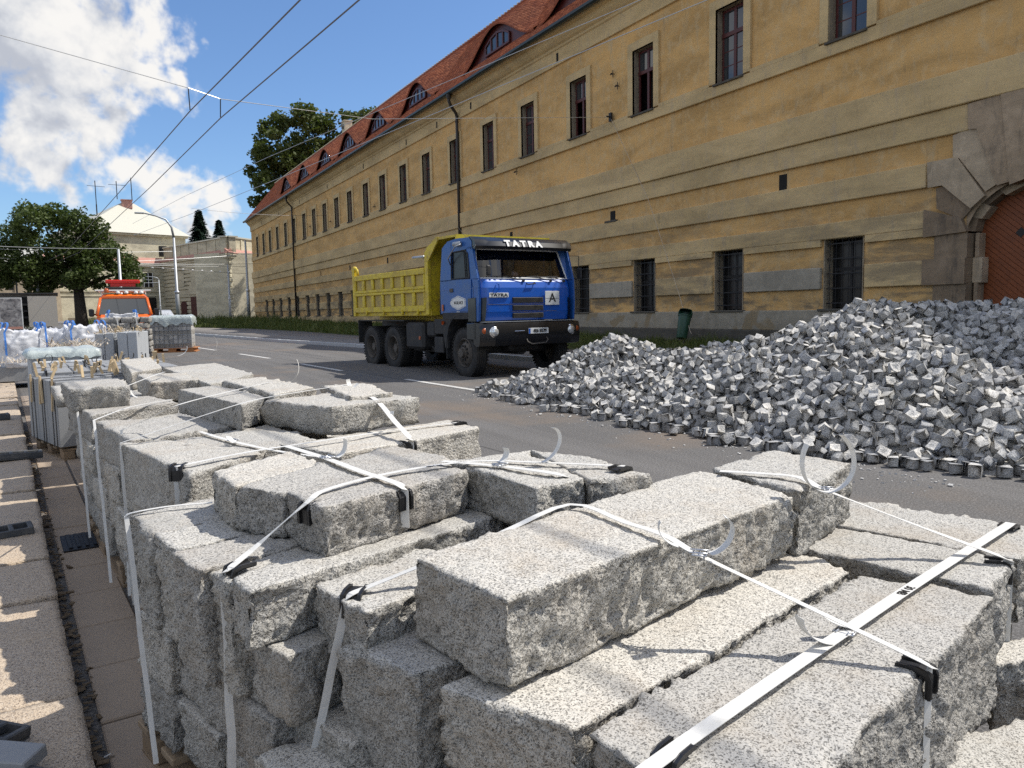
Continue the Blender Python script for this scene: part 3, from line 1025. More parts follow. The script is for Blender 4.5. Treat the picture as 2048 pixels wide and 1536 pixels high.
def wall_sheet():
    """the recessed plaster face with real openings and reveals"""
    yb = {BY0, BY1}
    for y in UPW:
        yb |= {round(y - WINW, 3), round(y + WINW, 3)}
    for y in LOW:
        yb |= {round(y - LWW, 3), round(y + LWW, 3)}
    yb |= {GY - GHW - .04, GY + GHW + .04}
    gy = [GY + GHW * math.sin(a) for a in np.linspace(-math.pi / 2, math.pi / 2, 17)]
    yb |= {round(v, 3) for v in gy}
    yb = sorted(yb)
    zb = [.66, LZ0, LZ1, 4.5, 6.0, WZ0, WZ1, 12.1]
    X = FX + .05
    V, F = [], []

    def quad(y0, y1, z00, z01, z10, z11):
        b = len(V)
        V.extend([(X, y0, z00), (X, y1, z01), (X, y1, z11), (X, y0, z10)])
        F.append((b, b + 3, b + 2, b + 1))
    for y0, y1 in zip(yb[:-1], yb[1:]):
        yc = (y0 + y1) / 2
        inU = any(abs(yc - y) < WINW for y in UPW)
        inL = any(abs(yc - y) < LWW for y in LOW)
        inG = abs(yc - GY) < GHW
        for z0, z1 in zip(zb[:-1], zb[1:]):
            if inU and z0 == WZ0:
                continue
            if inL and z0 == LZ0:
                continue
            if inG:
                if z1 <= LZ1 + .001:
                    continue
                if z0 < 6.0:
                    a, c = max(z0, gate_z(y0)), max(z0, gate_z(y1))
                    if a >= z1 and c >= z1:
                        continue
                    quad(y0, y1, min(a, z1), min(c, z1), z1, z1)
                    continue
            quad(y0, y1, z0, z0, z1, z1)
    F = np.array(F)
    cy = np.array([np.mean([V[i][1] for i in f]) for f in F])
    cz = np.array([np.mean([V[i][2] for i in f]) for f in F])
    st = (np.abs(cy - GY) < 2.26) & (cz < 6.0)
    link('gate_spandrel', mesh_np('gate_spandrel', np.array(V) - np.array(BRL), F[st]), BR, M_GATE)
    me = mesh_np('wall', np.array(V) - np.array(BRL), F[~st])
    return link('wall', me, BR, M_OCH)


wall_sheet()
# end walls and back, plain
mb = MB()
mb.add([(FX + .05, BY1, 0), (29, BY1, 0), (29, BY1, 13.2), (21.9, BY1, 18.1), (17.9, BY1, 13.2), (FX + .05, BY1, 13.2)], [(0, 5, 4, 3, 2, 1)])
mb.add([(29, BY0, 0), (29, BY1, 0), (29, BY1, 13.2), (29, BY0, 13.2)], [(0, 3, 2, 1)])
mb.add([(FX + .05, BY0, 0), (29, BY0, 0), (29, BY0, 13.2), (21.9, BY0, 18.1), (17.9, BY0, 13.2), (FX + .05, BY0, 13.2)], [(0, 1, 2, 3, 4, 5)])
bpart(mb, 'end_wall', M_OCH)

# bands: (z0, z1, projection, split by lower windows?, material)
gap_low = sorted([(y - LWW - .1, y + LWW + .1) for y in LOW])


def runs(y0, y1, gaps):
    out_ = []
    c = y0
    for a, b in gaps:
        if b < y0 or a > y1:
            continue
        if a > c:
            out_.append((c, a))
        c = max(c, b)
    if c < y1:
        out_.append((c, y1))
    return out_


GQ = 12.19
for (a, b) in runs(GQ, BY1, gap_low):
    mt = M_BANDG if a < 33 and random.random() < .93 else M_BAND
    bpart(MB().box(FX - .05, FX + .07, a, b, 1.86, 2.48, bev=.02), 'rustication_block', mt)
for k, (a, b) in enumerate(runs(GQ, BY1, sorted([(y - LWW - .12, y + LWW + .12) for y in LOW]))):
    pass
# the band above the cellar windows drops between them
bpart(MB().box(FX - .05, FX + .07, GQ, BY1, 3.26, 3.71, bev=.02), 'rustication_band', M_BAND)
for (a, b) in runs(GQ, BY1, gap_low):
    bpart(MB().box(FX - .048, FX + .068, a, b, 3.07, 3.262), 'rustication_band', M_BAND)
for (z0, z1, pr, y0, mt) in ((4.27, 4.87, .05, GQ, M_BAND), (5.45, 6.083, .05, 11.17, M_BAND), (6.08, 6.88, .14, BY0, M_BAND)):
    bpart(MB().box(FX - pr, FX + .07, y0, BY1 + .04, z0, z1, bev=.02), 'rustication_band', mt)
# plinth
for (a, b) in ((11.15, 40), (40, BY1)):
    bpart(MB().box(FX - .07, FX + .06, a, b + .04, .66, 1.27, bev=.02), 'plinth_band', M_PLG if a < 20 else M_BAND)
bpart(MB().box(FX - .13, FX + .06, 11.15, BY1 + .05, -.3, .662, bev=.02), 'plinth_base', M_BASE)
bpart(MB().box(FX - .10, FX + .06, BY0, 6.7, -.3, 1.27, bev=.02), 'plinth_base', M_BASE)
for (z0, z1, pr) in ((1.86, 2.48, .05), (3.07, 3.71, .05), (4.27, 4.87, .05), (5.45, 6.083, .05)):
    bpart(MB().box(FX - pr, FX + .07, BY0, 5.7, z0, z1, bev=.02), 'rustication_band', M_BAND)
# sill course, frieze and cornice
bpart(MB().box(FX - .06, FX + .07, BY0, BY1 + .05, 8.28, 8.648, bev=.015), 'sill_course', M_BAND)
for (a, b) in runs(BY0, BY1, [(y - WINW - .3, y + WINW + .3) for y in UPW]):
    bpart(MB().box(FX - .055, FX + .07, a, b, 8.64, 8.76, bev=.01), 'sill_course', M_BAND)
fr = [(FX + .06, 12.0), (FX - .04, 12.02), (FX - .04, 12.62), (FX - .10, 12.66), (FX - .12, 12.74), (FX - .22, 12.8), (FX - .34, 12.92), (FX - .42, 13.08),
      (FX - .55, 13.12), (FX - .58, 13.24), (FX + .06, 13.24)]
bpart(MB().prism(fr, BY0, BY1 + .1, 'xz'), 'cornice', M_BAND)
# small vents in the frieze
vg = MB().box(FX - .055, FX - .03, -.07, .07, 12.15, 12.5).build('frieze_vent', M_DARKHOLE, BR)
vg.location = (-FX, 0, 0)
ys_v = [16.8 + 8.5 * k for k in range(10)]
for k, y in enumerate([29.3, 38.0, 42.6, 47.6, 56.5, 66.5, 76.5, 86.0, 20.8, 95.5]):
    c = vg if k == 0 else vg.copy()
    if k:
        COL.objects.link(c)
    c.location = (-FX, y - 45, 0)

# upper windows ------------------------------------------------------
def frame_mesh(openleaf=False):
    mb = MB()
    x0, x1 = FX + .24, FX + .31
    W, z0, z1 = WINW - .03, WZ0 + .03, WZ1 - .02
    zt = z0 + (z1 - z0) * .66
    mb.box(x0, x1, -W, -W + .075, z0, z1, bev=.006)
    mb.box(x0, x1, W - .075, W, z0, z1, bev=.006)
    mb.box(x0 + .002, x1 - .002, -W, W, z0, z0 + .09)
    mb.box(x0 + .002, x1 - .002, -W, W, z1 - .08, z1)
    mb.box(x0 - .025, x1 - .004, -W, W, zt - .07, zt + .06, bev=.006)
    mb.box(x0 - .01, x1 - .006, -.06, .06, z0 + .05, z1 - .05, bev=.006)
    if not openleaf:
        for s_ in (-1, 1):
            for f in (1 / 3, 2 / 3):
                zz = z0 + .08 + (zt - z0 - .15) * f
                a, b = (.05, W - .07)
                mb.box(x0 + .015, x1 - .02, min(s_ * a, s_ * b), max(s_ * a, s_ * b), zz - .016, zz + .016)
    return mb


fm = frame_mesh()
fo = frame_mesh(True)
W = WINW - .03
z0_, z1_ = WZ0 + .03, WZ1 - .02
zt_ = z0_ + (z1_ - z0_) * .66
panes = []
for s_ in (-1, 1):
    a, b = sorted((s_ * .055, s_ * (W - .07)))
    panes.append((a, b, zt_ + .055, z1_ - .075))
    for f in range(3):
        h = (zt_ - z0_ - .15) / 3
        panes.append((a, b, z0_ + .085 + h * f + .006, z0_ + .085 + h * (f + 1) - .006))
fr_me = None
surm = MB()
# surround: left, right, head; grey reveal
so = .30
prs = FX - .045
surm.box(prs, FX + .06, -WINW - so, -WINW, 8.70, 11.33, bev=.012)
surm.box(prs, FX + .06, WINW, WINW + so, 8.70, 11.33, bev=.012)
surm.box(prs + .003, FX + .06, -WINW - .001, WINW + .001, WZ1, 11.327)
revm = MB()
for s_ in (-1, 1):
    a, b = sorted((s_ * WINW, s_ * (WINW + .02)))
    revm.box(FX - .03, FX + .34, a, b, WZ0, WZ1)
revm.box(FX - .03, FX + .34, -WINW, WINW, WZ1, WZ1 + .02)
sillm = MB().box(FX - .13, FX + .30, -WINW - .05, WINW + .05, 8.60, 8.665, bev=.008)
proto = {}
for k, y in enumerate(UPW):
    wnd = bpy.data.objects.new('window', None)
    COL.objects.link(wnd)
    wnd.parent = BR
    wnd.location = (0, y - 45, 0)
    opened = k in (3, 4)
    for nm, mbx, mt in (('window_surround', surm, M_REVEAL if False else M_BAND), ('window_reveal', revm, M_REVEAL), ('window_sill', sillm, M_BASE),
                        ('window_frame_open' if opened else 'window_frame', fo if opened else fm, M_REDFR)):
        if nm not in proto:
            o = mbx.build(nm.replace('_open', ''), mt, wnd, loc=(FX, 0, 0))
            proto[nm] = o.data
        else:
            o = link(nm.replace('_open', ''), proto[nm], wnd)
        o.location = (0, 0, 0)
    for q, (a, b, c, d) in enumerate(panes):
        if opened and q % 4 != 0:
            continue
        kk = ('pane', q)
        if kk not in proto:
            proto[kk] = MB().box(FX + .262, FX + .268, a, b, c, d).build('pane', M_GLW, wnd, loc=(FX, 0, 0)).data
            wnd.children[-1].location = (0, 0, 0) if len(wnd.children) else None
        else:
            o = link('pane', proto[kk], wnd)
            o.location = (0, 0, 0)
    for ch in wnd.children:
        ch.location = (0, 0, 0)
    if opened:
        lfm = MB()
        for (a, b) in ((0, .07), (.47, .54)):
            lfm.box(FX + .33, FX + .37, a, b, z0_ + .07, zt_ - .05)
        for zz in (z0_ + .07, z0_ + .6, z0_ + 1.03, zt_ - .11):
            lfm.box(FX + .332, FX + .368, 0, .54, zz, zz + .05)
        o = lfm.build('open_casement', M_REDFR, wnd, loc=(FX + .34, 0, 0))
        o.location = (.34, -WINW + .08, 0)
        o.rotation_euler = (0, 0, math.radians(-55))
mb = MB()
for y in UPW + LOW:
    pass
mb.box(FX + .75, FX + .8, BY0 + .3, BY1 - .3, .2, 12.5)
bpart(mb, 'dark_rooms', M_DARKHOLE)

# cellar windows with iron grilles ------------------------------------
lrev = MB()
for s_ in (-1, 1):
    a, b = sorted((s_ * LWW, s_ * (LWW + .03)))
    lrev.box(FX + .02, FX + .5, a, b, LZ0, LZ1)
lrev.box(FX + .02, FX + .5, -LWW, LWW, LZ1, LZ1 + .03)
lrev.box(FX + .06, FX + .5, -LWW, LWW, LZ0 - .04, LZ0 + .004)
lsur = MB()
for s_ in (-1, 1):
    a, b = sorted((s_ * LWW, s_ * (LWW + .1)))
    lsur.box(FX + .02, FX + .06, a, b, LZ0, LZ1 + .0)
lsill = MB().box(FX - .12, FX + .3, -LWW - .12, LWW + .12, LZ0 - .045, LZ0 + .02, bev=.01)
gril = MB()
for i in range(6):
    yy = -LWW + .1 + i * (2 * LWW - .2) / 5
    gril.tube([(FX + .12, yy, LZ0 + .02), (FX + .12, yy, LZ1 - .01)], .010, 6)
for i in range(5):
    zz = LZ0 + .18 + i * (LZ1 - LZ0 - .3) / 4
    gril.box(FX + .112, FX + .128, -LWW + .01, LWW - .01, zz - .014, zz + .014)
lgl = MB().box(FX + .40, FX + .41, -LWW + .06, LWW - .06, LZ0 + .05, LZ1 - .06)
lfr = MB()
lfr.box(FX + .38, FX + .43, -LWW, -LWW + .06, LZ0, LZ1)
lfr.box(FX + .38, FX + .43, LWW - .06, LWW, LZ0, LZ1)
lfr.box(FX + .381, FX + .429, -.04, .04, LZ0, LZ1)
lfr.box(FX + .382, FX + .428, -LWW, LWW, LZ0 + .55 * (LZ1 - LZ0), LZ0 + .6 * (LZ1 - LZ0))
for k, y in enumerate(LOW):
    wnd = bpy.data.objects.new('cellar_window', None)
    COL.objects.link(wnd)
    wnd.parent = BR
    wnd.location = (0, y - 45, 0)
    for nm, mbx, mt in (('window_reveal', lrev, M_REVEAL), ('grille', gril, M_IRON), ('window_sill', lsill, M_BASE), ('pane', lgl, M_GLD), ('window_frame', lfr, M_IRON)):
        kk = 'l' + nm
        if kk not in proto:
            o = mbx.build(nm, mt, wnd, loc=(FX, 0, 0))
            proto[kk] = o.data
        else:
            o = link(nm, proto[kk], wnd)
        o.location = (0, 0, 0)

# vents, iron hooks ---------------------------------------------------
for (y0, y1, z0, z1) in ((16.66, 16.95, 4.88, 5.34), (25.28, 25.6, 4.93, 5.3), (33.8, 34.05, 4.9, 5.3), (42.9, 43.15, 4.9, 5.3), (52, 52.25, 4.9, 5.3), (61, 61.25, 4.9, 5.3), (70, 70.2, 4.9, 5.3)):
    bpart(MB().box(FX + .035, FX + .06, y0, y1, z0, z1), 'wall_vent', M_DARKHOLE)
bpart(MB().box(FX - .08, FX + .06, 25.1, 25.85, 4.86, 4.93), 'vent_shelf', M_BASE)
for (y, z) in ((25.3, 10.55), (25.0, 10.02), (33.2, 8.1), (54.3, 9.1), (72.9, 9.6), (66.0, 9.3)):
    mbx = MB().tube([(FX + .06, y, z), (FX - .10, y, z + .01), (FX - .17, y - .04, z - .06), (FX - .13, y - .12, z - .05)], .02, 6)
    mbx.tube([(FX - .02, y - .01, z - .14), (FX - .02, y, z + .14)], .016, 6)
    bpart(mbx, 'iron_hook', M_IRON)
bpart(MB().box(FX - .0, FX + .06, 14.1, 14.24, 8.3, 8.31), 'cable_anchor_plate', M_IRON)

# gate ---------------------------------------------------------------
def gmat(i):
    return [M_GATE, M_GATE2, M_GATE3][i]


gt = empty('arched_gateway', (0, 0, 0), parent=BR)
gt.location = (-FX, -45, 0)


def gpart(mb, name, mat, **k):
    return mb.build(name, mat, gt, **k)


vmat = {'v0': M_GATE2, 'v1': M_GATE2, 'v2': M_GATE, 'v3': M_GATE, 'v4': M_GATE3}
vpr = {'v0': .09, 'v1': .03, 'v2': .09, 'v3': .13, 'v4': .02}
for k, P in VOUS.items():
    P = [(GY + (y - GY) * 1.0, z) for y, z in P]
    if k == 'v3':
        P = [(10.40, 6.07), (10.13, 4.05), (9.55, 4.20), (9.45, 6.07)]
    gpart(MB().prism(P[::-1], FX - vpr[k], FX + .48, 'yz'), 'voussoir', vmat[k], bev=.012)
    if k != 'v3':
        gpart(MB().prism([(2 * GY - y, z) for y, z in P], FX - vpr[k], FX + .48, 'yz'), 'voussoir', vmat[k], bev=.012)
gpart(MB().prism([(9.44, 6.07), (9.54, 4.2), (8.36, 4.2), (8.46, 6.07)], FX - .16, FX + .48, 'yz'), 'keystone', M_GATE, bev=.012)
gpart(MB().prism([(8.45, 6.07), (8.35, 4.2), (7.77, 4.05), (7.5, 6.07)], FX - .13, FX + .48, 'yz'), 'voussoir', M_GATE, bev=.012)
# jamb stones
JB = [(.0, .62, .03, M_GATE3), (.62, 1.25, .05, M_GATE), (1.25, 1.87, .02, M_GATE3), (1.87, 2.48, .09, M_GATE3), (2.48, 3.06, .02, M_GATE3), (3.06, 3.72, .09, M_GATE3)]
for i, (z0, z1, pr, mt) in enumerate(JB):
    y1 = 12.19 if i % 2 else 11.93
    for s_ in (1, -1):
        if i == 5:
            P = [(y1, z0), (y1, z1), (11.27, 3.42), (11.13, 3.1)]
        else:
            P = [(y1, z0), (y1, z1), (11.13, z1), (11.13, z0)]
        if s_ < 0:
            P = [(2 * GY - y, z) for y, z in P][::-1]
        gpart(MB().prism(P[::-1], FX - pr, FX + .46, 'yz'), 'jamb_stone', mt, bev=.012)
        # pale inner return
        if i < 5:
            yy = 11.07 if i % 2 == 0 else 11.12
            a, b = sorted((GY + s_ * (yy - GY), GY + s_ * (10.98 - GY - (.09 if i % 2 else 0) + 0)))
            gpart(MB().box(FX + .22, FX + .5, a, b + .001, z0 + .002, z1 - .002, bev=.01), 'inner_jamb_stone', M_GATE2 if i % 2 else M_GATE)
# inner arch ring
N = 12
for i in range(N):
    a0, a1 = math.pi * i / N, math.pi * (i + 1) / N
    P = []
    for (rw, rb, a) in ((GHW + .12, GB + .12, a0), (GHW + .12, GB + .12, a1), (GHW - (.16 if i % 2 else .08), GB - (.16 if i % 2 else .08), a1), (GHW - (.16 if i % 2 else .08), GB - (.16 if i % 2 else .08), a0)):
        P.append((GY + rw * math.cos(a), GSP + .0 + rb * math.sin(a)))
    gpart(MB().prism(P, FX + .2, FX + .5, 'yz'), 'inner_voussoir', M_GATE2 if i % 2 else M_GATE3)
# board door: diagonal boards
dleaf = bpy.data.objects.new('gate_door', None)
COL.objects.link(dleaf)
dleaf.parent = BR
dleaf.location = (-FX, -45, 0)
bw = .135
for side in (1, -1):
    n0 = 0
    for i in range(-6, 46):
        # boards run diagonally (45 degrees), clipped to the half opening
        c0 = .1 + i * bw
        # strip between y' + z = c0 .. c0+bw, y' in 0..2.1 (from the middle), z up to arch
        poly = []
        def clip(poly, f):
            o_ = []
            for p, q in zip(poly, poly[1:] + poly[:1]):
                fp, fq = f(p), f(q)
                if fp >= 0:
                    o_.append(p)
                if fp * fq < 0:
                    t_ = fp / (fp - fq)
                    o_.append((p[0] + (q[0] - p[0]) * t_, p[1] + (q[1] - p[1]) * t_))
            return o_
        poly = [(0.02, .05), (2.14, .05), (2.14, 4.3), (0.02, 4.3)]
        poly = clip(poly, lambda p: (4.3 - p[1] * .9) + (p[0]) * .0 - 0 if False else (p[1] - .82 * p[0]) - c0 + 2.0)
        poly = clip(poly, lambda p: c0 + bw - .012 - 2.0 - (p[1] - .82 * p[0])) if len(poly) > 2 else poly
        if len(poly) < 3:
            continue
        P = [(GY + side * y, z) for y, z in poly]
        if side < 0:
            P = P[::-1]
        d = FX + .50 + random.uniform(-.003, .003)
        MB().prism(P[::-1], d, d + .03, 'yz').build('gate_board', M_DOOR, dleaf)
MB().box(FX + .535, FX + .58, GY - 2.2, GY + 2.2, 0, 4.4).build('gate_backing', M_DARKHOLE, dleaf)
mb = MB()
mb.prism([(10.3, 3.0), (10.18, 3.12), (10.06, 3.0), (10.18, 2.88)], FX + .488, FX + .5, 'yz')
mb.build('peephole', M_IRON, dleaf)
MB().box(FX + .05, FX + .3, 5.5, 11.15, 3.3, 3.3001).build('threshold', M_GATE3, dleaf) if False else None

# downpipes ------------------------------------------------------------
for y in (39.6, 79.5):
    pp = MB()
    pp.tube([(FX - .72, y - .3, 13.1), (FX - .72, y - .3, 12.8), (FX - .60, y - .24, 12.6), (FX - .2, y - .06, 12.25), (FX - .14, y, 12.1), (FX - .14, y, 11.9), (FX - .14, y, .2)], .085, 10)
    for z in (11.8, 9.2, 6.9, 4.9, 3.0, 1.2):
        pp.tube([(FX - .14, y, z), (FX - .14, y, z + .06)], .105, 10)
    pp.lathe([(.085, 12.9), (.15, 13.02), (.15, 13.2)], 10, M=Matrix.Translation((FX - .72, y - .3, 0)))
    dp = bpart(pp, 'downpipe', M_PIPE, smooth=False)
    for p in dp.data.polygons:
        p.use_smooth = True

# gutter and eaves --------------------------------------------------------
gpf = [(17.62, 13.27), (17.64, 13.20), (17.70, 13.15), (17.76, 13.15), (17.82, 13.2), (17.84, 13.27), (17.86, 13.27), (17.86, 13.19), (17.78, 13.12), (17.68, 13.12), (17.61, 13.18), (17.60, 13.28)]
bpart(MB().prism(gpf, BY0, BY1 + .2, 'xz'), 'gutter', M_GUT)
bpart(MB().box(17.9, 18.4, BY0, BY1 + .1, 13.235, 13.30), 'eaves_board', M_GUT)

# roof ------------------------------------------------------------------
RX0, RZ0, RT = 17.78, 13.31, 1.19
RXR, RZR = 21.9, 13.31 + 1.19 * (21.9 - 17.78)
sl_ = math.sqrt(1 + RT * RT)


def tile_rows(name, pos, U, Vr, seed, du=.18):
    """overlapping tiles: pos(u, v) -> points, given along-roof and up-slope coordinates"""
    us, vs = [], []
    for i, v_ in enumerate(Vr[:-1]):
        off = (i % 2) * du / 2
        uu = np.arange(U[0] + off, U[1] - du, du)
        us.append(uu)
        vs.append(np.full(len(uu), v_))
    us = np.concatenate(us)
    vs = np.concatenate(vs)
    dv = Vr[1] - Vr[0]
    n = len(us)
    rs = np.random.RandomState(seed)
    j = rs.uniform(-.004, .004, n)
    lift = rs.uniform(.022, .034, n)
    g_ = du * .03
    # beaver tail: bottom edge bows down at the middle
    A = pos(us + g_, vs + dv * .14 + j, lift)
    B = pos(us + du / 2, vs - dv * .08 + j, lift)
    Cc = pos(us + du - g_, vs + dv * .14 + j, lift)
    D = pos(us + du - g_, vs + dv * 1.12, lift * 0 + .004)
    E = pos(us + g_, vs + dv * 1.12, lift * 0 + .004)
    A2 = pos(us + g_, vs + dv * .14 + j, lift * 0 - .004)
    B2 = pos(us + du / 2, vs - dv * .08 + j, lift * 0 - .004)
    C2 = pos(us + du - g_, vs + dv * .14 + j, lift * 0 - .004)
    V = np.stack([A, B, Cc, D, E, A2, B2, C2], 1).reshape(-1, 3)
    b = np.arange(n) * 8
    Q = np.concatenate([np.column_stack([b + 1, b, b + 5, b + 6]), np.column_stack([b + 2, b + 1, b + 6, b + 7]), np.column_stack([b + 4, b, b + 2, b + 3])])
    T = np.column_stack([b, b + 1, b + 2])
    V -= np.array(BRL)
    me = mesh_np(name, V, Q[:, ::-1], T[:, ::-1])
    r = rs.rand(n)
    at = me.attributes.new('rnd', 'FLOAT', 'FACE')
    at.data.foreach_set('value', np.concatenate([r, r, r, r]).astype(np.float32))
    o = link(name, me, BR, M_TILE)
    o['kind'] = 'stuff'
    return o


nrm = np.array([-RT, 0, 1]) / sl_


def pos_main(u, v, l):
    return np.column_stack([RX0 + v / sl_, u, RZ0 + v * RT / sl_]) + nrm * np.asarray(l)[:, None]


tile_rows('roof_tiles', pos_main, (16, BY1 + .1), np.arange(0, 6.38, .155), 1)
mb = MB()
mb.add([(RX0 - .02, BY0, RZ0 - .03), (RX0 - .02, BY1 + .1, RZ0 - .03), (RXR, BY1 + .1, RZR), (RXR, BY0, RZR)], [(0, 3, 2, 1)])
mb.add([(RXR, BY0, RZR), (RXR, BY1 + .1, RZR), (29.5, BY1 + .1, 12.9), (29.5, BY0, 12.9)], [(0, 3, 2, 1)])
bpart(mb, 'roof', M_TILE)
# ridge tiles with pale mortar joints
rt_ = MB().tube([(0, 0, 0), (0, .37, 0)], [.125, .14], 10).build('ridge_tile', M_TILE, BR)
mr_ = MB().lathe([(.06, -.05), (.09, 0), (.06, .05)], 8, axis='y').build('ridge_mortar', M_CREAM, BR)
y = 28.0
k = 0
while y < BY1:
    for o_, dz in ((rt_, .02), (mr_, .10)):
        c = o_ if k == 0 else o_.copy()
        if k:
            COL.objects.link(c)
        c.location = (RXR - FX - (.08 if dz > .05 else 0), y - 45, RZR + dz)
    y += .38
    k += 1

# eyebrow dormers ---------------------------------------------------------
DXF = 18.5
DZB = RZ0 + RT * (DXF - RX0)
DW, DH, DSL = 3.9, 1.42, .76


def bell(t_):
    return .5 * (1 + np.cos(np.pi * np.clip(t_, -1, 1)))


for di, yc in enumerate(DORMY):
    dm = bpy.data.objects.new('eyebrow_dormer', None)
    COL.objects.link(dm)
    dm.parent = BR
    dm.location = (0, 0, 0)
    w_ = DW if di < 2 else 3.1

    def pos_d(u, v, l, yc=yc, w_=w_):
        # front edge wobbles with the bell; runs back until the main roof
        tt = (u - yc) / w_
        zf = DZB + .05 + DH * bell(tt)
        X = DXF - .28 + v / math.sqrt(1 + DSL ** 2)
        Z = zf + DSL * (X - DXF)
        dz = -DH * .5 * np.pi / w_ * np.sin(np.pi * np.clip(tt, -1, 1))
        N = np.column_stack([np.full_like(u, -DSL), -dz, np.ones_like(u)])
        N /= np.linalg.norm(N, axis=1)[:, None]
        return np.column_stack([X, u, Z]) + N * np.asarray(l)[:, None]
    o = tile_rows('dormer_tiles', pos_d, (yc - w_, yc + w_), np.arange(0, 5.0, .155), 50 + di)
    o.parent = dm
    # solid cover under the tiles
    us = np.linspace(yc - w_, yc + w_, 40)
    V = []
    for (vv) in (0, 5.1):
        V.append(pos_d(us, np.full_like(us, vv), np.full_like(us, -.006)))
    V.append(pos_d(us, np.zeros_like(us), np.full_like(us, -.07)))
    V = np.concatenate(V) - np.array(BRL)
    F = [(i, i + 1, i + 41, i + 40) for i in range(39)] + [(i + 1, i, i + 80, i + 81) for i in range(39)]
    link('dormer_cover', mesh_np('dormer_cover', V, F), dm, M_TILE)
    # front wall with a curved opening and the four-light window
    wf = w_ * .97
    us = np.linspace(yc - wf, yc + wf, 41)
    zt = DZB - .02 + DH * bell((us - yc) / w_) - .04
    V = np.concatenate([np.column_stack([np.full(41, DXF), us, np.full(41, DZB - .1)]), np.column_stack([np.full(41, DXF), us, zt])]) - np.array(BRL)
    F = [(i + 1, i, i + 41, i + 42) for i in range(40)]
    link('dormer_front', mesh_np('dormer_front', V, F), dm, M_DARKHOLE if False else M_REDFR)
    fw = MB()
    n4 = 4
    ww = 1.25
    px_ = []
    for i in range(n4 + 1):
        yy = yc - ww + 2 * ww * i / n4
        ztop = DZB + .22 + (DH - .72) * bell((yy - yc) / (w_ * .62))
        fw.box(DXF - .10, DXF - .02, yy - .055, yy + .055, DZB + .15, max(DZB + .3, ztop))
        px_.append((yy, ztop))
    fw.box(DXF - .11, DXF - .02, yc - ww - .05, yc + ww + .05, DZB + .08, DZB + .17)
    for (a, za), (b, zb_) in zip(px_[:-1], px_[1:]):
        fw.prism([(a, za - .04), (b, zb_ - .04), (b, zb_ + .05), (a, za + .05)], DXF - .105, DXF - .02, 'yz')
    bpart(fw, 'dormer_frame', M_REDFR, parent=dm)
    for (a, za), (b, zb_) in zip(px_[:-1], px_[1:]):
        pm = MB().prism([(a + .05, DZB + .17), (b - .05, DZB + .17), (b - .05, max(DZB + .2, zb_ - .05)), (a + .05, max(DZB + .2, za - .05))], DXF - .05, DXF - .03, 'yz')
        bpart(pm, 'pane', M_GLW, parent=dm)
# chimney
ch = bpart(MB().box(22.0, 22.75, 72.5, 73.4, 17.0, 19.45, bev=.03).box(21.95, 22.8, 72.45, 73.45, 19.45, 19.55), 'chimney', M_CREAM)
bpart(MB().box(21.96, 22.01, 72.75, 73.15, 18.8, 19.2), 'chimney_opening', M_DARKHOLE)

# ------------------------------------------------------------------ granite blocks on pallets
NAMES = {
 'TB1': 'largest granite block, on top of the nearest stack with two straps over it',
 'TB2': 'short granite block at the road end of the big top block on the nearest stack',
 'N1': 'granite block directly under the big top block with its broken end showing',
 'N2': 'granite block at the bottom edge with a white strap along its top',
 'N3': 'crosswise granite block under the strap shadow at the road end of the nearest stack',
 'N4': 'outermost granite block at the right end of the nearest stack, next to the asphalt',
 'E1': 'tall granite block with shaded top beside the big block end',
 'F': 'short granite block with a black protector on its left end beside the big one',
 'G': 'low granite block in the second layer with a strap hanging in front of it',
 'N5': 'lower granite block at the bottom right corner under the nearest stack top',
 'N6': 'lower granite block at the right edge beneath the hanging strap',
 'A1': 'granite block with a strap over its corner at the far left of the middle stack',
 'A2': 'second narrow granite block in the left row of the middle stack',
 'A3': 'third narrow granite block in the left row of the middle stack',
 'A4': 'ragged narrow granite block just behind the strapped edge block of the middle stack',
 'A5': 'long low granite block on the near edge of the middle stack, strap at its corner',
 'A6': 'granite block showing between the upper blocks at the right of the middle stack',
 'T1a': 'farthest of three granite blocks lying side by side on the middle stack',
 'T1b': 'middle one of three granite blocks lying side by side on the middle stack',
 'T1c': 'nearest of three upper blocks on the middle stack, two straps crossing on it',
 'P1': 'granite block with a black protector at the road side of the middle stack',
 'P2': 'granite block at the road side end of the middle stack',
 'Bm': 'long granite block with hanging strap end on the near edge of the third stack',
 'Bn1': 'granite block at the near left corner of the third stack with two straps over it',
 'Bn2': 'shaded granite block in the centre of the third stack under the big upper block',
 'Bn3': 'top layer granite block second from near on the gutter side, third stack',
 'Bn4': 'top layer granite block third from near on the gutter side, third stack',
 'Bn5': 'granite block against the grey kerb pallet at the far left of the third stack',
 'BT1': 'granite block upper left of the two large ones lying on the third stack',
 'BT2': 'large squared granite block lying on the third stack with a strap over its right part',
 'BT3': 'flat granite block behind the large squared one on the third stack, nearest the road',
 'BT4': 'long flat granite block in the middle of the third stack upper layer',
 'BT5': 'granite block at the far right of the third stack under two curled strap ends',
 'BT6': 'farthest granite block of the third stack, next to the wooden spacers',
 'BT7': 'granite block with white drip marks behind the curled strap on the third stack'}
GRP = 'rough granite blocks stacked on pallets'
ORI = {}
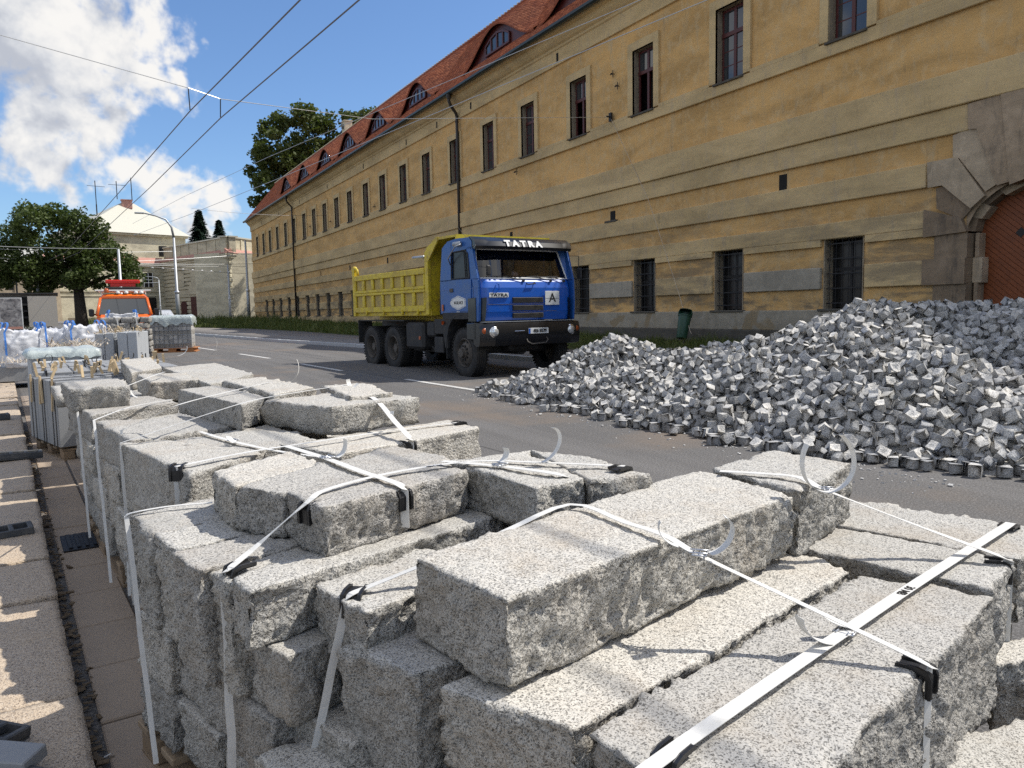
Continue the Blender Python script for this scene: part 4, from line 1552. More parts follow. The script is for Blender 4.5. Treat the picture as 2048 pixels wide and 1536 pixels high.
for i, (n, q, zt, zb) in enumerate(BLK):
    near = n in ('TB1', 'TB2', 'N1', 'N2', 'N3', 'N4', 'E1', 'F', 'G', 'N5', 'N6')
    mid = n[0] in 'ATP'
    res = .0105 if near else .0125 if mid else .02
    if n == 'TB2':
        q = [tuple(np.array(q[0]) + (.004, 0)), tuple(np.array(q[1]) + (.004, 0)), q[2], q[3]]
    big = n in ('TB1', 'N1', 'N2')
    o = rough_block('granite_block', q, zt, zb, res=res, seed=i * 3 + 1, chip=.015, amp=.014 if not big else .0125, top=.0025, mat=M_GR)
    tag(o, NAMES[n], 'stone block', GRP)


def blk(x0, y0, x1, y1, zt, zb, label, seed, ang=0, res=.024, o_=(0, 0)):
    """block between two corners in a frame turned by ang about o_"""
    c, s = math.cos(ang), math.sin(ang)
    f = lambda x, y: (o_[0] + x * c - y * s, o_[1] + x * s + y * c)
    q = [f(x0, y1), f(x0, y0), f(x1, y0), f(x1, y1)]
    o = rough_block('granite_block', q, zt, zb, res=res, seed=seed, chip=.015, amp=.014, mat=M_GR)
    return tag(o, label, 'stone block', GRP)


# supporting layers, seen on the gutter side of each stack
AB = math.radians(7.0)
OB = (.235, 2.80)                 # near left bottom corner of the third stack
ordn = ['nearest', 'second', 'third', 'fourth', 'fifth', 'sixth', 'seventh', 'eighth']
layn = ['bottom', 'second', 'third']
for L, (za, zb) in enumerate(((.145, .325), (.33, .50), (.505, .685))):
    v = .0 if L != 1 else .05
    ws = [[.42, .50, .38, .46, .44, .50, .42], [.50, .40, .48, .42, .46, .40, .45], [.46, .52, .40, .50, .42, .44, .40]][L]
    for k, wd in enumerate(ws):
        ins = random.uniform(-.03, .035)
        blk(ins, v, .72 + random.uniform(-.03, .03), v + wd - .012, zb - .004, za, f'granite block, {ordn[k]} along the gutter side in the {layn[L]} layer of the third stack', 500 + L * 10 + k, AB, .017 if k < 4 else .025, OB)
        v += wd
# core and road side of the third stack
k = 0
for L, (za, zb) in enumerate(((.145, .40), (.405, .675))):
    v = .0
    for wd in (.55, .6, .55, .6, .7, .6, .5):
        blk(.75, v, 1.52, v + wd - .012, zb, za, f'granite block, {ordn[k % 7]} from near in the {("lower", "upper")[L]} road side layer, third stack', 560 + k, AB, .04, OB)
        v += wd
        k += 1
for k, (a, b, c, d, z) in enumerate(((.6, 3.55, 1.3, 4.2, .80), (.45, 4.4, 1.2, 4.95, .80), (.3, 5.1, 1.1, 5.6, .79), (.28, 5.7, .95, 6.3, .80), (.28, 6.4, 1.1, 7.3, .79), (.22, 7.35, 1.0, 8.4, .79), (.65, 4.0, 1.35, 4.4, .85))):
    blk(a, b, c, d, z, .69, f'{ordn[k]} granite block mostly covered by the top blocks of the third stack', 590 + k, math.radians(4), .035)
# middle stack lower layers (frame turned like its left side)
AA = math.radians(14)
OA = (.300, 1.74)
for L, (za, zb) in enumerate(((.145, .31), (.315, .49))):
    v = 0.0
    for k, wd in enumerate(([.34, .30, .33], [.28, .36, .33])[L]):
        blk(random.uniform(-.015, .02), v, .9, v + wd - .01, zb, za, f'granite block, {ordn[k]} along the gutter side in the {("bottom", "second")[L]} middle stack layer', 610 + L * 10 + k, AA, .014, OA)
        v += wd
blk(.02, -.02, .95, .22, .662, .495, 'granite block with a lit rough face under the edge block of the middle stack', 640, math.radians(19), .012, (.31, 1.70))
blk(.32, .30, .92, .60, .78, .50, 'granite block inside the middle stack below the three upper blocks', 641, AA, .03, OA)
blk(.32, .61, .92, .95, .785, .50, 'granite block at the back of the middle stack below the three upper blocks', 642, AA, .03, OA)
for k, (a, b, c, d, zt_, zb_2) in enumerate(((.93, -.1, 1.3, .3, .79, .50), (.93, .31, 1.3, .62, .79, .5), (.9, .0, 1.35, .6, .49, .145))):
    blk(a, b, c, d, zt_, zb_2, f'granite block at the road side of the middle stack, {("upper near", "upper far", "lower")[k]} one', 650 + k, math.radians(16), .03, OA)
# nearest stack lower layers
AC = math.radians(14)
OC = (.56, .98)
for k, (a, b, c, d, zt_, zb_2) in enumerate(((.0, .12, 1.2, .42, .445, .145), (.02, -.22, 1.25, .11, .415, .145), (1.24, -.1, 1.75, .2, .49, .145), (1.24, .22, 1.72, .62, .49, .145), (-.12, .45, .4, .80, .44, .145), (.42, .45, 1.2, .78, .44, .145))):
    blk(a, b, c, d, zt_, zb_2, f'granite block low in the nearest stack, {("under the broken end", "under the strap running along", "lower right near", "lower right far", "under the shaded tall block", "in the hidden back row")[k]}', 660 + k, AC, .02, OC)


# pallets -------------------------------------------------------------------
def pallet(x, y, ang, L, W, label, group='wooden pallets under the stone stacks'):
    r = empty('pallet', (x, y, g(y)), ang, label, 'pallet', group)
    for i in range(3):
        for j in range(3):
            MB().box(-.05, .05, -.07, .07, .022, .10, bev=.004).build('pallet_block', M_WOOD, r).location = (.06 + i * (W - .12) / 2, .08 + j * (L - .16) / 2, 0)
    for i in range(3):
        MB().box(-.05, .05, 0, L, .0, .021, bev=.003).build('bottom_board', M_WOOD, r).location = (.06 + i * (W - .12) / 2, 0, 0)
    n = max(5, int(L / .2))
    pb = None
    for j in range(n):
        if pb is None:
            pb = MB().box(0, W, -.05, .05, .101, .124, bev=.003).build('top_board', M_WOOD, r)
            o = pb
        else:
            o = pb.copy()
            COL.objects.link(o)
        o.location = (0, .06 + j * (L - .12) / (n - 1), 0)
    return r


pallet(.66, 1.02, AC, .72, 1.1, 'low wooden pallet under the nearest granite stack')
pallet(.29, 1.72, AA, 1.0, 1.1, 'low wooden pallet under the middle granite stack')
pallet(OB[0] + .03, OB[1] + .02, AB, 1.35, 1.35, 'wooden pallet end showing under the near part of the third stack')
pallet(.05, 4.45, AB, 1.4, 1.35, 'wooden pallet end showing under the far part of the third stack')


# straps ----------------------------------------------------------------------
def ribbon(mb, pts, w=.022, th=.0012, up=(0, 0, 1), wv=None):
    pts = [Vector(p) for p in pts]
    n = len(pts)
    lastw = None
    base = len(mb.v)
    for i, p in enumerate(pts):
        d = pts[min(i + 1, n - 1)] - pts[max(i - 1, 0)]
        if wv is not None:
            sd = Vector(wv[i] if isinstance(wv, list) else wv)
        else:
            h = Vector((d.x, d.y, 0))
            if h.length > .25 * d.length:
                sd = Vector((-d.y, d.x, 0)).normalized()
                if lastw is not None and sd.dot(lastw) < 0:
                    sd = -sd
            else:
                sd = lastw if lastw is not None else Vector((1, 0, 0))
        lastw = sd
        nn = d.normalized().cross(sd).normalized()
        for a, b in ((-1, 0), (1, 0), (1, 1), (-1, 1)):
            mb.v.append(tuple(p + sd * a * w / 2 + nn * th * b))
    for i in range(n - 1):
        for k in range(4):
            a = base + i * 4 + k
            b = base + i * 4 + (k + 1) % 4
            mb.f.append((a, b, b + 4, a + 4))
    mb.f.append(tuple(base + k for k in (3, 2, 1, 0)))
    mb.f.append(tuple(base + (n - 1) * 4 + k for k in range(4)))
    return mb


def smooth_pts(P, n=5):
    P = [Vector(p) for p in P]
    out_ = []
    for i in range(len(P) - 1):
        a = P[max(i - 1, 0)]
        b = P[i]
        c = P[i + 1]
        d = P[min(i + 2, len(P) - 1)]
        for k in range(n):
            t_ = k / n
            out_.append(.5 * ((2 * b) + (c - a) * t_ + (2 * a - 5 * b + 4 * c - d) * t_ * t_ + (3 * b - a - 3 * c + d) * t_ ** 3))
    out_.append(P[-1])
    return out_


def drop_pts(p, z1, dx=0, dy=0, bulge=.0):
    p = Vector(p)
    n = 8
    return [Vector((p.x + dx * (1 - (1 - k / n) ** 2), p.y + dy * k / n, p.z + (z1 - p.z) * k / n)) for k in range(1, n + 1)]


def buckle(root, p, d):
    d = Vector((d.x, d.y, 0)).normalized()
    s = Vector((-d.y, d.x, 0))
    mb = MB()
    for k in (-1, 0, 1):
        c = Vector(p) + d * k * .014 + Vector((0, 0, .006))
        mb.tube([c - s * .02, c + s * .02], .0022, 6)
    for k in (-1, 1):
        c = Vector(p) + s * k * .02 + Vector((0, 0, .006))
        mb.tube([c - d * .016, c + d * .016], .0022, 6)
    for k in (-1, 1):
        c = Vector(p) + s * k * .012 + Vector((0, 0, .009))
        mb.tube([c - d * .022, c + d * .022], .002, 6)
    mb.build('buckle', M_STEEL, root, smooth=True)


def protector(root, p, outw, w=.040):
    """black plastic angle under a strap at a block edge"""
    o = Vector((outw[0], outw[1], 0)).normalized()
    s = Vector((-o.y, o.x, 0))
    T = Matrix(((o.x, s.x, 0, p[0]), (o.y, s.y, 0, p[1]), (0, 0, 1, p[2]), (0, 0, 0, 1)))
    mb = MB()
    pr = [(-.055, .000), (-.02, .000), (-.006, -.004), (.0, -.012), (.0, -.048), (.005, -.049), (.006, -.010), (-.001, .003), (-.018, .006), (-.055, .005)]
    mb.prism(pr, -w / 2, w / 2, 'xz', T)
    for k in (-1, 1):
        mb.prism([(-.055, .004), (-.018, .004), (.001, -.001), (.006, -.012), (.0055, -.048), (.010, -.047), (.011, -.010), (.004, .006), (-.016, .011), (-.055, .010)], k * w / 2 - .004, k * w / 2 + .004, 'xz', T)
    mb.build('corner_protector', M_BLK, root, bev=.001)


def curl(root, p, r, a0, a1, az, w=.02, name='strap_end', lift=0.0, mat=None):
    """loose strap end springing up in an arc"""
    ca, sa = math.cos(az), math.sin(az)
    P = []
    n = 22
    p = Vector(p)
    rr_ = random.Random(int((p.x + p.y * 3) * 1000))
    tw_ = rr_.uniform(-.6, .6)
    bl_ = rr_.uniform(-.25, .35)
    W_ = []
    for i in range(n + 1):
        a = a0 + (a1 - a0) * i / n
        rr = r * (1 - .12 * i / n + bl_ * math.sin(math.pi * i / n) * .5)
        q_ = tw_ * (i / n) ** 1.5
        W_.append((-sa * math.cos(q_) + ca * math.sin(q_) * .6, ca * math.cos(q_) + sa * math.sin(q_) * .6, math.sin(q_) * .4))
        h = rr * (math.cos(a0) - math.cos(a)) if False else None
        u = rr * (math.sin(a) - math.sin(a0))
        z = rr * (math.cos(a0) - math.cos(a))
        P.append(p + Vector((ca * u, sa * u, z + lift)))
    ribbon(MB(), P, w * 1.15, .0012, wv=W_).build(name, mat or M_STRAP, root, smooth=False)


def strap(key, label, d0=None, d1=None, w=.022, buckles=(), prot=(), pts=None, sm=4, d0o=(0, 0), d1o=(0, 0), lift=.004):
    P = pts or STRAPS[key]
    r = empty('packing_strap', P[len(P) // 2], 0, label, 'strap', 'white webbing straps round the granite stacks')
    off = Vector(P[len(P) // 2])
    Q = smooth_pts([Vector(p) + Vector((0, 0, lift)) for p in P], sm)
    if isinstance(d0, tuple):
        q0, e_ = Q[0], Vector(d0)
        rr_ = random.Random(len(P))
        Q = [e_.lerp(q0, i / 8) + Vector((rr_.uniform(-.002, .002), 0, 0)) for i in range(8)] + Q
    elif d0 is not None:
        Q = list(reversed(drop_pts(Q[0], d0, *d0o))) + Q
    if d1 is not None:
        Q = Q + drop_pts(Q[-1], d1, *d1o)
    Q = [q - off for q in Q]
    ribbon(MB(), Q, w).build('strap_band', M_STRAP, r)
    for i in buckles:
        a, b = Vector(P[i]), Vector(P[min(i + 1, len(P) - 1)])
        buckle(r, a - off + Vector((0, 0, lift)), b - a)
    for i, dr in prot:
        protector(r, Vector(P[i]) - off + Vector((0, 0, -.002)), dr)
    return r, off


WN = .026
r, o_ = strap('s1', 'strap printed with black letters running along the nearest stack towards the asphalt', w=.03, prot=((1, (-.95, -.35)), (5, (.95, .25))), d1=.3, lift=.006)
tm = text_mesh('30 MB', .028, .0003, .001)
to = link('strap_print', tm, r, M_BLK)
a_, b_ = Vector(STRAPS['s1'][3]), Vector(STRAPS['s1'][4])
to.location = a_ + (b_ - a_) * .72 - o_ + Vector((0, 0, .0075))
to.rotation_euler = (0, 0, math.atan2((b_ - a_).y, (b_ - a_).x) + math.pi)
curl(r, Vector(CURLB['c4']) - o_, .16, .1, .75, math.radians(150), .022)
curl(r, Vector(CURLB['c5']) - o_, .10, .15, 1.3, math.radians(165), .024)
buckle(r, Vector(STRAPS['s1'][3]) - o_, Vector((1, .3, 0)))
r, o_ = strap('s2', 'strap crossing over the big top block with a steel buckle and two curled ends', w=.02, d0=(.318, 1.70, .15), d1=.15, buckles=(7,), prot=((1, (-.6, -.8)), (10, (.3, -.95))))
curl(r, Vector(CURLB['c2']) - o_, .055, .2, 1.75, math.radians(150), .02)
curl(r, Vector(CURLB['c3']) - o_, .055, .1, 2.3, math.radians(-20), .02)
r, o_ = strap('s3', 'strap over the road end of the nearest stack with a wide round loop', w=WN, d1=.15, buckles=(3,), prot=((6, (.5, -.85)),))
curl(r, Vector(CURLB['c1']) - o_, .10, .1, 2.6, math.radians(-25), .02)
curl(r, Vector(CURLB['c1']) - o_, .10, .1, 2.2, math.radians(155), .02)
r, o_ = strap('s4', 'strap along the middle stack bending over a protector at its near left corner', w=.02, d0=(.232, 1.90, .15), prot=((1, (-.95, -.35)), (3, (-.9, -.4)), (8, (.9, .3))))
tm = text_mesh('30 MB', .02, .0003, .001)
to = link('strap_print', tm, r, M_BLK)
a_, b_ = Vector(STRAPS['s4'][5]), Vector(STRAPS['s4'][6])
to.location = a_ + (b_ - a_) * .45 - o_ + Vector((0, 0, .0065))
to.rotation_euler = (0, 0, math.atan2((b_ - a_).y, (b_ - a_).x) + math.pi)
r, o_ = strap('s5', 'strap across the three upper blocks dropping past a black protector', w=WN, d1=.82, buckles=(1,), prot=((4, (.3, -.95)),))
curl(r, Vector(CURLB['c6']) - o_, .05, .1, 1.9, math.radians(15), .022)
r, o_ = strap('s6', 'strap over the road side blocks of the middle stack with two curled ends', w=WN, d1=.5, buckles=(1,), prot=((3, (.25, -.95)),))
curl(r, Vector(CURLB['c7']) - o_, .035, .1, 2.0, math.radians(20), .02)
curl(r, Vector(CURLB['c8']) - o_, .08, .3, 2.2, math.radians(-10), .02)
strap('s7', 'short strap over the far left corner of the middle stack', w=.014, d0=(.085, 2.33, .15), prot=())
r, o_ = strap('s8', 'long strap rising from the near left corner of the third stack to the road side', w=.013, d0=(.088, 3.72, .15))
curl(r, Vector(CURLB['c9']) - o_, .09, .2, 1.3, math.radians(100), .022)
r, o_ = strap('s9', 'second strap rising beside the first over the upper blocks of the third stack', w=.013, d0=(.075, 3.86, .15))
curl(r, Vector(CURLB['c10']) - o_, .11, .2, 2.1, math.radians(-25), .022)
r, o_ = strap('s10', 'strap over the near edge blocks of the third stack ending at the road side', w=.02, d0=.40, prot=((0, (-.4, -.9)), (4, (.9, .3))))
curl(r, Vector(CURLB['c13']) - o_, .08, .2, .9, math.radians(120), .022)
r, o_ = strap('s11', 'strap hanging down the gutter side farthest along the third stack', w=.013, d0=(-.085, 5.03, .15))
curl(r, Vector(CURLB['c14']) - o_, .05, .2, 1.6, math.radians(160), .022)
curl(r, Vector(CURLB['c11']) - o_, .14, .1, 1.5, math.radians(10), .022)
r, o_ = strap('s12', 'strap hanging down the gutter side between the others on the third stack', w=.013, d0=(.005, 4.10, .15))
curl(r, Vector(CURLB['c12']) - o_, .20, .2, 2.0, math.radians(-20), .024)
r, o_ = strap('s13', 'strap stretched over the squared upper block of the third stack to a black protector', w=.026, d1=.80, buckles=(0,), prot=((4, (.3, -.95)),))
curl(r, Vector(CURLB['c15']) - o_, .05, .2, 2.2, math.radians(200), .02)
curl(r, Vector(STRAPS['s13'][0]) - o_, .16, .1, .8, math.radians(20), .022)
strap('s14', 'strap lying diagonally over the shaded centre of the third stack', w=.022, buckles=(1,))

# ------------------------------------------------------------------ grey sawn kerbs (fourth pallet) with spacer wood
AK = math.radians(15.5)
OK_ = (-.353, 8.80)
kp = empty('kerb_pallet', (*OK_, 0), math.radians(15.5), 'pallet of upright grey sawn kerbstones with black bands and pale wooden spacers', 'pallet load')
cs = MB()
for j in range(3):
    for i in range(7):
        w_ = .19
        MB().box(i * w_ + .002, (i + 1) * w_ - .006, j * .385 + .003, (j + 1) * .385 - .012, .145, .80 + random.uniform(-.006, .006), bev=.006).build('kerbstone', M_SLABG, kp)
for y_ in (.06, .17, .47, .56, .86, 1.0):
    MB().box(-.004, 1.34, y_, y_ + .014, .806, .809).box(-.006, -.002, y_, y_ + .014, .13, .81).build('black_band', M_BLK, kp)
for k in range(16):
    x_, y_ = random.uniform(.0, 1.25), random.uniform(.05, 1.1)
    T = Matrix.Translation((x_, y_, .81)) @ Matrix.Rotation(random.uniform(-.5, .5), 4, 'X') @ Matrix.Rotation(random.uniform(-.6, .6), 4, 'Y')
    MB().box(-.012, .012, -.009, .009, 0, random.uniform(.07, .16), T).build('spacer_lath', M_WOODL, kp)
for (y_, a, l_) in ((.04, .2, .34), (.52, .18, .30), (.50, -.12, .28), (.90, .1, .3)):
    T = Matrix.Translation((-.016, y_, .84)) @ Matrix.Rotation(a, 4, 'X')
    MB().box(-.008, .008, -.012, .012, -l_, .0, T).build('spacer_lath', M_WOODL, kp)
pallet(OK_[0] + .02, OK_[1] + .02, AK, 1.1, 1.3, 'wooden pallet under the upright grey sawn kerbstones')


def lying_kerb_pallet(x, y, ang, nx, ny, z0, z1, name, label, mat, cat, sx, sy, plabel=None, bands=(), pegs=0, curls=0, zj=.0, tops=None):
    gz = g(y)
    r = empty(name, (x, y, gz), ang, label, cat)
    for i in range(nx):
        for j in range(ny):
            zz = z1 + random.uniform(-.01, .01) + (tops[i % len(tops)] if tops else 0)
            MB().box(i * sx + .004, (i + 1) * sx - .004, j * sy + .004, (j + 1) * sy - .004, z0, zz, bev=.008).build('stone', mat, r)
    for b in bands:
        MB().box(b, b + .02, -.006, ny * sy + .004, z1 + .012, z1 + .016).box(b, b + .02, -.010, -.004, z0, z1 + .016).build('black_band', M_BLK, r)
    for k in range(pegs):
        T = Matrix.Translation((random.uniform(.02, nx * sx), random.uniform(.02, ny * sy), z1 + .0)) @ Matrix.Rotation(random.uniform(-.35, .35), 4, 'X') @ Matrix.Rotation(random.uniform(-.35, .35), 4, 'Y')
        MB().box(-.014, .014, -.011, .011, 0, random.uniform(.05, .13), T).build('spacer_lath', M_WOODL, r)
    for k in range(curls):
        p = (random.uniform(.05, nx * sx), random.uniform(.0, ny * sy), z1 + .02)
        curl(r, p, random.uniform(.03, .07), .2, random.uniform(2, 4.5), random.uniform(0, 6.28), .014, 'band_end', mat=M_BLK)
    return r


lying_kerb_pallet(-.60, 10.25, math.radians(4), 8, 6, .145, .82, 'kerb_pallet', 'second pallet of grey sawn kerbstones bristling with wooden laths and black band ends', M_SLABG, 'pallet load', .19, .36, bands=(.1, .6, 1.2), pegs=30, curls=20)
pallet(-.58, 10.3, math.radians(4), 2.1, 1.5, 'wooden pallet under the kerbstones bristling with laths')
lying_kerb_pallet(-.84, 13.5, math.radians(6), 1, 3, .14, .93, 'kerb_stack', 'stack of large pale concrete kerbs lying crosswise behind the wooden laths', M_SLABL, 'pallet load', .96, .34, tops=(.0,))
r = empty('kerb_stack', (-.78, 13.2, 0), math.radians(6), 'single long pale concrete kerb lying in front of the larger ones', 'kerbstone')
MB().box(0, .90, 0, .26, .14, .80, bev=.015).build('stone', M_SLABL, r)
lying_kerb_pallet(.03, 15.7, math.radians(-12), 2, 3, .14, 1.12, 'slab_pallet', 'pallet of upright pale slabs between wooden laths, left of the hairy strap ends', M_SLABL, 'pallet load', .155, .4, pegs=7, curls=3)
lying_kerb_pallet(.38, 15.4, math.radians(-12), 2, 3, .14, 1.14, 'slab_pallet', 'pallet of upright pale slabs nearest the road, beside the granite on its pallet', M_SLABL, 'pallet load', .165, .4, pegs=5, curls=3)
lying_kerb_pallet(-2.75, 24.6, math.radians(-3), 8, 4, .16, .80, 'slab_pallet', 'pallet of upright grey slabs with black bands at the left edge behind the kerb', M_SLABG, 'pallet load', .2, .35, bands=(.35, .95, 1.35), pegs=4)
pallet(-2.72, 24.7, math.radians(-3), 1.4, 1.55, 'wooden pallet under the upright slabs at the left edge')
# loose tan strap ends lying on the stacks as a tangle
def tangle(x0, x1, y0, y1, z, n, label, seed, mat):
    rs = random.Random(seed)
    mb = MB()
    for k in range(n):
        p = Vector((rs.uniform(x0, x1), rs.uniform(y0, y1), z))
        a = rs.uniform(0, 6.28)
        P = [p]
        for i in range(6):
            a += rs.uniform(-1.1, 1.1)
            p = p + Vector((math.cos(a) * .04, math.sin(a) * .04, rs.uniform(-.03, .045)))
            p.z = max(p.z, z)
            P.append(p)
        ribbon(mb, P, .018, .002)
    o = mb.build('strap_tangle', mat)
    return tag(o, label, 'strap ends', kind='stuff')


tangle(.05, .65, 15.5, 16.4, 1.14, 60, 'tangle of tan strap ends on the upright pale slabs', 1, M_HEMP)
tangle(-.7, .1, 14.4, 16.2, .95, 110, 'tangle of pale strap ends behind the concrete kerbs', 2, M_HEMP)
tangle(-2.1, -.9, 17.0, 17.8, .62, 60, 'tangle of strap ends in front of the white bags', 3, M_HEMP)

# far granite pallet and crate of setts by the road
fp = empty('granite_pallet', (.22, 27.6, g(27.6)), math.radians(-8), 'pallet of rough dressed granite in layers with two white straps, left of the mesh crate', 'pallet load')
for L in range(6):
    x_ = 0 if L > 1 else .85
    while x_ < 1.40:
        w_ = min(random.uniform(.35, .7), 1.46 - x_)
        if w_ < .1:
            break
        rough_block('granite_piece', [(x_, .9), (x_, 0), (x_ + w_ - .02, 0), (x_ + w_ - .02, .9)], .14 + (L + 1) * .195 - (.015), .14 + L * .195, res=.05, seed=700 + L * 9 + int(x_ * 10), chip=.03, amp=.02, mat=M_GRF, parent=fp)
        x_ += w_
for x_ in (.5, 1.05):
    ribbon(MB(), [(x_ - .5, .85, 1.33), (x_ - .1, .03, 1.335), (x_, -.03, 1.29), (x_ + .05, -.035, .8), (x_ + .08, -.04, .25)], .04, .002, wv=(1, .1, 0)).build('strap_band', M_STRAP, fp)
cr = empty('sett_crate', (1.78, 30.0, g(30)), math.radians(-14), 'wire mesh crate of stacked grey setts on an orange pallet, covered with plastic sheet', 'crate')
for L in range(7):
    for i in range(9):
        MB().box(i * .152 + .004, (i + 1) * .152 - .004, .0 + random.uniform(-.006, .006), .9, .16 + L * .152 + .003, .16 + (L + 1) * .152 - .003, bev=.01).build('sett', M_SETT if L % 3 else M_GRF, cr)
wm = MB()
for i in range(10):
    wm.tube([(i * .153 - .01, -.02, .14), (i * .153 - .01, -.02, 1.28)], .009, 5)
for j in range(8):
    wm.tube([(-.02, -.02, .16 + j * .155), (1.39, -.02, .16 + j * .155)], .008, 5)
    wm.tube([(-.02, -.02, .16 + j * .155), (-.02, .92, .16 + j * .155)], .008, 5)
for i in range(7):
    wm.tube([(-.02, i * .153, .14), (-.02, i * .153, 1.28)], .009, 5)
wm.build('mesh_panel', M_GALV, cr)
M_PAL = plain('orange_pallet_wood', (.45, .20, .08), .8, noise=.4, scale=8, dirt=(.3, .16, .08))
for i in (0, .6, 1.2):
    MB().box(i - .02, i + .24, -.06, .95, .03, .13).build('pallet_block', M_PAL, cr)
MB().box(-.05, 1.5, -.08, .98, .13, .155).box(-.05, 1.5, -.08, .98, .0, .03).build('pallet_boards', M_PAL, cr)


def sheet(name, x0, x1, y0, y1, z, hang, label, parent=None, mat=None, seed=0, nx=36, ny=26, amp=.05, loc=(0, 0, 0), rz=0, gz=0, base=None):
    xs = np.linspace(x0 - hang, x1 + hang, nx)
    ys = np.linspace(y0 - hang, y1 + hang, ny)
    XX, YY = np.meshgrid(xs, ys)
    P = np.column_stack([XX.ravel(), YY.ravel(), np.zeros(XX.size)])
    n = fbm(P * 3 + seed, 4)
    n2 = 1 - abs(fbm(P * 5 + seed + 9, 3)) * 2
    over = np.maximum(np.maximum(x0 - P[:, 0], P[:, 0] - x1), np.maximum(y0 - P[:, 1], P[:, 1] - y1))
    over = np.clip(over, 0, None)
    Z = z + amp * n + amp * .25 * n2 - over * (1.25 + .8 * n)
    X = np.clip(P[:, 0], x0 - .04 - .04 * abs(n), x1 + .04 + .06 * abs(n))
    Y = np.clip(P[:, 1], y0 - .04 - .05 * abs(n), y1 + .04 + .04 * abs(n))
    V = np.column_stack([X, Y, Z])
    F = [(j * nx + i, j * nx + i + 1, (j + 1) * nx + i + 1, (j + 1) * nx + i) for j in range(ny - 1) for i in range(nx - 1)]
    o = link(name, mesh_np(name, V, F), parent, mat or M_FOIL, smooth=True)
    return o


s_ = sheet('plastic_sheet', 0, 1.38, 0, .9, 1.29, .22, '', cr, M_FOIL, 3)
s_ = sheet('plastic_sheet', .0, .9, 0, .95, .97, .10, '', None, M_FOIL, 8, amp=.03)
s_.location = (-.84, 13.5, 0)
s_.rotation_euler = (0, 0, math.radians(6))
tag(s_, 'crumpled pale plastic sheet lying on the large concrete kerbs', 'plastic sheet')


# big bags ---------------------------------------------------------------------
def bigbag(x, y, rz, w_, d_, h, z0, seed, label, sag=.15, loops=((-1, -1), (1, -1), (1, 1), (-1, 1)), open_=False):
    n = 22
    G, Q = box_grid(n, n, n)
    P = G / n * 2 - 1
    r = np.max(np.abs(P), axis=1)
    L = np.linalg.norm(P, axis=1)
    S = P * (.82 + .18 / np.maximum(L, .01))[:, None]
    S = P * .72 + P / L[:, None] * .33
    nn = fbm(P * 2.2 + seed * 5, 4, .6)
    n2 = 1 - abs(fbm(P * 3.7 + seed * 3 + 5, 4)) * 2
    S = S * (1 + .07 * nn + .012 * n2)[:, None]
    top = np.clip(P[:, 2], 0, 1)
    S[:, 2] += -top * sag * (1 - .55 * (P[:, 0] ** 2 + P[:, 1] ** 2)) + top * (.09 * nn + .02 * n2)
    V = S * np.array([w_ / 2, d_ / 2, h / 2])
    V[:, 2] += h / 2
    bag = empty('bulk_bag', (x, y, z0), rz, label, 'bulk bag', 'white bulk bags with blue loops')
    link('bag_body', mesh_np('bag_body', V, Q), bag, M_BAG, smooth=True)
    for k, (sx, sy) in enumerate(loops):
        c = Vector((sx * w_ * .44, sy * d_ * .44, h * .86))
        P2 = []
        for i in range(13):
            a = math.pi * i / 12
            P2.append(c + Vector((.03 * math.sin(a * 2) - .05 * sx * math.sin(a), -.08 * math.cos(a), .20 * math.sin(a))))
        P2 = [c + Vector((0, -.14, -.45)), c + Vector((0, -.13, -.15))] + P2 + [c + Vector((.0, .10, -.2))]
        ribbon(MB(), P2, .036, .004, wv=(1, 0, 0)).build('lifting_loop', M_BLUELOOP, bag)
    return bag


bigbag(-1.26, 18.6, .2, .80, .8, .86, .44, 1, 'slumped white bulk bag farthest left with a blue loop standing up', .5)
bigbag(-.66, 18.9, -.1, .72, .8, .86, .42, 2, 'white bulk bag in the middle of the row with small blue loops', .3)
bigbag(-.13, 18.7, .15, .74, .8, .90, .42, 3, 'white bulk bag at the right of the row with a tall blue loop', .28)
bigbag(.92, 29.4, .0, 1.0, .9, .75, .86, 4, 'white bulk bag standing in front of the orange van windscreen', .35)
lying_kerb_pallet(-1.7, 18.2, .03, 3, 3, .14, .42, 'bag_plinth', 'low stack of grey slabs under the white bulk bags', M_SLABG, 'pallet load', .60, .4)
r = lying_kerb_pallet(-.12, 24.6, -.05, 2, 2, .14, .98, 'slab_pallet', 'small pallet of pale slabs just behind the bulk bags, left of the orange van', M_SLABL, 'pallet load', .18, .4)

# ------------------------------------------------------------------ heap of granite setts
PK = [(7.55, 10.1, .98, 1.95), (8.75, 6.35, 1.50, 3.1), (10.9, 5.4, 1.50, 3.4), (7.5, 8.6, .80, 1.85), (6.75, 11.45, .34, .95), (9.1, 3.6, 1.15, 2.55), (12.0, 3.0, 1.3, 3.2), (8.6, 8.9, .85, 1.9),
      (8.3, 10.6, .62, 1.5), (9.6, 7.9, 1.0, 2.2), (7.4, 7.2, .95, 1.7), (7.6, 5.0, .95, 1.8), (9.8, 5.7, 1.47, 2.9), (11, 1.2, 1.1, 3.0), (8.8, 2.6, .7, 1.8)]


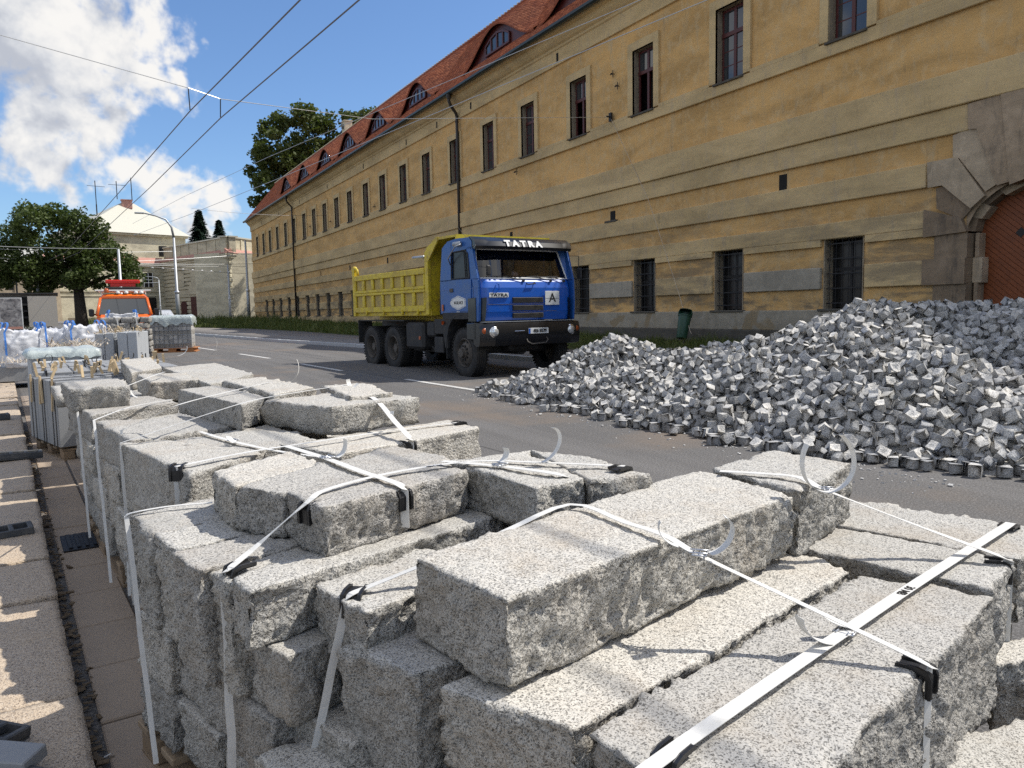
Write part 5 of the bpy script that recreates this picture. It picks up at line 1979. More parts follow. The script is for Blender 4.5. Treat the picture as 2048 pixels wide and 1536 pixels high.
def heap(X, Y):
    H = np.full(X.shape, -1.0)
    for (a, b, h, r) in PK:
        d = np.sqrt((X - a) ** 2 + (Y - b) ** 2)
        c = h * (1.0 - d / r)
        c = np.where(c > h * .82, h * .82 + (c - h * .82) * .55, c)
        m = np.maximum(H, c)
        dd = np.abs(H - c)
        H = m + np.where(dd < .22, (.22 - dd) ** 2 / .88, 0) * (m > -.2)
    n = fbm(np.column_stack([X.ravel() * .9, Y.ravel() * .9, X.ravel() * 0 + 2]), 3).reshape(X.shape)
    n2 = fbm(np.column_stack([X.ravel() * 2.3, Y.ravel() * 2.3, X.ravel() * 0 + 8]), 3).reshape(X.shape)
    return H + n * .08 * np.clip(H * 3, 0, 1) + n2 * .11


def sett_mesh(name, s, seed, seg=4):
    """a hand split sett: skewed cube with crisp, slightly broken arrises"""
    rs = np.random.RandomState(seed)
    hx, hy, hz = s / 2 * rs.uniform(.92, 1.12), s / 2 * rs.uniform(.86, 1.05), s / 2 * rs.uniform(.80, 1.02)
    mb = MB().box(-hx, hx, -hy, hy, -hz, hz, bev=s * .012)
    P = np.array(mb.v)
    cn = (P[:, 0] > 0) * 4 + (P[:, 1] > 0) * 2 + (P[:, 2] > 0) * 1
    off = rs.uniform(-.06, .06, (8, 3)) * s
    P = P + off[cn]
    P += rs.uniform(-.004, .004, P.shape) * s
    F = mb.f
    Q = [f for f in F if len(f) == 4]
    T = [f for f in F if len(f) == 3]
    # each big face bulges or dips a little at its middle
    P = P.tolist()
    out_q, out_t = [], []
    for f in Q:
        A = np.array([P[i] for i in f])
        ar = np.linalg.norm(np.cross(A[1] - A[0], A[2] - A[0]))
        if ar > s * s * .3:
            c_ = A.mean(0)
            c_ = c_ * (1 + rs.uniform(-.04, .05)) + rs.uniform(-.1, .1, 3) * s * .6 * (np.abs(c_) < s * .2)
            k = len(P)
            P.append(c_.tolist())
            for i in range(4):
                out_t.append((f[i], f[(i + 1) % 4], k))
        else:
            out_q.append(f)
    return mesh_np(name, P, out_q, T + out_t)


def heap_points():
    rs = np.random.RandomState(5)
    sp = .090
    xs = np.arange(5.5, 13.0, sp)
    ys = np.arange(.2, 12.8, sp)
    X, Y = np.meshgrid(xs, ys)
    X = (X + rs.uniform(-.035, .035, X.shape)).ravel()
    Y = (Y + rs.uniform(-.035, .035, Y.shape)).ravel()
    H = heap(X, Y)
    k = H > .26 * rs.rand(len(X)) ** 1.6 - .02
    # fewer on the side that faces away from the street
    k &= ~((X > 11.2) & (rs.rand(len(X)) < .55))
    X, Y, H = X[k], Y[k], H[k]
    Z = np.maximum(H - .02 + rs.uniform(-.045, .04, len(X)), .05)
    # an extra layer on steep parts
    e = rs.rand(len(X)) < .42
    X2 = X[e] + rs.uniform(-.05, .05, e.sum())
    Y2 = Y[e] + rs.uniform(-.05, .05, e.sum())
    Z2 = np.maximum(Z[e] + rs.uniform(.04, .075, e.sum()), .045)
    hh = H[e] > .10
    P = np.column_stack([np.concatenate([X, X2[hh]]), np.concatenate([Y, Y2[hh]]), np.concatenate([Z, Z2[hh]])])
    # push neighbours apart
    for it in range(7):
        kd = kdtree.KDTree(len(P))
        for i, p in enumerate(P):
            kd.insert(p, i)
        kd.balance()
        D = np.zeros_like(P)
        R = .105
        for i, p in enumerate(P):
            for (q, j, d) in kd.find_range(p, R):
                if j != i and d > 1e-6:
                    D[i] += (p - np.array(q)) / d * (R - d) * .45
        D[:, 2] *= .6
        P += np.clip(D, -.03, .03)
        P[:, 2] = np.maximum(P[:, 2], .052)
        top = heap(P[:, 0], P[:, 1]) + .10
        P[:, 2] = np.minimum(P[:, 2], np.maximum(top, .052))
    return P


def build_heap():
    P = heap_points()
    # a few strays rolled away from the foot
    st = [(5.7, 8.95), (5.62, 6.6), (5.7, 5.1), (6.35, 3.95), (5.55, 5.9), (6.0, 11.95), (5.8, 10.1), (5.85, 7.7)]
    P = np.concatenate([P, [[a, b, .052] for a, b in st]])
    rs = np.random.RandomState(9)
    n = len(P)
    # random orientation; those on the ground lie flat
    q = rs.normal(size=(n, 4))
    flat = (P[:, 2] < .06) & (rs.rand(n) < .55)
    a = rs.rand(n) * 3.1416
    q[flat] = np.column_stack([np.cos(a / 2), np.zeros(n), np.zeros(n), np.sin(a / 2)])[flat]
    q += np.where(flat[:, None], 0.0, 0.0)
    q /= np.linalg.norm(q, axis=1)[:, None]
    w_, x, y, z = q.T
    R = np.stack([1 - 2 * (y * y + z * z), 2 * (x * y - z * w_), 2 * (x * z + y * w_), 2 * (x * y + z * w_), 1 - 2 * (x * x + z * z), 2 * (y * z - x * w_),
                  2 * (x * z - y * w_), 2 * (y * z + x * w_), 1 - 2 * (x * x + y * y)], 1).reshape(n, 3, 3)
    sc = rs.uniform(.82, 1.10, n)
    fwd = np.array([.475, .874, -.095])
    depth = (P - np.array([0, 0, 1.42])) @ fwd
    ang = (P[:, 0] * .879 - P[:, 1] * .477) / depth
    surf = P[:, 2] > heap(P[:, 0], P[:, 1]) - .03
    vis = (ang < .66) & surf & (P[:, 0] < 8.6)
    order = np.argsort(np.where(vis, depth, 1e9))
    ind = set(order[:300].tolist())
    var = [sett_mesh('sett', .095, 40 + k, 3) for k in range(14)]
    for m in var:
        m.materials.append(M_SETT)
    for i in order[:300]:
        o = bpy.data.objects.new('sett', var[i % 14])
        COL.objects.link(o)
        o.matrix_world = Matrix.Translation(P[i]) @ Matrix(R[i].tolist()).to_4x4() @ Matrix.Scale(sc[i], 4)
        if i >= n - 8:
            tag(o, 'stray granite sett on the asphalt off the heap foot, ' + ['left of the middle', 'at the middle', 'right of the middle', 'at the far right', 'at the middle, outermost', 'at the far left tip', 'left, behind', 'left of the middle, behind'][i - (n - 8)], 'sett', 'granite setts at the foot of the heap')
        else:
            tag(o, 'loose grey granite sett at the near foot of the heap', 'sett', 'granite setts at the foot of the heap')
    lo = [sett_mesh('s', .094, 80 + k, 3) for k in range(12)]
    LV, LQ = [], []
    for m in lo:
        v = np.empty(len(m.vertices) * 3, np.float32)
        m.vertices.foreach_get('co', v)
        LV.append(v.reshape(-1, 3))
        fq = np.array([tuple(p.vertices) for p in m.polygons if len(p.vertices) == 4])
        ft = np.array([tuple(p.vertices) for p in m.polygons if len(p.vertices) == 3])
        LQ.append((fq, ft))
        bpy.data.meshes.remove(m)
    Vs, Fs, Ts, rq, rt, b = [], [], [], [], [], 0
    for i in range(n):
        if i in ind:
            continue
        k = i % 12
        Vs.append(LV[k] * sc[i] @ R[i].T + P[i])
        Fs.append(LQ[k][0] + b)
        Ts.append(LQ[k][1] + b)
        r_ = rs.rand()
        rq.append(np.full(len(LQ[k][0]), r_))
        rt.append(np.full(len(LQ[k][1]), r_))
        b += len(LV[k])
    me = mesh_np('sett_heap', np.concatenate(Vs), np.concatenate(Fs), np.concatenate(Ts))
    at = me.attributes.new('rnd', 'FLOAT', 'FACE')
    at.data.foreach_set('value', np.concatenate(rq + rt).astype(np.float32))
    o = link('sett_heap', me, None, M_SETTH)
    tag(o, 'great heap of grey granite setts tipped on the road before the ochre wall', 'heap of setts', kind='stuff')
    print('heap setts', n, 'quads', sum(len(f) for f in Fs))
    # packed core that closes the gaps
    xs = np.arange(5.4, 13.2, .12)
    ys = np.arange(0, 12.9, .12)
    X, Y = np.meshgrid(xs, ys)
    H = heap(X, Y) - .10
    H += .02 * RNG.rand(*H.shape)
    V = np.column_stack([X.ravel(), Y.ravel(), np.maximum(H, -.06).ravel()])
    nx = len(xs)
    F = [(j * nx + i, j * nx + i + 1, (j + 1) * nx + i + 1, (j + 1) * nx + i) for j in range(len(ys) - 1) for i in range(nx - 1)]
    o = link('sett_heap_core', mesh_np('core', V, F), None, M_SETT)
    tag(o, 'packed inside of the sett heap glimpsed in the gaps between stones', 'heap of setts', kind='stuff')


M_SETTH = granite('granite_sett_heap', light=(.60, .59, .575), mid=(.46, .452, .44), dark=(.22, .217, .212), sc=.8, warm=.0, bmp=.25, rnd=False, tone='attr')
build_heap()


def chips():
    """crumbs of stone and grit swept off the stacks and the heap"""
    rs = np.random.RandomState(21)
    mb = MB()
    for k in range(900):
        if k < 560:
            y = rs.uniform(3.5, 12)
            x = 5.95 - abs(rs.normal()) * .35
        else:
            y = rs.uniform(1.6, 9)
            x = 1.8 + abs(rs.normal()) * .7
        s_ = rs.uniform(.003, .013) * (1.8 if rs.rand() < .06 else 1)
        T = Matrix.Translation((x, y, s_ * .4)) @ Matrix.Rotation(rs.rand() * 6, 4, 'Z') @ Matrix.Rotation(rs.rand() * 1, 4, 'X')
        mb.box(-s_, s_, -s_ * .7, s_ * .6, -s_ * .5, s_ * .5, T)
    o = mb.build('stone_chips', M_SETT)
    tag(o, 'small stone chips and grit scattered on the asphalt round the heap and stacks', 'grit', kind='stuff')


chips()

# ------------------------------------------------------------------ blue and yellow tipper truck
M_BLUE = plain('blue_truck_paint', (.006, .105, .52), .32, noise=.3, scale=4, dirt=(.05, .12, .33), coat=.5)
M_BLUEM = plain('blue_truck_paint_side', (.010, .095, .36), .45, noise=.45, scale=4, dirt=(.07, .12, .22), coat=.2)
M_YEL = plain('yellow_bed_paint', (.66, .50, .025), .5, noise=.6, scale=5, dirt=(.26, .15, .05), bmp=.002)
M_YELP = plain('worn_yellow_panel', (.50, .37, .09), .65, noise=.7, scale=5, dirt=(.26, .20, .11))
M_CHAS = plain('dusty_black_chassis', (.022, .022, .024), .7, noise=.5, scale=6, dirt=(.07, .062, .05))
M_TYRE = plain('tyre_rubber', (.020, .020, .021), .8, noise=.6, scale=5, dirt=(.065, .058, .048))
M_RIM = plain('dusty_rim', (.085, .075, .065), .7, noise=.6, scale=9, dirt=(.14, .12, .10))
M_VIS = plain('black_visor', (.008, .009, .012), .3, noise=.25, scale=4, dirt=(.022, .022, .022), coat=.3)
M_LAMP = plain('headlamp_lens', (.75, .77, .78), .12, metal=.6)
M_AMB = plain('amber_lens', (.42, .09, .02), .3)
M_CHROME = plain('chrome_strip', (.8, .8, .8), .15, metal=1.0)
M_SIGN = plain('white_sign_plate', (.72, .73, .72), .6, noise=.15, scale=8, dirt=(.55, .55, .53))
M_LET = plain('white_lettering', (.78, .78, .76), .6, noise=.25, scale=14, dirt=(.5, .5, .5))
M_SEAT = plain('dark_red_cab_trim', (.06, .018, .022), .8)


def clear_glass(tint=(.50, .44, .44)):
    m, t, b = newmat('cab_glass')
    
    tr = t.n('ShaderNodeBsdfTransparent', {'Color': (*tint, 1)})
    gl = t.n('ShaderNodeBsdfGlossy', {'Color': (1, 1, 1, 1), 'Roughness': .02})
    fr = t.n('ShaderNodeFresnel', {'IOR': 1.5}).outputs[0]
    mx = t.n('ShaderNodeMixShader', {0: t.m('ADD', t.m('MULTIPLY', fr, .9 if tint[0] > .3 else .3), .05 if tint[0] > .3 else .0), 1: tr.outputs[0], 2: gl.outputs[0]})
    o = [n for n in t.nt.nodes if n.type == 'OUTPUT_MATERIAL'][0]
    t.nt.links.new(mx.outputs[0], o.inputs[0])
    return m


M_WS = clear_glass()
M_DWG = clear_glass((.16, .17, .15))
TR = empty('dump_truck', (8.25, 14.38, 0), math.radians(4.9), 'dusty three axle tipper truck with blue cab, black sun visor and yellow dropside bed', 'truck')


def T_(mb, name, mat, parent=None, **k):
    return mb.build(name, mat, parent or TR, **k)


# cab shell: side profile (y back, z up) with a window cut as separate boxes
HW = 1.25
# lower cab body
def side_skin(x0, x1):
    mb = MB()
    # below the window line, ahead of the wheel arch and behind it
    arch = [(1.28 + 0, 1.24)]
    P = [(.02, 2.10), (.0, 1.62), (.03, 1.24), (.10, 1.19)]
    ar = [(.42 + 0, 1.19), (.47, 1.29), (.62, 1.38), (.9, 1.41), (1.12, 1.38), (1.2, 1.32)]
    P = [(.02, 2.08), (.0, 1.62), (.03, 1.22), (.36, 1.22), (.44, 1.31), (.60, 1.385), (1.62, 1.395), (1.62, 2.10)]
    mb.prism(P[::-1] if x0 < 0 else P, x0, x1, 'yz')
    # pillars and roof rail
    mb.prism([(.02, 2.08), (.30, 2.10), (.44, 2.72), (.30, 2.74), (.22, 2.72)], x0, x1, 'yz')
    mb.prism([(1.12, 2.098), (1.62, 2.098), (1.50, 2.80), (1.36, 2.88), (1.10, 2.90)], x0, x1, 'yz')
    mb.prism([(.24, 2.70), (.30, 2.735), (1.11, 2.70), (1.11, 2.93), (.9, 2.955), (.34, 2.94), (.24, 2.86)], x0, x1, 'yz')
    return mb


T_(side_skin(-HW, -HW + .05), 'cab_side', M_BLUEM, bev=.012)
T_(side_skin(HW - .05, HW), 'cab_side', M_BLUEM, bev=.012)
# back wall, roof, floor
T_(MB().prism([(1.56, 1.40), (1.62, 1.40), (1.62, 2.10), (1.50, 2.80), (1.42, 2.80), (1.56, 2.08)], -HW + .05, HW - .05, 'yz'), 'cab_back', M_BLUEM)
T_(MB().prism([(.26, 2.86), (.34, 2.94), (.9, 2.965), (1.30, 2.93), (1.50, 2.80), (1.44, 2.78), (1.28, 2.88), (.9, 2.91), (.34, 2.89)], -HW + .02, HW - .02, 'yz'), 'cab_roof', M_BLUEM, bev=.01)
T_(MB().box(-HW + .05, HW - .05, .1, 1.56, 1.36, 1.42), 'cab_floor', M_CHAS)
# front panel, slightly bowed with chamfered corners
def fronty(x):
    ax = abs(x)
    return 0.0 + .02 * (ax / 1.1) ** 2 + (.16 * ((ax - 1.06) / .19) ** 1.5 if ax > 1.06 else 0)


def front_band(z0, z1, y0, y1, name, mat, xr=(-1.25, 1.25), t_=.03, **k):
    xs = sorted(set([xr[0], xr[1]] + [x for x in np.linspace(-1.25, 1.25, 27) if xr[0] < x < xr[1]]))
    V, F = [], []
    for x in xs:
        f = fronty(x)
        V += [(x, f + y0, z0), (x, f + y1, z1), (x, f + y1 + t_, z1), (x, f + y0 + t_, z0)]
    for i in range(len(xs) - 1):
        for j in range(4):
            a, b = i * 4 + j, i * 4 + (j + 1) % 4
            F.append((a, b, b + 4, a + 4))
    F += [(0, 3, 2, 1), tuple(len(V) - 4 + j for j in range(4))]
    return T_(MB().add(V, F), name, mat, auto=35, **k)


front_band(1.22, 1.40, .04, .0, 'front_panel', M_BLUE)
front_band(1.402, 1.555, .0, -.004, 'front_panel', M_BLUE)
front_band(1.557, 1.715, -.004, -.004, 'front_panel', M_BLUE)
front_band(1.717, 1.90, -.004, .0, 'front_panel', M_BLUE)
front_band(1.902, 2.03, .0, .05, 'front_panel', M_BLUE)
front_band(2.03, 2.085, .05, .085, 'scuttle', M_BLUE)
front_band(1.553, 1.560, -.010, -.010, 'bright_strip', M_CHROME, (-1.02, .45), .02)
front_band(1.398, 1.405, -.006, -.006, 'bright_strip', M_CHROME, (-.42, .75), .02)
# black grille slots with slats
for (z0, z1) in ((1.582, 1.700), (1.424, 1.536), (1.262, 1.372)):
    gm = MB().box(-.42, .38, -.012, .0, z0, z1)
    for k in range(5):
        zz = z0 + .014 + k * (z1 - z0 - .02) / 4.4
        gm.prism([(-.030, zz), (-.012, zz + .012), (-.012, zz + .004), (-.030, zz - .006)], -.41, .37, 'yz')
    T_(gm, 'grille', M_CHAS)
# corner air deflectors
for s_ in (-1, 1):
    P = [(s_ * 1.06, 1.70), (s_ * 1.25, 1.68), (s_ * 1.25, 1.20), (s_ * 1.10, 1.22), (s_ * 1.08, 1.4)]
    V = []
    for (x, z) in P:
        V.append((x, fronty(x) - .035, z))
    for (x, z) in P:
        V.append((x, fronty(x) + .02, z))
    n = 5
    F = [tuple(range(n))[::-1 if s_ > 0 else 1], tuple(range(n, 2 * n))[::1 if s_ > 0 else -1]] + [((i + 1) % n, i, i + n, (i + 1) % n + n) for i in range(n)]
    T_(MB().add(V, F), 'corner_grille', M_VIS)
    T_(MB().box(s_ * 1.255 - .012, s_ * 1.255 + .012, .10, .42, 1.20, 1.70, bev=.01), 'corner_grille', M_VIS)
# windscreen with frame
WS = [(-1.17, .10, 2.10), (1.17, .10, 2.10), (1.06, .31, 2.72), (-1.06, .31, 2.72)]
V = []
F = []
nw = 12
for j, (hw, y, z) in enumerate(((1.17, .085, 2.10), (1.115, .19, 2.41), (1.06, .29, 2.72))):
    for i in range(nw + 1):
        x = -hw + 2 * hw * i / nw
        V.append((x, y + .10 * (x / hw) ** 4, z))
for j in range(2):
    for i in range(nw):
        a = j * (nw + 1) + i
        F.append((a, a + 1, a + nw + 2, a + nw + 1))
T_(MB().add(V, F), 'windscreen', M_WS, smooth=True)
fr_ = MB()
edge = [V[i] for i in range(nw + 1)] + [V[2 * nw + 1]] + [V[i] for i in range(3 * nw + 2, 2 * nw + 1, -1)] + [V[nw + 1], V[0]]
fr_.tube(edge, .022, 6)
T_(fr_, 'windscreen_seal', M_LET, smooth=True)
# A pillars fill between side skin and glass
for s_ in (-1, 1):
    P = [(s_ * 1.17, .19, 2.09), (s_ * 1.25, .03, 2.09), (s_ * 1.245, .28, 2.73), (s_ * 1.06, .39, 2.73)]
    P2 = [(s_ * 1.15, .25, 2.09), (s_ * 1.22, .30, 2.09), (s_ * 1.20, .44, 2.73), (s_ * 1.05, .45, 2.73)]
    T_(MB().add(P + P2, [(0, 1, 2, 3), (7, 6, 5, 4), (0, 4, 5, 1), (1, 5, 6, 2), (2, 6, 7, 3), (3, 7, 4, 0)]), 'windscreen_pillar', M_BLUEM)
# visor
xs = np.linspace(-1.24, 1.24, 25)
V, F = [], []
for x in xs:
    b = .14 * (abs(x) / 1.24) ** 4
    V += [(x, -.02 + b, 2.70), (x, -.06 + b, 2.76), (x, -.01 + b, 2.86), (x, .16 + b * .6, 2.955), (x, .36, 2.975), (x, .36, 2.93), (x, .2 + b * .4, 2.80), (x, .05 + b, 2.715)]
m_ = 8
for i in range(len(xs) - 1):
    for j in range(m_):
        a, b = i * m_ + j, i * m_ + (j + 1) % m_
        F.append((a, b, b + m_, a + m_))
F += [tuple(range(m_ - 1, -1, -1)), tuple(len(V) - m_ + j for j in range(m_))]
vis = T_(MB().add(V, F), 'sun_visor', M_VIS, auto=30)


def lettering(txt, size, x, y, z, rx=90, mat=None, parent=None, bold=.0, xs=1.0, name='lettering', rz=0, ext=.002):
    me = text_mesh(txt, size, ext, bold, xs)
    o = link(name, me, parent or TR, mat or M_LET)
    o.location = (x, y, z)
    o.rotation_euler = (math.radians(rx), 0, math.radians(rz))
    return o


lettering('T A T R A', .19, -.14, -.048, 2.815, 62, bold=.012, xs=1.15, parent=vis)
bd = T_(MB().box(-1.0, -.52, -.022, -.006, 1.70, 1.795, bev=.004), 'name_badge', M_SIGN)
lettering('TATRA', .09, -.76, -.024, 1.747, 90, M_CHAS, bd, .003, 1.5)
# hood details: grab handles, wiper arms, wipers
T_(MB().tube([(-.78, .02, 1.99), (-.78, -.05, 1.97), (-.77, -.05, 1.88), (-.75, .0, 1.86)], .012, 6), 'grab_handle', M_BLUE)
T_(MB().tube([(-.02, .04, 2.0), (-.03, -.03, 1.97), (.17, -.03, 1.99), (.18, .04, 2.02)], .012, 6), 'grab_handle', M_CHAS)
for (x0, x1) in ((-.10, -.75), (.62, .02), (.98, .55)):
    T_(MB().tube([(x0, .03, 2.06), ((x0 + x1) / 2, .07, 2.12), (x1, .085, 2.135)], .009, 6).tube([(x1 - .25, .085, 2.14), (x1 + .3, .09, 2.15)], .008, 5).lathe([(.0, -.02), (.025, -.02), (.03, .02)], 8, 'y', Matrix.Translation((x0, .03, 2.05))), 'wiper', M_CHAS)
# sign plate with letter A
sg = T_(MB().box(.42, .80, -.035, -.020, 1.53, 1.83, bev=.004), 'sign_plate', M_SIGN)
T_(MB().box(.42, .80, -.0365, -.034, 1.668, 1.674), 'sign_joint', M_CHAS, sg)
lettering('A', .27, .61, -.0375, 1.675, 90, M_CHAS, sg, .004, 1.0)
# bumper
bp = [(-.16, .70), (-.20, .78), (-.20, 1.06), (-.16, 1.17), (.02, 1.19), (.05, 1.10), (.05, .74), (-.06, .68)]
bmpm = MB().prism(bp, -.98, .98, 'yz')
for s_ in (-1, 1):
    A = [(y, z) for y, z in bp]
    V = [(s_ * .98, y, z) for y, z in A] + [(s_ * 1.30, y + .10, z) for y, z in A]
    n = len(A)
    F = [tuple(range(n))[::(1 if s_ > 0 else -1)], tuple(range(n, 2 * n))[::(-1 if s_ > 0 else 1)]] + [((i, (i + 1) % n, (i + 1) % n + n, i + n) if s_ < 0 else ((i + 1) % n, i, i + n, (i + 1) % n + n)) for i in range(n)]
    bmpm.add(V, F)
    bmpm.box(min(s_ * 1.22, s_ * 1.30), max(s_ * 1.22, s_ * 1.30), .03, .44, .82, 1.18, bev=.02)
bump_ = T_(bmpm, 'bumper', M_VIS, auto=35)
T_(MB().box(-1.2, 1.2, -.155, .05, 1.188, 1.200), 'bumper_top', M_CHROME if False else M_GALV, bump_)
for s_ in (-1, 1):
    T_(MB().lathe([(.0, -.235), (.05, -.232), (.082, -.215), (.098, -.19), (.115, -.185), (.115, -.16)], 20, 'y', Matrix.Translation((s_ * .985, .01, .985))), 'headlight', M_LAMP, bump_, smooth=True)
    T_(MB().lathe([(.098, -.205), (.118, -.20), (.118, -.15)], 20, 'y', Matrix.Translation((s_ * .985, .01, .985))), 'headlight_ring', M_CHROME, bump_, smooth=True)
    T_(MB().lathe([(.0, -.20), (.06, -.195), (.068, -.16)], 14, 'y', Matrix.Translation((s_ * 1.19, .06, 1.01))), 'turn_signal', M_AMB, bump_, smooth=True)
for x in (-.42, .66):
    T_(MB().box(x - .09, x + .09, -.16, -.06, .72, .80, bev=.02), 'fog_light', M_LAMP, bump_)
T_(MB().box(-.34, -.20, -.212, -.198, .985, .995).tube([(-.5, -.205, .99), (-.26, -.215, .995)], .008, 5), 'towing_pin', M_CHROME, bump_)
T_(MB().tube([(-.19, -.17, .84), (-.20, -.24, .76), (-.10, -.26, .71), (.26, -.26, .73), (.33, -.24, .79), (.32, -.17, .86)], .014, 6), 'front_handle', M_RIM, bump_)
pl = T_(MB().box(-.16, .36, -.222, -.205, .925, 1.045, bev=.004), 'number_plate', M_SIGN, bump_)
T_(MB().box(-.16, -.115, -.2235, -.221, .93, 1.04), 'plate_band', M_BLUE, pl)
lettering('4E6 8539', .098, .13, -.224, .985, 90, M_CHAS, pl, .004, .95)
# cab interior
T_(MB().box(-1.05, 1.05, .22, .48, 1.95, 2.11, bev=.03), 'dashboard', M_CHAS)
for x in (-.62, .62):
    T_(MB().box(x - .26, x + .26, .95, 1.15, 1.8, 2.45, bev=.05).box(x - .26, x + .26, .65, 1.1, 1.7, 1.85, bev=.04), 'cab_seat', M_SEAT)
T_(MB().lathe([(.20, .0), (.22, .01), (.22, .03), (.20, .04), (.19, .02)], 22, 'z', Matrix.Translation((.55, .42, 2.17)) @ Matrix.Rotation(.5, 4, 'X')).tube([(.37, .42, 2.19), (.73, .42, 2.19)], .014, 6), 'steering_wheel', M_CHAS, smooth=True)
T_(MB().lathe([(.0, -.06), (.04, -.05), (.055, 0), (.04, .05), (0, .06)], 10, 'z', Matrix.Translation((-.18, .30, 2.20))).lathe([(.0, -.06), (.035, -.04), (.05, 0), (.035, .04), (0, .05)], 10, 'z', Matrix.Translation((-.11, .30, 2.19))), 'dashboard_mascot', M_LET, smooth=True)
T_(MB().box(.30, .55, .24, .45, 2.11, 2.13), 'paper_sheet', M_LET)
# doors: window, frame, handle, seams
for s_ in (-1, 1):
    dr = T_(MB().prism([(.30, 1.43), (1.18, 1.43), (1.14, 2.08), (.26, 2.08)], s_ * HW - .006 + (.010 if s_ > 0 else -.010), s_ * HW + .006 + (.010 if s_ > 0 else -.010) * .3, 'yz'), 'door', M_BLUEM, bev=.004)
    T_(MB().prism([(.34, 2.13), (1.10, 2.13), (1.08, 2.68), (.52, 2.69), (.40, 2.62)], s_ * (HW - .025) - .004, s_ * (HW - .025) + .004, 'yz'), 'door_window', M_GLD, dr)
    T_(MB().tube([(s_ * HW, .50, 2.12), (s_ * HW, .55, 2.70)], .014, 5).tube([(s_ * (HW + .005), y, z) for y, z in ((.33, 2.12), (1.11, 2.12), (1.09, 2.69), (.50, 2.70), (.39, 2.62), (.33, 2.12))], .016, 5), 'window_rubber', M_CHAS, dr)
    T_(MB().box(min(s_ * 1.258, s_ * 1.29), max(s_ * 1.258, s_ * 1.29), 1.02, 1.16, 1.84, 1.92, bev=.01), 'door_handle', M_RIM, dr)
    T_(MB().box(min(s_ * 1.256, s_ * 1.264), max(s_ * 1.256, s_ * 1.264), .06, 1.6, 1.893, 1.899), 'side_crease', M_BLUE, dr)
    # mirrors on bent tube arms
    T_(MB().tube([(s_ * 1.26, 1.12, 2.42), (s_ * 1.33, 1.10, 2.56), (s_ * 1.42, .62, 2.78), (s_ * 1.44, .38, 2.80)], .013, 6), 'mirror_arm', M_STEEL, smooth=True)
T_(MB().box(-1.13, -1.02, -.16, -.10, 2.14, 2.36, bev=.03).tube([(-1.07, -.1, 2.3), (-1.2, .05, 2.35)], .01, 5), 'mirror', M_CHAS)
T_(MB().box(1.36, 1.40, -.10, .06, 2.10, 2.34, bev=.02).tube([(1.25, .1, 2.1), (1.38, 0, 2.12), (1.38, 0, 2.6), (1.24, .25, 2.62)], .01, 5), 'mirror', M_CHAS)
T_(MB().tube([(-1.3, .62, 2.84), (-1.3, .88, 2.85)], .05, 10), 'air_horn', M_GALV, smooth=True)
T_(MB().tube([(-1.2, .48, 2.93), (-1.32, .7, 3.22)], .003, 4), 'aerial', M_CHAS)
T_(MB().tube([(1.2, .2, 2.84), (1.27, .16, 2.86)], .035, 8), 'side_lamp', M_CHAS)
# door sign: outlined hexagon with text
hx = [(.44, 1.60), (.56, 1.725), (.83, 1.745), (1.10, 1.70), (1.13, 1.60), (1.06, 1.50), (.80, 1.455), (.54, 1.49)]
hx = [(.50, 1.69), (.82, 1.76), (1.10, 1.69), (1.10, 1.53), (.82, 1.45), (.50, 1.53)]
sgd = T_(MB().prism(hx, -1.2715, -1.2675, 'yz'), 'door_emblem', M_SIGN)
hx2 = [(.82 + (y - .82) * .93, 1.605 + (z - 1.605) * .90) for y, z in hx]
T_(MB().prism(hx2, -1.2725, -1.2716, 'yz'), 'emblem_rim', M_BLUEM, sgd)
hx3 = [(.82 + (y - .82) * .89, 1.605 + (z - 1.605) * .84) for y, z in hx]
T_(MB().prism(hx3, -1.2735, -1.2726, 'yz'), 'emblem_field', M_SIGN, sgd)
o = lettering('M-SILNICE', .088, -1.2745, .79, 1.605, 90, M_CHAS, sgd, .002, .95, rz=-90, ext=.001)
T_(MB().lathe([(.0, 0), (.035, 0), (.05, 0.0)], 12, 'x', Matrix.Translation((-1.2745, 1.10, 1.605))), 'emblem_dot', M_SIGN, sgd)
lettering('silnice', .05, -1.2725, .82, 1.42, 90, M_LET, sgd, .0, 1.0, rz=-90, ext=.001)
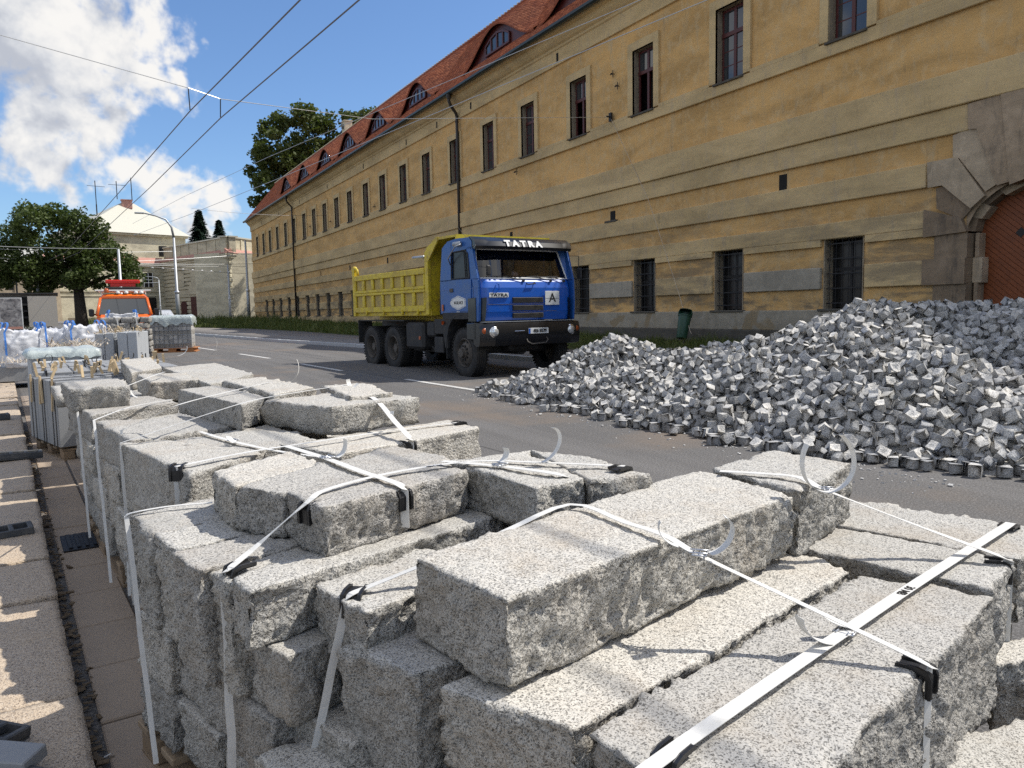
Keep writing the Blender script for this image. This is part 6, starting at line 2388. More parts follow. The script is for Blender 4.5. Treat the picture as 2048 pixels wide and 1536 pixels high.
# wheel arch, mudguard, steps, tank, chassis
for s_ in (-1, 1):
    pts = [(.18, 1.02), (.24, 1.16), (.40, 1.27), (.62, 1.34), (.86, 1.34), (1.10, 1.27), (1.28, 1.10), (1.36, .88), (1.42, .62)]
    V, F = [], []
    for (y, z) in pts:
        V += [(s_ * .86, y, z), (s_ * 1.26, y, z), (s_ * 1.26, y, z + .03), (s_ * .86, y, z + .03)]
    for i in range(len(pts) - 1):
        for j in range(4):
            F.append((i * 4 + j, i * 4 + (j + 1) % 4, i * 4 + 4 + (j + 1) % 4, i * 4 + 4 + j))
    F += [(0, 1, 2, 3), tuple(len(V) - 4 + j for j in range(4))]
    T_(MB().add(V, F), 'front_mudguard', M_CHAS)
    T_(MB().box(min(s_ * 1.24, s_ * 1.255), max(s_ * 1.24, s_ * 1.255), .44, 1.55, 1.26, 1.40).prism([(1.20, 1.27), (1.55, 1.30), (1.55, .9), (1.47, .62), (1.36, .62), (1.36, .95)], min(s_ * 1.2, s_ * 1.25), max(s_ * 1.2, s_ * 1.25), 'yz'), 'lower_cab_trim', M_CHAS)
    T_(MB().box(min(s_ * 1.0, s_ * 1.24), max(s_ * 1.0, s_ * 1.24), 1.42, 1.45, .38, .80), 'mud_flap', M_TYRE)
    T_(MB().box(min(s_ * .95, s_ * 1.24), max(s_ * .95, s_ * 1.24), 1.55, 2.0, .92, 1.26, bev=.02).box(min(s_ * .95, s_ * 1.24), max(s_ * .95, s_ * 1.24), 1.60, 2.02, .50, .86, bev=.02), 'battery_box', M_CHAS)
    T_(MB().box(min(s_ * .70, s_ * 1.22), max(s_ * .70, s_ * 1.22), 2.62, 3.55, .55, 1.18, bev=.06), 'fuel_tank', M_CHAS, bev=.0)
    T_(MB().box(min(s_ * .75, s_ * 1.18), max(s_ * .75, s_ * 1.18), 2.1, 2.5, .85, 1.2, bev=.04), 'air_tank', M_CHAS)
    T_(MB().tube([(s_ * .9, 2.05, .5), (s_ * 1.0, 2.4, .52), (s_ * 1.0, 2.55, .62)], .03, 6).tube([(s_ * .9, 2.5, .5), (s_ * .9, 3.7, .5)], .02, 6), 'pipe', M_CHAS)
    T_(MB().box(min(s_ * 1.228, s_ * 1.236), max(s_ * 1.228, s_ * 1.236), 2.72, 2.80, .78, .86), 'side_reflector', M_AMB)
    T_(MB().lathe([(0, 0), (.04, 0.0), (.045, -.03)], 10, 'x', Matrix.Translation((s_ * 1.265, 1.50, 1.18))), 'side_marker', M_AMB)
    T_(MB().box(min(s_ * 1.262, s_ * 1.275), max(s_ * 1.262, s_ * 1.275), 1.48, 1.55, 1.44, 1.58), 'rear_marker', M_AMB)
    T_(MB().box(min(s_ * .85, s_ * 1.25), max(s_ * .85, s_ * 1.25), 6.42, 6.45, .62, 1.24), 'mud_flap', M_TYRE)
    T_(MB().box(min(s_ * .62, s_ * 1.22), max(s_ * .62, s_ * 1.22), 3.62, 6.42, 1.215, 1.24), 'rear_mudguard', M_CHAS)
# central tube, engine, axles
T_(MB().tube([(0, .3, .62), (0, 6.3, .62)], .16, 12).box(-.42, -.30, .2, 6.7, .92, 1.20).box(.30, .42, .2, 6.7, .92, 1.20).box(-.4, .4, .15, 1.5, .55, 1.3, bev=.05).box(-.9, .9, .55, .85, .50, .72, bev=.05).box(-.9, .9, 4.2, 4.5, .46, .7, bev=.05).box(-.9, .9, 5.55, 5.85, .46, .7, bev=.05).box(-.5, .5, 1.7, 2.4, .6, 1.3, bev=.05), 'chassis', M_CHAS)
T_(MB().tube([(-.98, 1.78, 1.35), (-.98, 1.80, 2.02)], [.20, .17], 14), 'air_filter', M_CHAS, smooth=True)
T_(MB().tube([(-.98, 1.80, 1.98), (-.96, 1.76, 2.06), (-.8, 1.72, 2.08)], .10, 10).box(-1.15, -.7, 1.66, 1.72, 2.02, 2.08), 'intake_pipe', M_GALV, smooth=True)
T_(MB().tube([(-.9, 2.0, 1.3), (-1.0, 1.9, 1.1), (-1.05, 2.1, .95)], .05, 8).tube([(-.7, 1.75, 1.4), (-.95, 1.95, 1.2)], .03, 6), 'hoses', M_CHAS)


# wheels
def tyre_prof(R, w):
    r = R
    return [(.30, -w * .40), (.34, -w * .47), (.42, -w * .5), (r - .10, -w * .5), (r - .035, -w * .46), (r - .008, -w * .38), (r, -w * .30), (r, -w * .305), (r - .014, -w * .295), (r - .014, -w * .265), (r, -w * .255),
            (r, -w * .11), (r - .014, -w * .10), (r - .014, -w * .07), (r, -w * .06), (r, w * .06), (r - .014, w * .07), (r - .014, w * .10), (r, w * .11), (r, w * .255), (r - .014, w * .265), (r - .014, w * .295), (r, w * .30),
            (r - .008, w * .38), (r - .035, w * .46), (r - .10, w * .5), (.42, w * .5), (.34, w * .47), (.30, w * .40)]


def wheel(x, y, s_, front, twin=False):
    wr = empty('wheel', (x, y, .535), parent=TR)
    tp = MB().lathe(tyre_prof(.545, .29), 40, 'x')
    tb = MB()
    # shoulder lugs
    for k in range(44):
        a = 2 * math.pi * k / 44
        for sd in (-1, 1):
            T = Matrix.Rotation(a, 4, 'X') @ Matrix.Translation((sd * .128, 0, .534))
            tp.box(-.017, .017, -.018, .018, -.02, .010, T)
    tp.build('tyre', M_TYRE, wr, auto=40)
    o_ = s_ * (.04 if front else -.08)
    if front:
        prof = [(.315, s_ * .13), (.30, s_ * .145), (.285, s_ * .12), (.275, s_ * .06), (.262, s_ * .075), (.19, s_ * .135), (.13, s_ * .14), (.125, s_ * .17), (.10, s_ * .175), (.095, s_ * .24), (.0, s_ * .245)]
    else:
        prof = [(.315, s_ * .13), (.30, s_ * .145), (.285, s_ * .12), (.270, s_ * -.02), (.20, s_ * -.08), (.15, s_ * -.085), (.14, s_ * -.02), (.11, s_ * .02), (.10, s_ * .08), (.0, s_ * .085)]
    if s_ < 0:
        prof = prof[::-1]
    MB().lathe(prof, 32, 'x').build('rim', M_RIM, wr, auto=40)
    nb = MB()
    for k in range(10):
        a = 2 * math.pi * k / 10
        rr = .155 if front else .175
        T = Matrix.Translation((s_ * (.14 if front else -.08), rr * math.cos(a), rr * math.sin(a)))
        nb.lathe([(.022, 0), (.022, s_ * .03), (.0, s_ * .032)], 6, 'x', T)
        T = Matrix.Rotation(a + .3, 4, 'X') @ Matrix.Translation((s_ * (.102 if front else -.052), 0, .228))
        nb.box(-.008, .008, -.028, .028, -.018, .018, T)
    nb.build('wheel_nuts', M_CHAS, wr)
    return wr


for s_ in (-1, 1):
    wheel(s_ * 1.06, .72, s_, True)
    for y in (4.34, 5.70):
        wheel(s_ * 1.06, y, s_, False)
        wheel(s_ * .74, y, s_, False)

# tipper bed ------------------------------------------------------------
bd = empty('tipper_bed', (0, 0, 0), parent=TR)


def B_(mb, name, mat, **k):
    return mb.build(name, mat, bd, **k)


B_(MB().box(-1.2, 1.2, 2.2, 6.72, 1.34, 1.44, bev=.01).box(-.5, -.3, 2.2, 6.7, 1.2, 1.34).box(.3, .5, 2.2, 6.7, 1.2, 1.34), 'bed_floor', M_YEL)
for s_ in (-1, 1):
    X0, X1 = s_ * 1.17, s_ * 1.205
    a, b = min(X0, X1), max(X0, X1)
    B_(MB().box(a, b, 2.40, 6.62, 1.43, 2.43), 'side_sheet', M_YELP)
    for (z0, z1) in ((1.44, 1.58), (1.885, 1.955), (1.96, 2.03), (2.30, 2.44)):
        e0, e1 = sorted((s_ * 1.205, s_ * 1.262))
        B_(MB().box(e0, e1, 2.40, 6.62, z0, z1, bev=.012), 'side_rail', M_YEL)
    for k in range(8):
        y = 2.40 + k * 4.22 / 7
        e0, e1 = sorted((s_ * 1.205, s_ * 1.255))
        wd = .075
        B_(MB().box(e0, e1, max(2.401, y - wd), min(6.619, y + wd), 1.578, 1.887, bev=.015).box(e0, e1, max(2.401, y - wd), min(6.619, y + wd), 2.028, 2.302, bev=.015), 'side_post', M_YEL)
    for y in (2.75, 3.6, 4.7, 5.8):
        e0, e1 = sorted((s_ * 1.22, s_ * 1.29))
        B_(MB().box(e0, e1, y - .03, y + .03, 1.36, 1.50, bev=.02), 'hinge', M_YEL)
# front corner posts, head board and canopy
for s_ in (-1, 1):
    a, b = sorted((s_ * 1.16, s_ * 1.25))
    B_(MB().box(a, b, 2.22, 2.385, 1.36, 2.60, bev=.01), 'corner_post', M_YEL)
    B_(MB().prism([(2.36, 2.58), (2.20, 2.58), (1.72, 3.0), (1.70, 3.08), (1.80, 3.08), (2.36, 2.78)], s_ * 1.25 - (.03 if s_ > 0 else 0), s_ * 1.25 + (0 if s_ > 0 else .03), 'yz'), 'canopy_cheek', M_YEL, bev=.006)
B_(MB().box(-1.16, 1.16, 2.24, 2.30, 1.36, 2.85), 'head_board', M_YEL)
for x in (-.8, -.4, 0, .4, .8):
    B_(MB().box(x - .04, x + .04, 2.19, 2.24, 1.4, 2.7, bev=.008), 'head_board_rib', M_YEL)
B_(MB().prism([(2.30, 2.83), (1.72, 3.02), (.92, 3.02), (.92, 3.06), (1.72, 3.07), (2.33, 2.87)], -1.24, 1.24, 'yz'), 'cab_canopy', M_YEL, bev=.004)
B_(MB().prism([(.90, 2.97), (.93, 2.97), (.93, 3.07), (.90, 3.07)], -1.24, 1.24, 'yz'), 'canopy_lip', M_YEL)
B_(MB().tube([(-1.25, 2.40, 2.69), (-1.25, 2.95, 2.70)], .035, 8), 'locking_bar', M_GALV, smooth=True)
# tailgate and rear posts with hook hinges
B_(MB().box(-1.16, 1.16, 6.62, 6.67, 1.44, 2.40).box(-1.16, 1.16, 6.67, 6.71, 1.9, 2.0).box(-1.16, 1.16, 6.67, 6.71, 2.3, 2.4), 'tailgate', M_YEL)
for s_ in (-1, 1):
    a, b = sorted((s_ * 1.16, s_ * 1.26))
    B_(MB().box(a, b, 6.60, 6.74, 1.34, 2.55, bev=.01).lathe([(.0, -.045), (.09, -.045), (.10, 0), (.09, .045), (0, .045)], 14, 'x', Matrix.Translation((s_ * 1.21, 6.68, 2.62))), 'rear_post', M_YEL)
    B_(MB().tube([(s_ * 1.21, 6.62, 2.66), (s_ * 1.21, 6.48, 2.60), (s_ * 1.21, 6.44, 2.46)], .035, 8), 'gate_hook', M_YEL, smooth=True)

# ------------------------------------------------------------------ cream fort buildings beyond the street
def win(parent, x, y, z0, w_, h_, yaw, mat=None, frame=True, arch=False):
    T = Matrix.Translation((x, y, 0)) @ Matrix.Rotation(yaw, 4, 'Z')
    mb = MB().box(-w_ / 2, w_ / 2, -.02, .05, z0, z0 + h_, T)
    o = mb.build('window', mat or M_GLW, parent)
    if frame:
        f = MB()
        for (a, b, c, d) in ((-w_ / 2, -w_ / 2 + .1, z0, z0 + h_), (w_ / 2 - .1, w_ / 2, z0, z0 + h_), (-.05, .05, z0, z0 + h_), (-w_ / 2, w_ / 2, z0 + h_ * .5, z0 + h_ * .5 + .1)):
            f.box(a, b, -.06, -.021, c, d, T)
        f.build('window_frame', M_DARKHOLE if not frame == 'w' else M_LET, o)
    return o


def wallbox(parent, p, q, z0, z1, depth, name, mat):
    """wall standing between two ground points, thick away from the viewer"""
    d = Vector((q[0] - p[0], q[1] - p[1], 0))
    L = d.length
    a = math.atan2(d.y, d.x)
    T = Matrix.Translation((p[0], p[1], 0)) @ Matrix.Rotation(a, 4, 'Z')
    return MB().box(0, L, 0, depth, z0, z1, T).build(name, mat, parent), T, L, a


FB = empty('fort_building', (0, 0, 0), 0, 'cream two storey fort building with banded joints, pink ledge and pale parapet roof', 'building')
gz = 1.0
# left receding wing: from (11.2,138) to corner (18.0,118); right wing corner -> (27,121)
PA, PB, PC = (11.1, 141.0), (17.9, 118.0), (28.0, 127.5)
PM = (-6.0, 134.5)
for (p, q, mat, nm) in ((PA, PB, M_CREAM2, 'left_wing_wall'), (PB, PC, M_CREAM, 'right_wing_wall')):
    o, T, L, a = wallbox(FB, p, q, .2, 10.55, 6, nm, mat)
    # recessed joints read from proud courses
    z = 1.4
    n = 0
    while z < 9.6:
        MB().box(-.05, L + .05, -.20, .0, z, z + .47, T, bev=.05).build('ashlar_course', mat, FB)
        z += .62
        n += 1
    MB().box(-.15, L + .15, -.22, 0, 4.95, 5.25, T).build('string_course', mat, FB)
    MB().box(-.3, L + .3, -.45, 0, 9.75, 10.1, T, bev=.05).box(-.4, L + .4, -.65, 0, 10.1, 10.45, T, bev=.05).build('cornice', mat, FB)
    MB().prism([(-.75, 10.45), (0.3, 11.15), (0.3, 10.45)], -.4, L + .4, 'yz', T).build('pink_ledge', M_REDSTONE, FB)
    MB().box(-.05, L + .05, .25, 1.2, 10.5, 12.75, T).build('parapet', mat, FB)
    for i in range(int(L / 3.2) + 1):
        MB().box(i * 3.2, i * 3.2 + .35, .15, .26, 10.9, 12.7, T).build('parapet_pier', mat, FB)
    MB().box(-.25, L + .25, .05, 1.5, 12.75, 12.95, T).build('parapet_cap', M_METROOF, FB)
# blind windows and doors on the receding wing
d = Vector((PB[0] - PA[0], PB[1] - PA[1], 0))
aL = math.atan2(d.y, d.x)
nL = Vector((d.y, -d.x, 0)).normalized()
for f, w_ in ((.30, 2.6), (.52, 2.6), (.76, 3.0)):
    c = Vector((*PA, 0)) + d * f + nL * .2
    T = Matrix.Translation(c) @ Matrix.Rotation(aL, 4, 'Z')
    P = [(-w_ / 2, 6.2)] + [(-w_ / 2 * math.cos(t_), 8.1 + .6 * math.sin(t_)) for t_ in np.linspace(0, math.pi, 9)] + [(w_ / 2, 6.2)]
    MB().prism(P, -.06, .0, 'xz', T).build('blind_window', M_CREAM2, FB)
for (f, w_, h_, mt, arch) in ((.33, 2.2, 2.9, M_PIPE, 1), (.53, 4.0, 3.5, M_PIPE, 0)):
    c = Vector((*PA, 0)) + d * f + nL * .22
    T = Matrix.Translation(c) @ Matrix.Rotation(aL, 4, 'Z')
    P = [(-w_ / 2, 1.0)] + ([(-w_ / 2 * math.cos(t_), 1.0 + h_ - .5 + .5 * math.sin(t_)) for t_ in np.linspace(0, math.pi, 9)] if arch else [(-w_ / 2, 1 + h_), (w_ / 2, 1 + h_)]) + [(w_ / 2, 1.0)]
    MB().prism(P, -.05, .04, 'xz', T).build('door', plain('oxblood_door', (.07, .018, .02), .6), FB)
c = Vector((*PA, 0)) + d * .53 + nL * .22
T = Matrix.Translation(c) @ Matrix.Rotation(aL, 4, 'Z')
MB().prism([(-2.6, 4.9)] + [(-2.6 * math.cos(t_), 5.0 + 2.1 * math.sin(t_)) for t_ in np.linspace(0, math.pi, 11)] + [(2.6, 4.9)], -.12, .0, 'xz', T).build('lunette', M_CREAM2, FB)
# right wing window and niche
d2 = Vector((PC[0] - PB[0], PC[1] - PB[1], 0))
aR = math.atan2(d2.y, d2.x)
win(FB, PB[0] + d2.x * .36, PB[1] + d2.y * .36 - .25, 6.9, 1.3, 2.1, aR, M_GLD)
for f in (.07, .62):
    T = Matrix.Translation((PB[0] + d2.x * f, PB[1] + d2.y * f - .2, 0)) @ Matrix.Rotation(aR, 4, 'Z')
T = Matrix.Translation((PB[0] + d2.x * .38, PB[1] + d2.y * .38 - .28, 0)) @ Matrix.Rotation(aR, 4, 'Z')
MB().prism([(-1.2, 1.0)] + [(-1.2 * math.cos(t_), 3.0 + .9 * math.sin(t_)) for t_ in np.linspace(0, math.pi, 11)] + [(1.2, 1.0)], -.05, .0, 'xz', T).build('blind_niche', M_DULL, FB)
# brick-like ashlar blocks near the corner on the lit wing
for row in range(13):
    for k in range(4):
        if 9 < row:
            continue
        T = Matrix.Translation((PB[0], PB[1], 0)) @ Matrix.Rotation(aR, 4, 'Z')
        x_ = .1 + k * .75 + (.35 if row % 2 else 0)
        z_ = 1.45 + row * .62
        MB().box(x_, x_ + .68, -.27, -.18, z_ + .02, z_ + .45, T, bev=.03).build('ashlar_block', M_CREAM, FB)

CB = empty('tower_block', (0, 0, 0), 0, 'cream middle block with two casement windows under a pale hipped tower roof with antennas', 'building')
o, T, L, a = wallbox(CB, PM, PA, .2, 10.2, 5, 'wall', M_CREAM)
MB().box(-.1, L, -.12, 0, 4.9, 5.15, T).box(-.1, L, -.2, 0, 5.6, 5.95, T).box(-.1, L, -.25, 0, 9.6, 9.9, T).box(-.1, L, -.5, 0, 9.9, 10.25, T).build('string_course', M_CREAM, CB)
for zz in (6.5, 7.1, 7.7, 8.3, 8.9):
    MB().box(0, L, -.06, 0, zz, zz + .5, T, bev=.03).build('ashlar_course', M_CREAM, CB)
MB().prism([(-.6, 10.25), (.4, 11.2), (.4, 10.25)], -.2, L, 'yz', T).build('pink_ledge', M_REDSTONE, CB)
win(CB, 8.6, 139.9, 6.4, 1.5, 2.3, a, M_GLD, 'w')
win(CB, 9.0, 140.0, 1.9, 1.3, 2.8, a, M_GLD)
# tower body and hip roof
TWR = empty('tower', (5.2, 146, 0), a, parent=CB)
TW0 = TWR.location.copy()


def tw(mb, name, mat, par=None):
    return mb.build(name, mat, par or TWR, loc=None)


OFS = Matrix.Translation((-5.2, -146, 0))
TX0, TX1, TY0, TY1 = -3.2, 13.6, 140.5, 152
MB().box(TX0, TX1, TY0, TY1, 9, 15.2, OFS).build('tower_wall', M_CREAM, TWR)
MB().box(TX0 - .3, TX1 + .3, TY0 - .4, TY1, 14.75, 15.15, OFS).build('tower_cornice', M_CREAM, TWR)
win(TWR, 4.4, -5.55, 11.6, 1.3, 1.7, 0, M_GLD, False)
win(TWR, -4.0, -5.55, 11.6, 1.3, 1.7, 0, M_GLD, False)
ax, ay, az = 7.1, 145.5, 20.6
rf = MB()
rf.add([(TX0 - .6, TY0 - .7, 15.1), (TX1 + .6, TY0 - .7, 15.1), (TX1 + .6, TY1, 15.1), (TX0 - .6, TY1, 15.1), (ax - 1.6, ay, az), (ax + .4, ay, az)],
       [(0, 1, 5, 4), (1, 2, 5), (2, 3, 4, 5), (3, 0, 4)], OFS)
rf.build('tower_roof', M_METROOF, TWR)
MB().box(5.6, 7.2, 144.8, 146, 19.6, 20.9).box(5.5, 7.3, 144.7, 146.1, 20.9, 21.05).build('chimney', M_REDSTONE, CB)
for (x_, z_, h_) in ((7.2, 21, 3.6), (1.9, 19.6, 4.2), (5.0, 21, 2.9)):
    m_ = MB().tube([(x_, 144.6, z_), (x_, 144.6, z_ + h_)], .07, 5)
    if x_ < 7:
        m_.tube([(x_ - 1.2, 144.6, z_ + h_ * .8), (x_ + 1.4, 144.6, z_ + h_ * .78)], .04, 4)
    m_.build('aerial', M_IRON, CB)
MB().tube([(1.9, 144.6, 15), (1.9, 144.6, 20)], .1, 5).build('aerial', M_IRON, CB)

LB = empty('shaded_range', (0, 0, 0), 0, 'dull brown two storey range behind the big tree with a row of narrow windows', 'building')
o, T, L, a = wallbox(LB, (-34, 118), (-5.0, 131.5), .2, 8.6, 6, 'wall', M_DULL)
MB().box(-.2, L, -.3, 0, 4.9, 5.3, T).box(-.2, L, -.15, 0, 4.1, 4.3, T).box(-.2, L, -.5, 0, 8.3, 8.7, T).build('string_course', M_DULL, LB)
for k in range(12):
    c = T @ Vector((1.2 + k * 2.55, -.03, 0))
    win(LB, c.x, c.y, 5.7, .95, 1.9, a, M_GLD, False)
for k in (9, 10.6, 11.3):
    c = T @ Vector((1.2 + k * 2.45, -.03, 0))
    win(LB, c.x, c.y, 1.6, .9, 2.4, a, M_GLD, False)
for k in (9.5, 19.5, 27.5):
    c = T @ Vector((k, -.25, 0))
    MB().tube([(c.x, c.y, .5), (c.x, c.y, 8.4)], .12, 6).build('downpipe', M_IRON, LB)
MB().prism([(-.6, 8.7), (3, 12.2), (6.5, 8.7)], 0, L, 'yz', T).build('roof', M_METROOF2, LB)
cw = empty('yard_wall', (0, 0, 0), 0, 'low dull wall linking the brown range to the cream block behind the tree', 'wall')
wallbox(cw, (-5.0, 131.5), (-3, 138), .2, 6.5, 1, 'wall_face', M_DULL)
wallbox(cw, (-3, 134), (10.5, 135.5), .2, 1.6, .6, 'wall_face', M_DULL)


# ------------------------------------------------------------------ trees
def leaf_cloud(name, blobs, n, size, mat, parent, seed, flat=.3, hollow=.35):
    rs = np.random.RandomState(seed)
    vol = np.array([b[3] * b[4] * b[5] for b in blobs]) ** .72
    idx = rs.choice(len(blobs), n, p=vol / vol.sum())
    B = np.array(blobs)[idx]
    d = rs.normal(size=(n, 3))
    d /= np.linalg.norm(d, axis=1)[:, None]
    r = (hollow + (1 - hollow) * rs.rand(n) ** .6)
    P = B[:, :3] + d * r[:, None] * B[:, 3:6]
    # ragged: drop leaves where noise is low, so gaps open up
    ns = fbm(P * .55, 3, .6) + .35 * fbm(P * 2.0, 2)
    k = ns > -.30 + .42 * (r > .82)
    P = P[k] + d[k] * (fbm(P[k] * 1.1 + 9, 3)[:, None] * B[k, 3:6] * .20)
    n = len(P)
    s = size * rs.uniform(.55, 1.3, n)
    u = rs.normal(size=(n, 3))
    u[:, 2] *= .55
    u /= np.linalg.norm(u, axis=1)[:, None]
    v = np.cross(u, rs.normal(size=(n, 3)))
    v /= np.linalg.norm(v, axis=1)[:, None]
    u *= s[:, None]
    v *= s[:, None] * .6
    V = np.stack([P - u * .5, P - v * .5 + u * .05, P + u * .5, P + v * .5 + u * .05], 1).reshape(-1, 3)
    Q = np.arange(n * 4).reshape(-1, 4)
    me = mesh_np(name, V, Q)
    at = me.attributes.new('rnd', 'FLOAT', 'FACE')
    at.data.foreach_set('value', np.clip(rs.rand(n) * .6 + .4 * (ns[k][:n] * .8 + .5), 0, 1).astype(np.float32))
    o = link(name, me, parent, mat)
    return o


def limbs(mb, base, tips, r0, fork):
    mb.tube([base, Vector(base) * .5 + Vector(fork) * .5, fork], [r0, r0 * .85, r0 * .72], 8)
    for t_ in tips:
        t_ = Vector(t_)
        m_ = Vector(fork) * .5 + t_ * .5 + Vector((random.uniform(-.3, .3), random.uniform(-.3, .3), random.uniform(0, .5)))
        mb.tube([fork, m_, t_], [r0 * .5, r0 * .3, r0 * .1], 6)


oak = empty('oak_tree', (-.7, 75, g(75)), 0, 'broad dark oak with a forked black trunk before the brown range at the left', 'tree')
mb = MB()
limbs(mb, (0, 0, 0), [(-3.6, 0, 6.2), (-2.2, .5, 8.5), (.8, .2, 9.0), (2.6, -.4, 6.6), (3.5, .3, 4.8), (-4.6, .6, 4.9), (0, 0, 8), (1.5, 1.0, 5.5)], .52, (-.1, 0, 3.3))
mb.build('trunk', M_BARK, oak, smooth=True)
bl = []
rs = np.random.RandomState(3)
outline = [(-5.2, 5.8, 1.7), (-4.4, 7.6, 1.7), (-3.0, 8.9, 1.7), (-1.4, 9.4, 1.6), (.1, 8.9, 1.5), (1.2, 8.3, 1.4), (1.6, 7.0, 1.6), (3.0, 6.0, 1.4), (3.9, 4.9, 1.3), (-5.6, 4.4, 1.3), (-3.4, 5.2, 1.9), (-1.2, 6.4, 2.4), (.8, 5.5, 1.9), (2.4, 4.3, 1.4), (-3.0, 3.6, 1.1), (3.4, 3.3, 1.0), (4.1, 4.0, 1.0), (2.9, 2.4, .8), (-6.4, 6.6, 1.5), (-7.2, 5.4, 1.6), (-.2, 4.2, 1.4), (-1.6, 4.6, 1.5), (-7.6, 7.2, 1.3), (-8.6, 6.2, 1.5), (-6.8, 3.9, 1.1)]
for (x, z, r) in outline:
    bl.append((x, rs.uniform(-1.5, 1.5), z, r, r * 1.2, r * .85))
    bl.append((x + rs.uniform(-1, 1), rs.uniform(-3, 3), z + rs.uniform(-.6, .3), r * .7, r * .9, r * .6))
leaf_cloud('crown', bl, 62000, .30, M_LEAF2, oak, 4)

lime = empty('lime_tree', (28.0, 110, g(110)), 0, 'tall broad lime tree rising behind the tiled roof against the blue sky', 'tree')
mb = MB()
limbs(mb, (0, 0, -1), [(-5, 0, 20), (-2, 1, 26), (3, 0, 27), (6, 1, 26), (-6, 0, 15), (8, 0, 22), (0, 0, 24)], .8, (0, 0, 11))
mb.build('trunk', M_BARK, lime, smooth=True)
bl = []
o2 = [(-6.6, 23.2, 1.7), (-5.2, 25.6, 1.8), (-3.3, 28.0, 1.8), (-.6, 28.3, 2.4), (2.4, 28.4, 2.2), (5.6, 28.6, 1.9), (8.6, 29.2, 2.0), (10.0, 26.8, 1.4), (8.0, 26.0, 2.5), (4.4, 25.0, 3.2), (0, 24.2, 3.8), (-3.6, 22.6, 3.2), (-5.6, 19.8, 2.4), (-6.0, 17.0, 1.6), (-3.2, 18.0, 3.0), (.6, 19.0, 4.0), (4.6, 20.6, 4.0), (-4.4, 15.0, 1.6), (-2.0, 14.6, 2.2), (2, 15, 3), (-7.4, 21.2, 1.1), (-4.9, 12.9, 1.2), (-5.6, 27.4, 1.0), (8.8, 22.6, 2.6)]
for (x, z, r) in o2:
    bl.append((x, rs.uniform(-2, 2), z - 1, r, r * 1.2, r * .9))
    bl.append((x + rs.uniform(-1.5, 1.5), rs.uniform(-4, 4), z - 1 + rs.uniform(-1, .6), r * .6, r * .8, r * .55))
leaf_cloud('crown', bl, 62000, .55, M_LEAF, lime, 5)


def spruce(x, y, z0, h, r, label, seed):
    e = empty('spruce_tree', (x, y, z0), 0, label, 'tree', 'spruces behind the fort')
    MB().tube([(0, 0, 0), (0, 0, h)], [r * .08, .03], 6).build('trunk', M_BARK, e)
    rs_ = np.random.RandomState(seed)
    n = 15000
    t_ = rs_.rand(n) ** .75
    lay = np.floor(t_ * 13) / 13
    fr = t_ * 13 - np.floor(t_ * 13)
    R = r * (1 - lay) * (1 - .45 * fr) * np.sqrt(rs_.rand(n)) + .1
    az_ = rs_.rand(n) * 6.28
    R *= .75 + .35 * np.sin(az_ * 5 + lay * 40)
    P = np.column_stack([R * np.cos(az_), R * np.sin(az_), t_ * h * .97 + h * .03 - R * .22])
    u = np.column_stack([np.cos(az_), np.sin(az_), -rs_.rand(n) * .5]) * rs_.uniform(.35, .8, n)[:, None]
    v = np.column_stack([-np.sin(az_), np.cos(az_), rs_.uniform(-.3, .3, n)]) * rs_.uniform(.12, .25, n)[:, None]
    V = np.stack([P - u * .5 - v, P - u * .5 + v, P + u * .5 + v * .3, P + u * .5 - v * .3], 1).reshape(-1, 3)
    me = mesh_np('needles', V, np.arange(n * 4).reshape(-1, 4))
    at = me.attributes.new('rnd', 'FLOAT', 'FACE')
    at.data.foreach_set('value', rs_.rand(n).astype(np.float32))
    link('crown', me, e, M_SPRUCE)


spruce(19.3, 160, 4.5, 17.2, 7.6, 'taller dark spruce peeping over the cream parapet', 1)
spruce(24.3, 170, 4.5, 16.6, 7.0, 'smaller dark spruce nearer the ochre roof corner', 2)
# low shrubs
for (x, y, r, lb) in ((22.0, 116, 1.3, 'reddish low shrub against the lit cream corner'), (-5.2, 66, 1.4, 'bright green round bush at the left beside the dark machine')):
    s_ = empty('shrub', (x, y, g(y)), 0, lb, 'shrub')
    leaf_cloud('foliage', [(0, 0, r * .8, r, r, r * .8), (r * .7, 0, r * .5, r * .6, r * .6, r * .5)], 1500, .25, M_LEAF if x < 0 else M_LEAF2, s_, 8)


# ------------------------------------------------------------------ lamp posts, poles
def post(x, y, h, r, label, arm=None, cat='lamp post'):
    e = empty('street_lamp' if arm else 'steel_pole', (x, y, g(y)), 0, label, cat)
    MB().tube([(0, 0, 0), (0, 0, h * .38), (0, 0, h * .38 + .05), (0, 0, h)], [r, r * .96, r * .72, r * .55], 10).build('pole', M_GALV, e, smooth=True)
    MB().lathe([(r * 1.15, h * .37), (r * 1.2, h * .385), (r * .8, h * .4)], 10).build('collar', M_STEEL, e)
    if arm:
        dx, dz, hl = arm
        P = [(0, 0, h), (dx * .06, 0, h + dz * .5), (dx * .25, 0, h + dz * .85), (dx * .6, 0, h + dz), (dx, 0, h + dz * 1.1)]
        MB().tube(P, [r * .55, r * .5, r * .4, r * .35, r * .3], 8).build('arm', M_GALV, e, smooth=True)
        MB().box(dx - (hl if dx < 0 else 0), dx + (hl if dx > 0 else 0), -.14, .14, h + dz * 1.1 - .06, h + dz * 1.1 + .08, bev=.04).build('lamp_head', M_GALV, e)
    return e


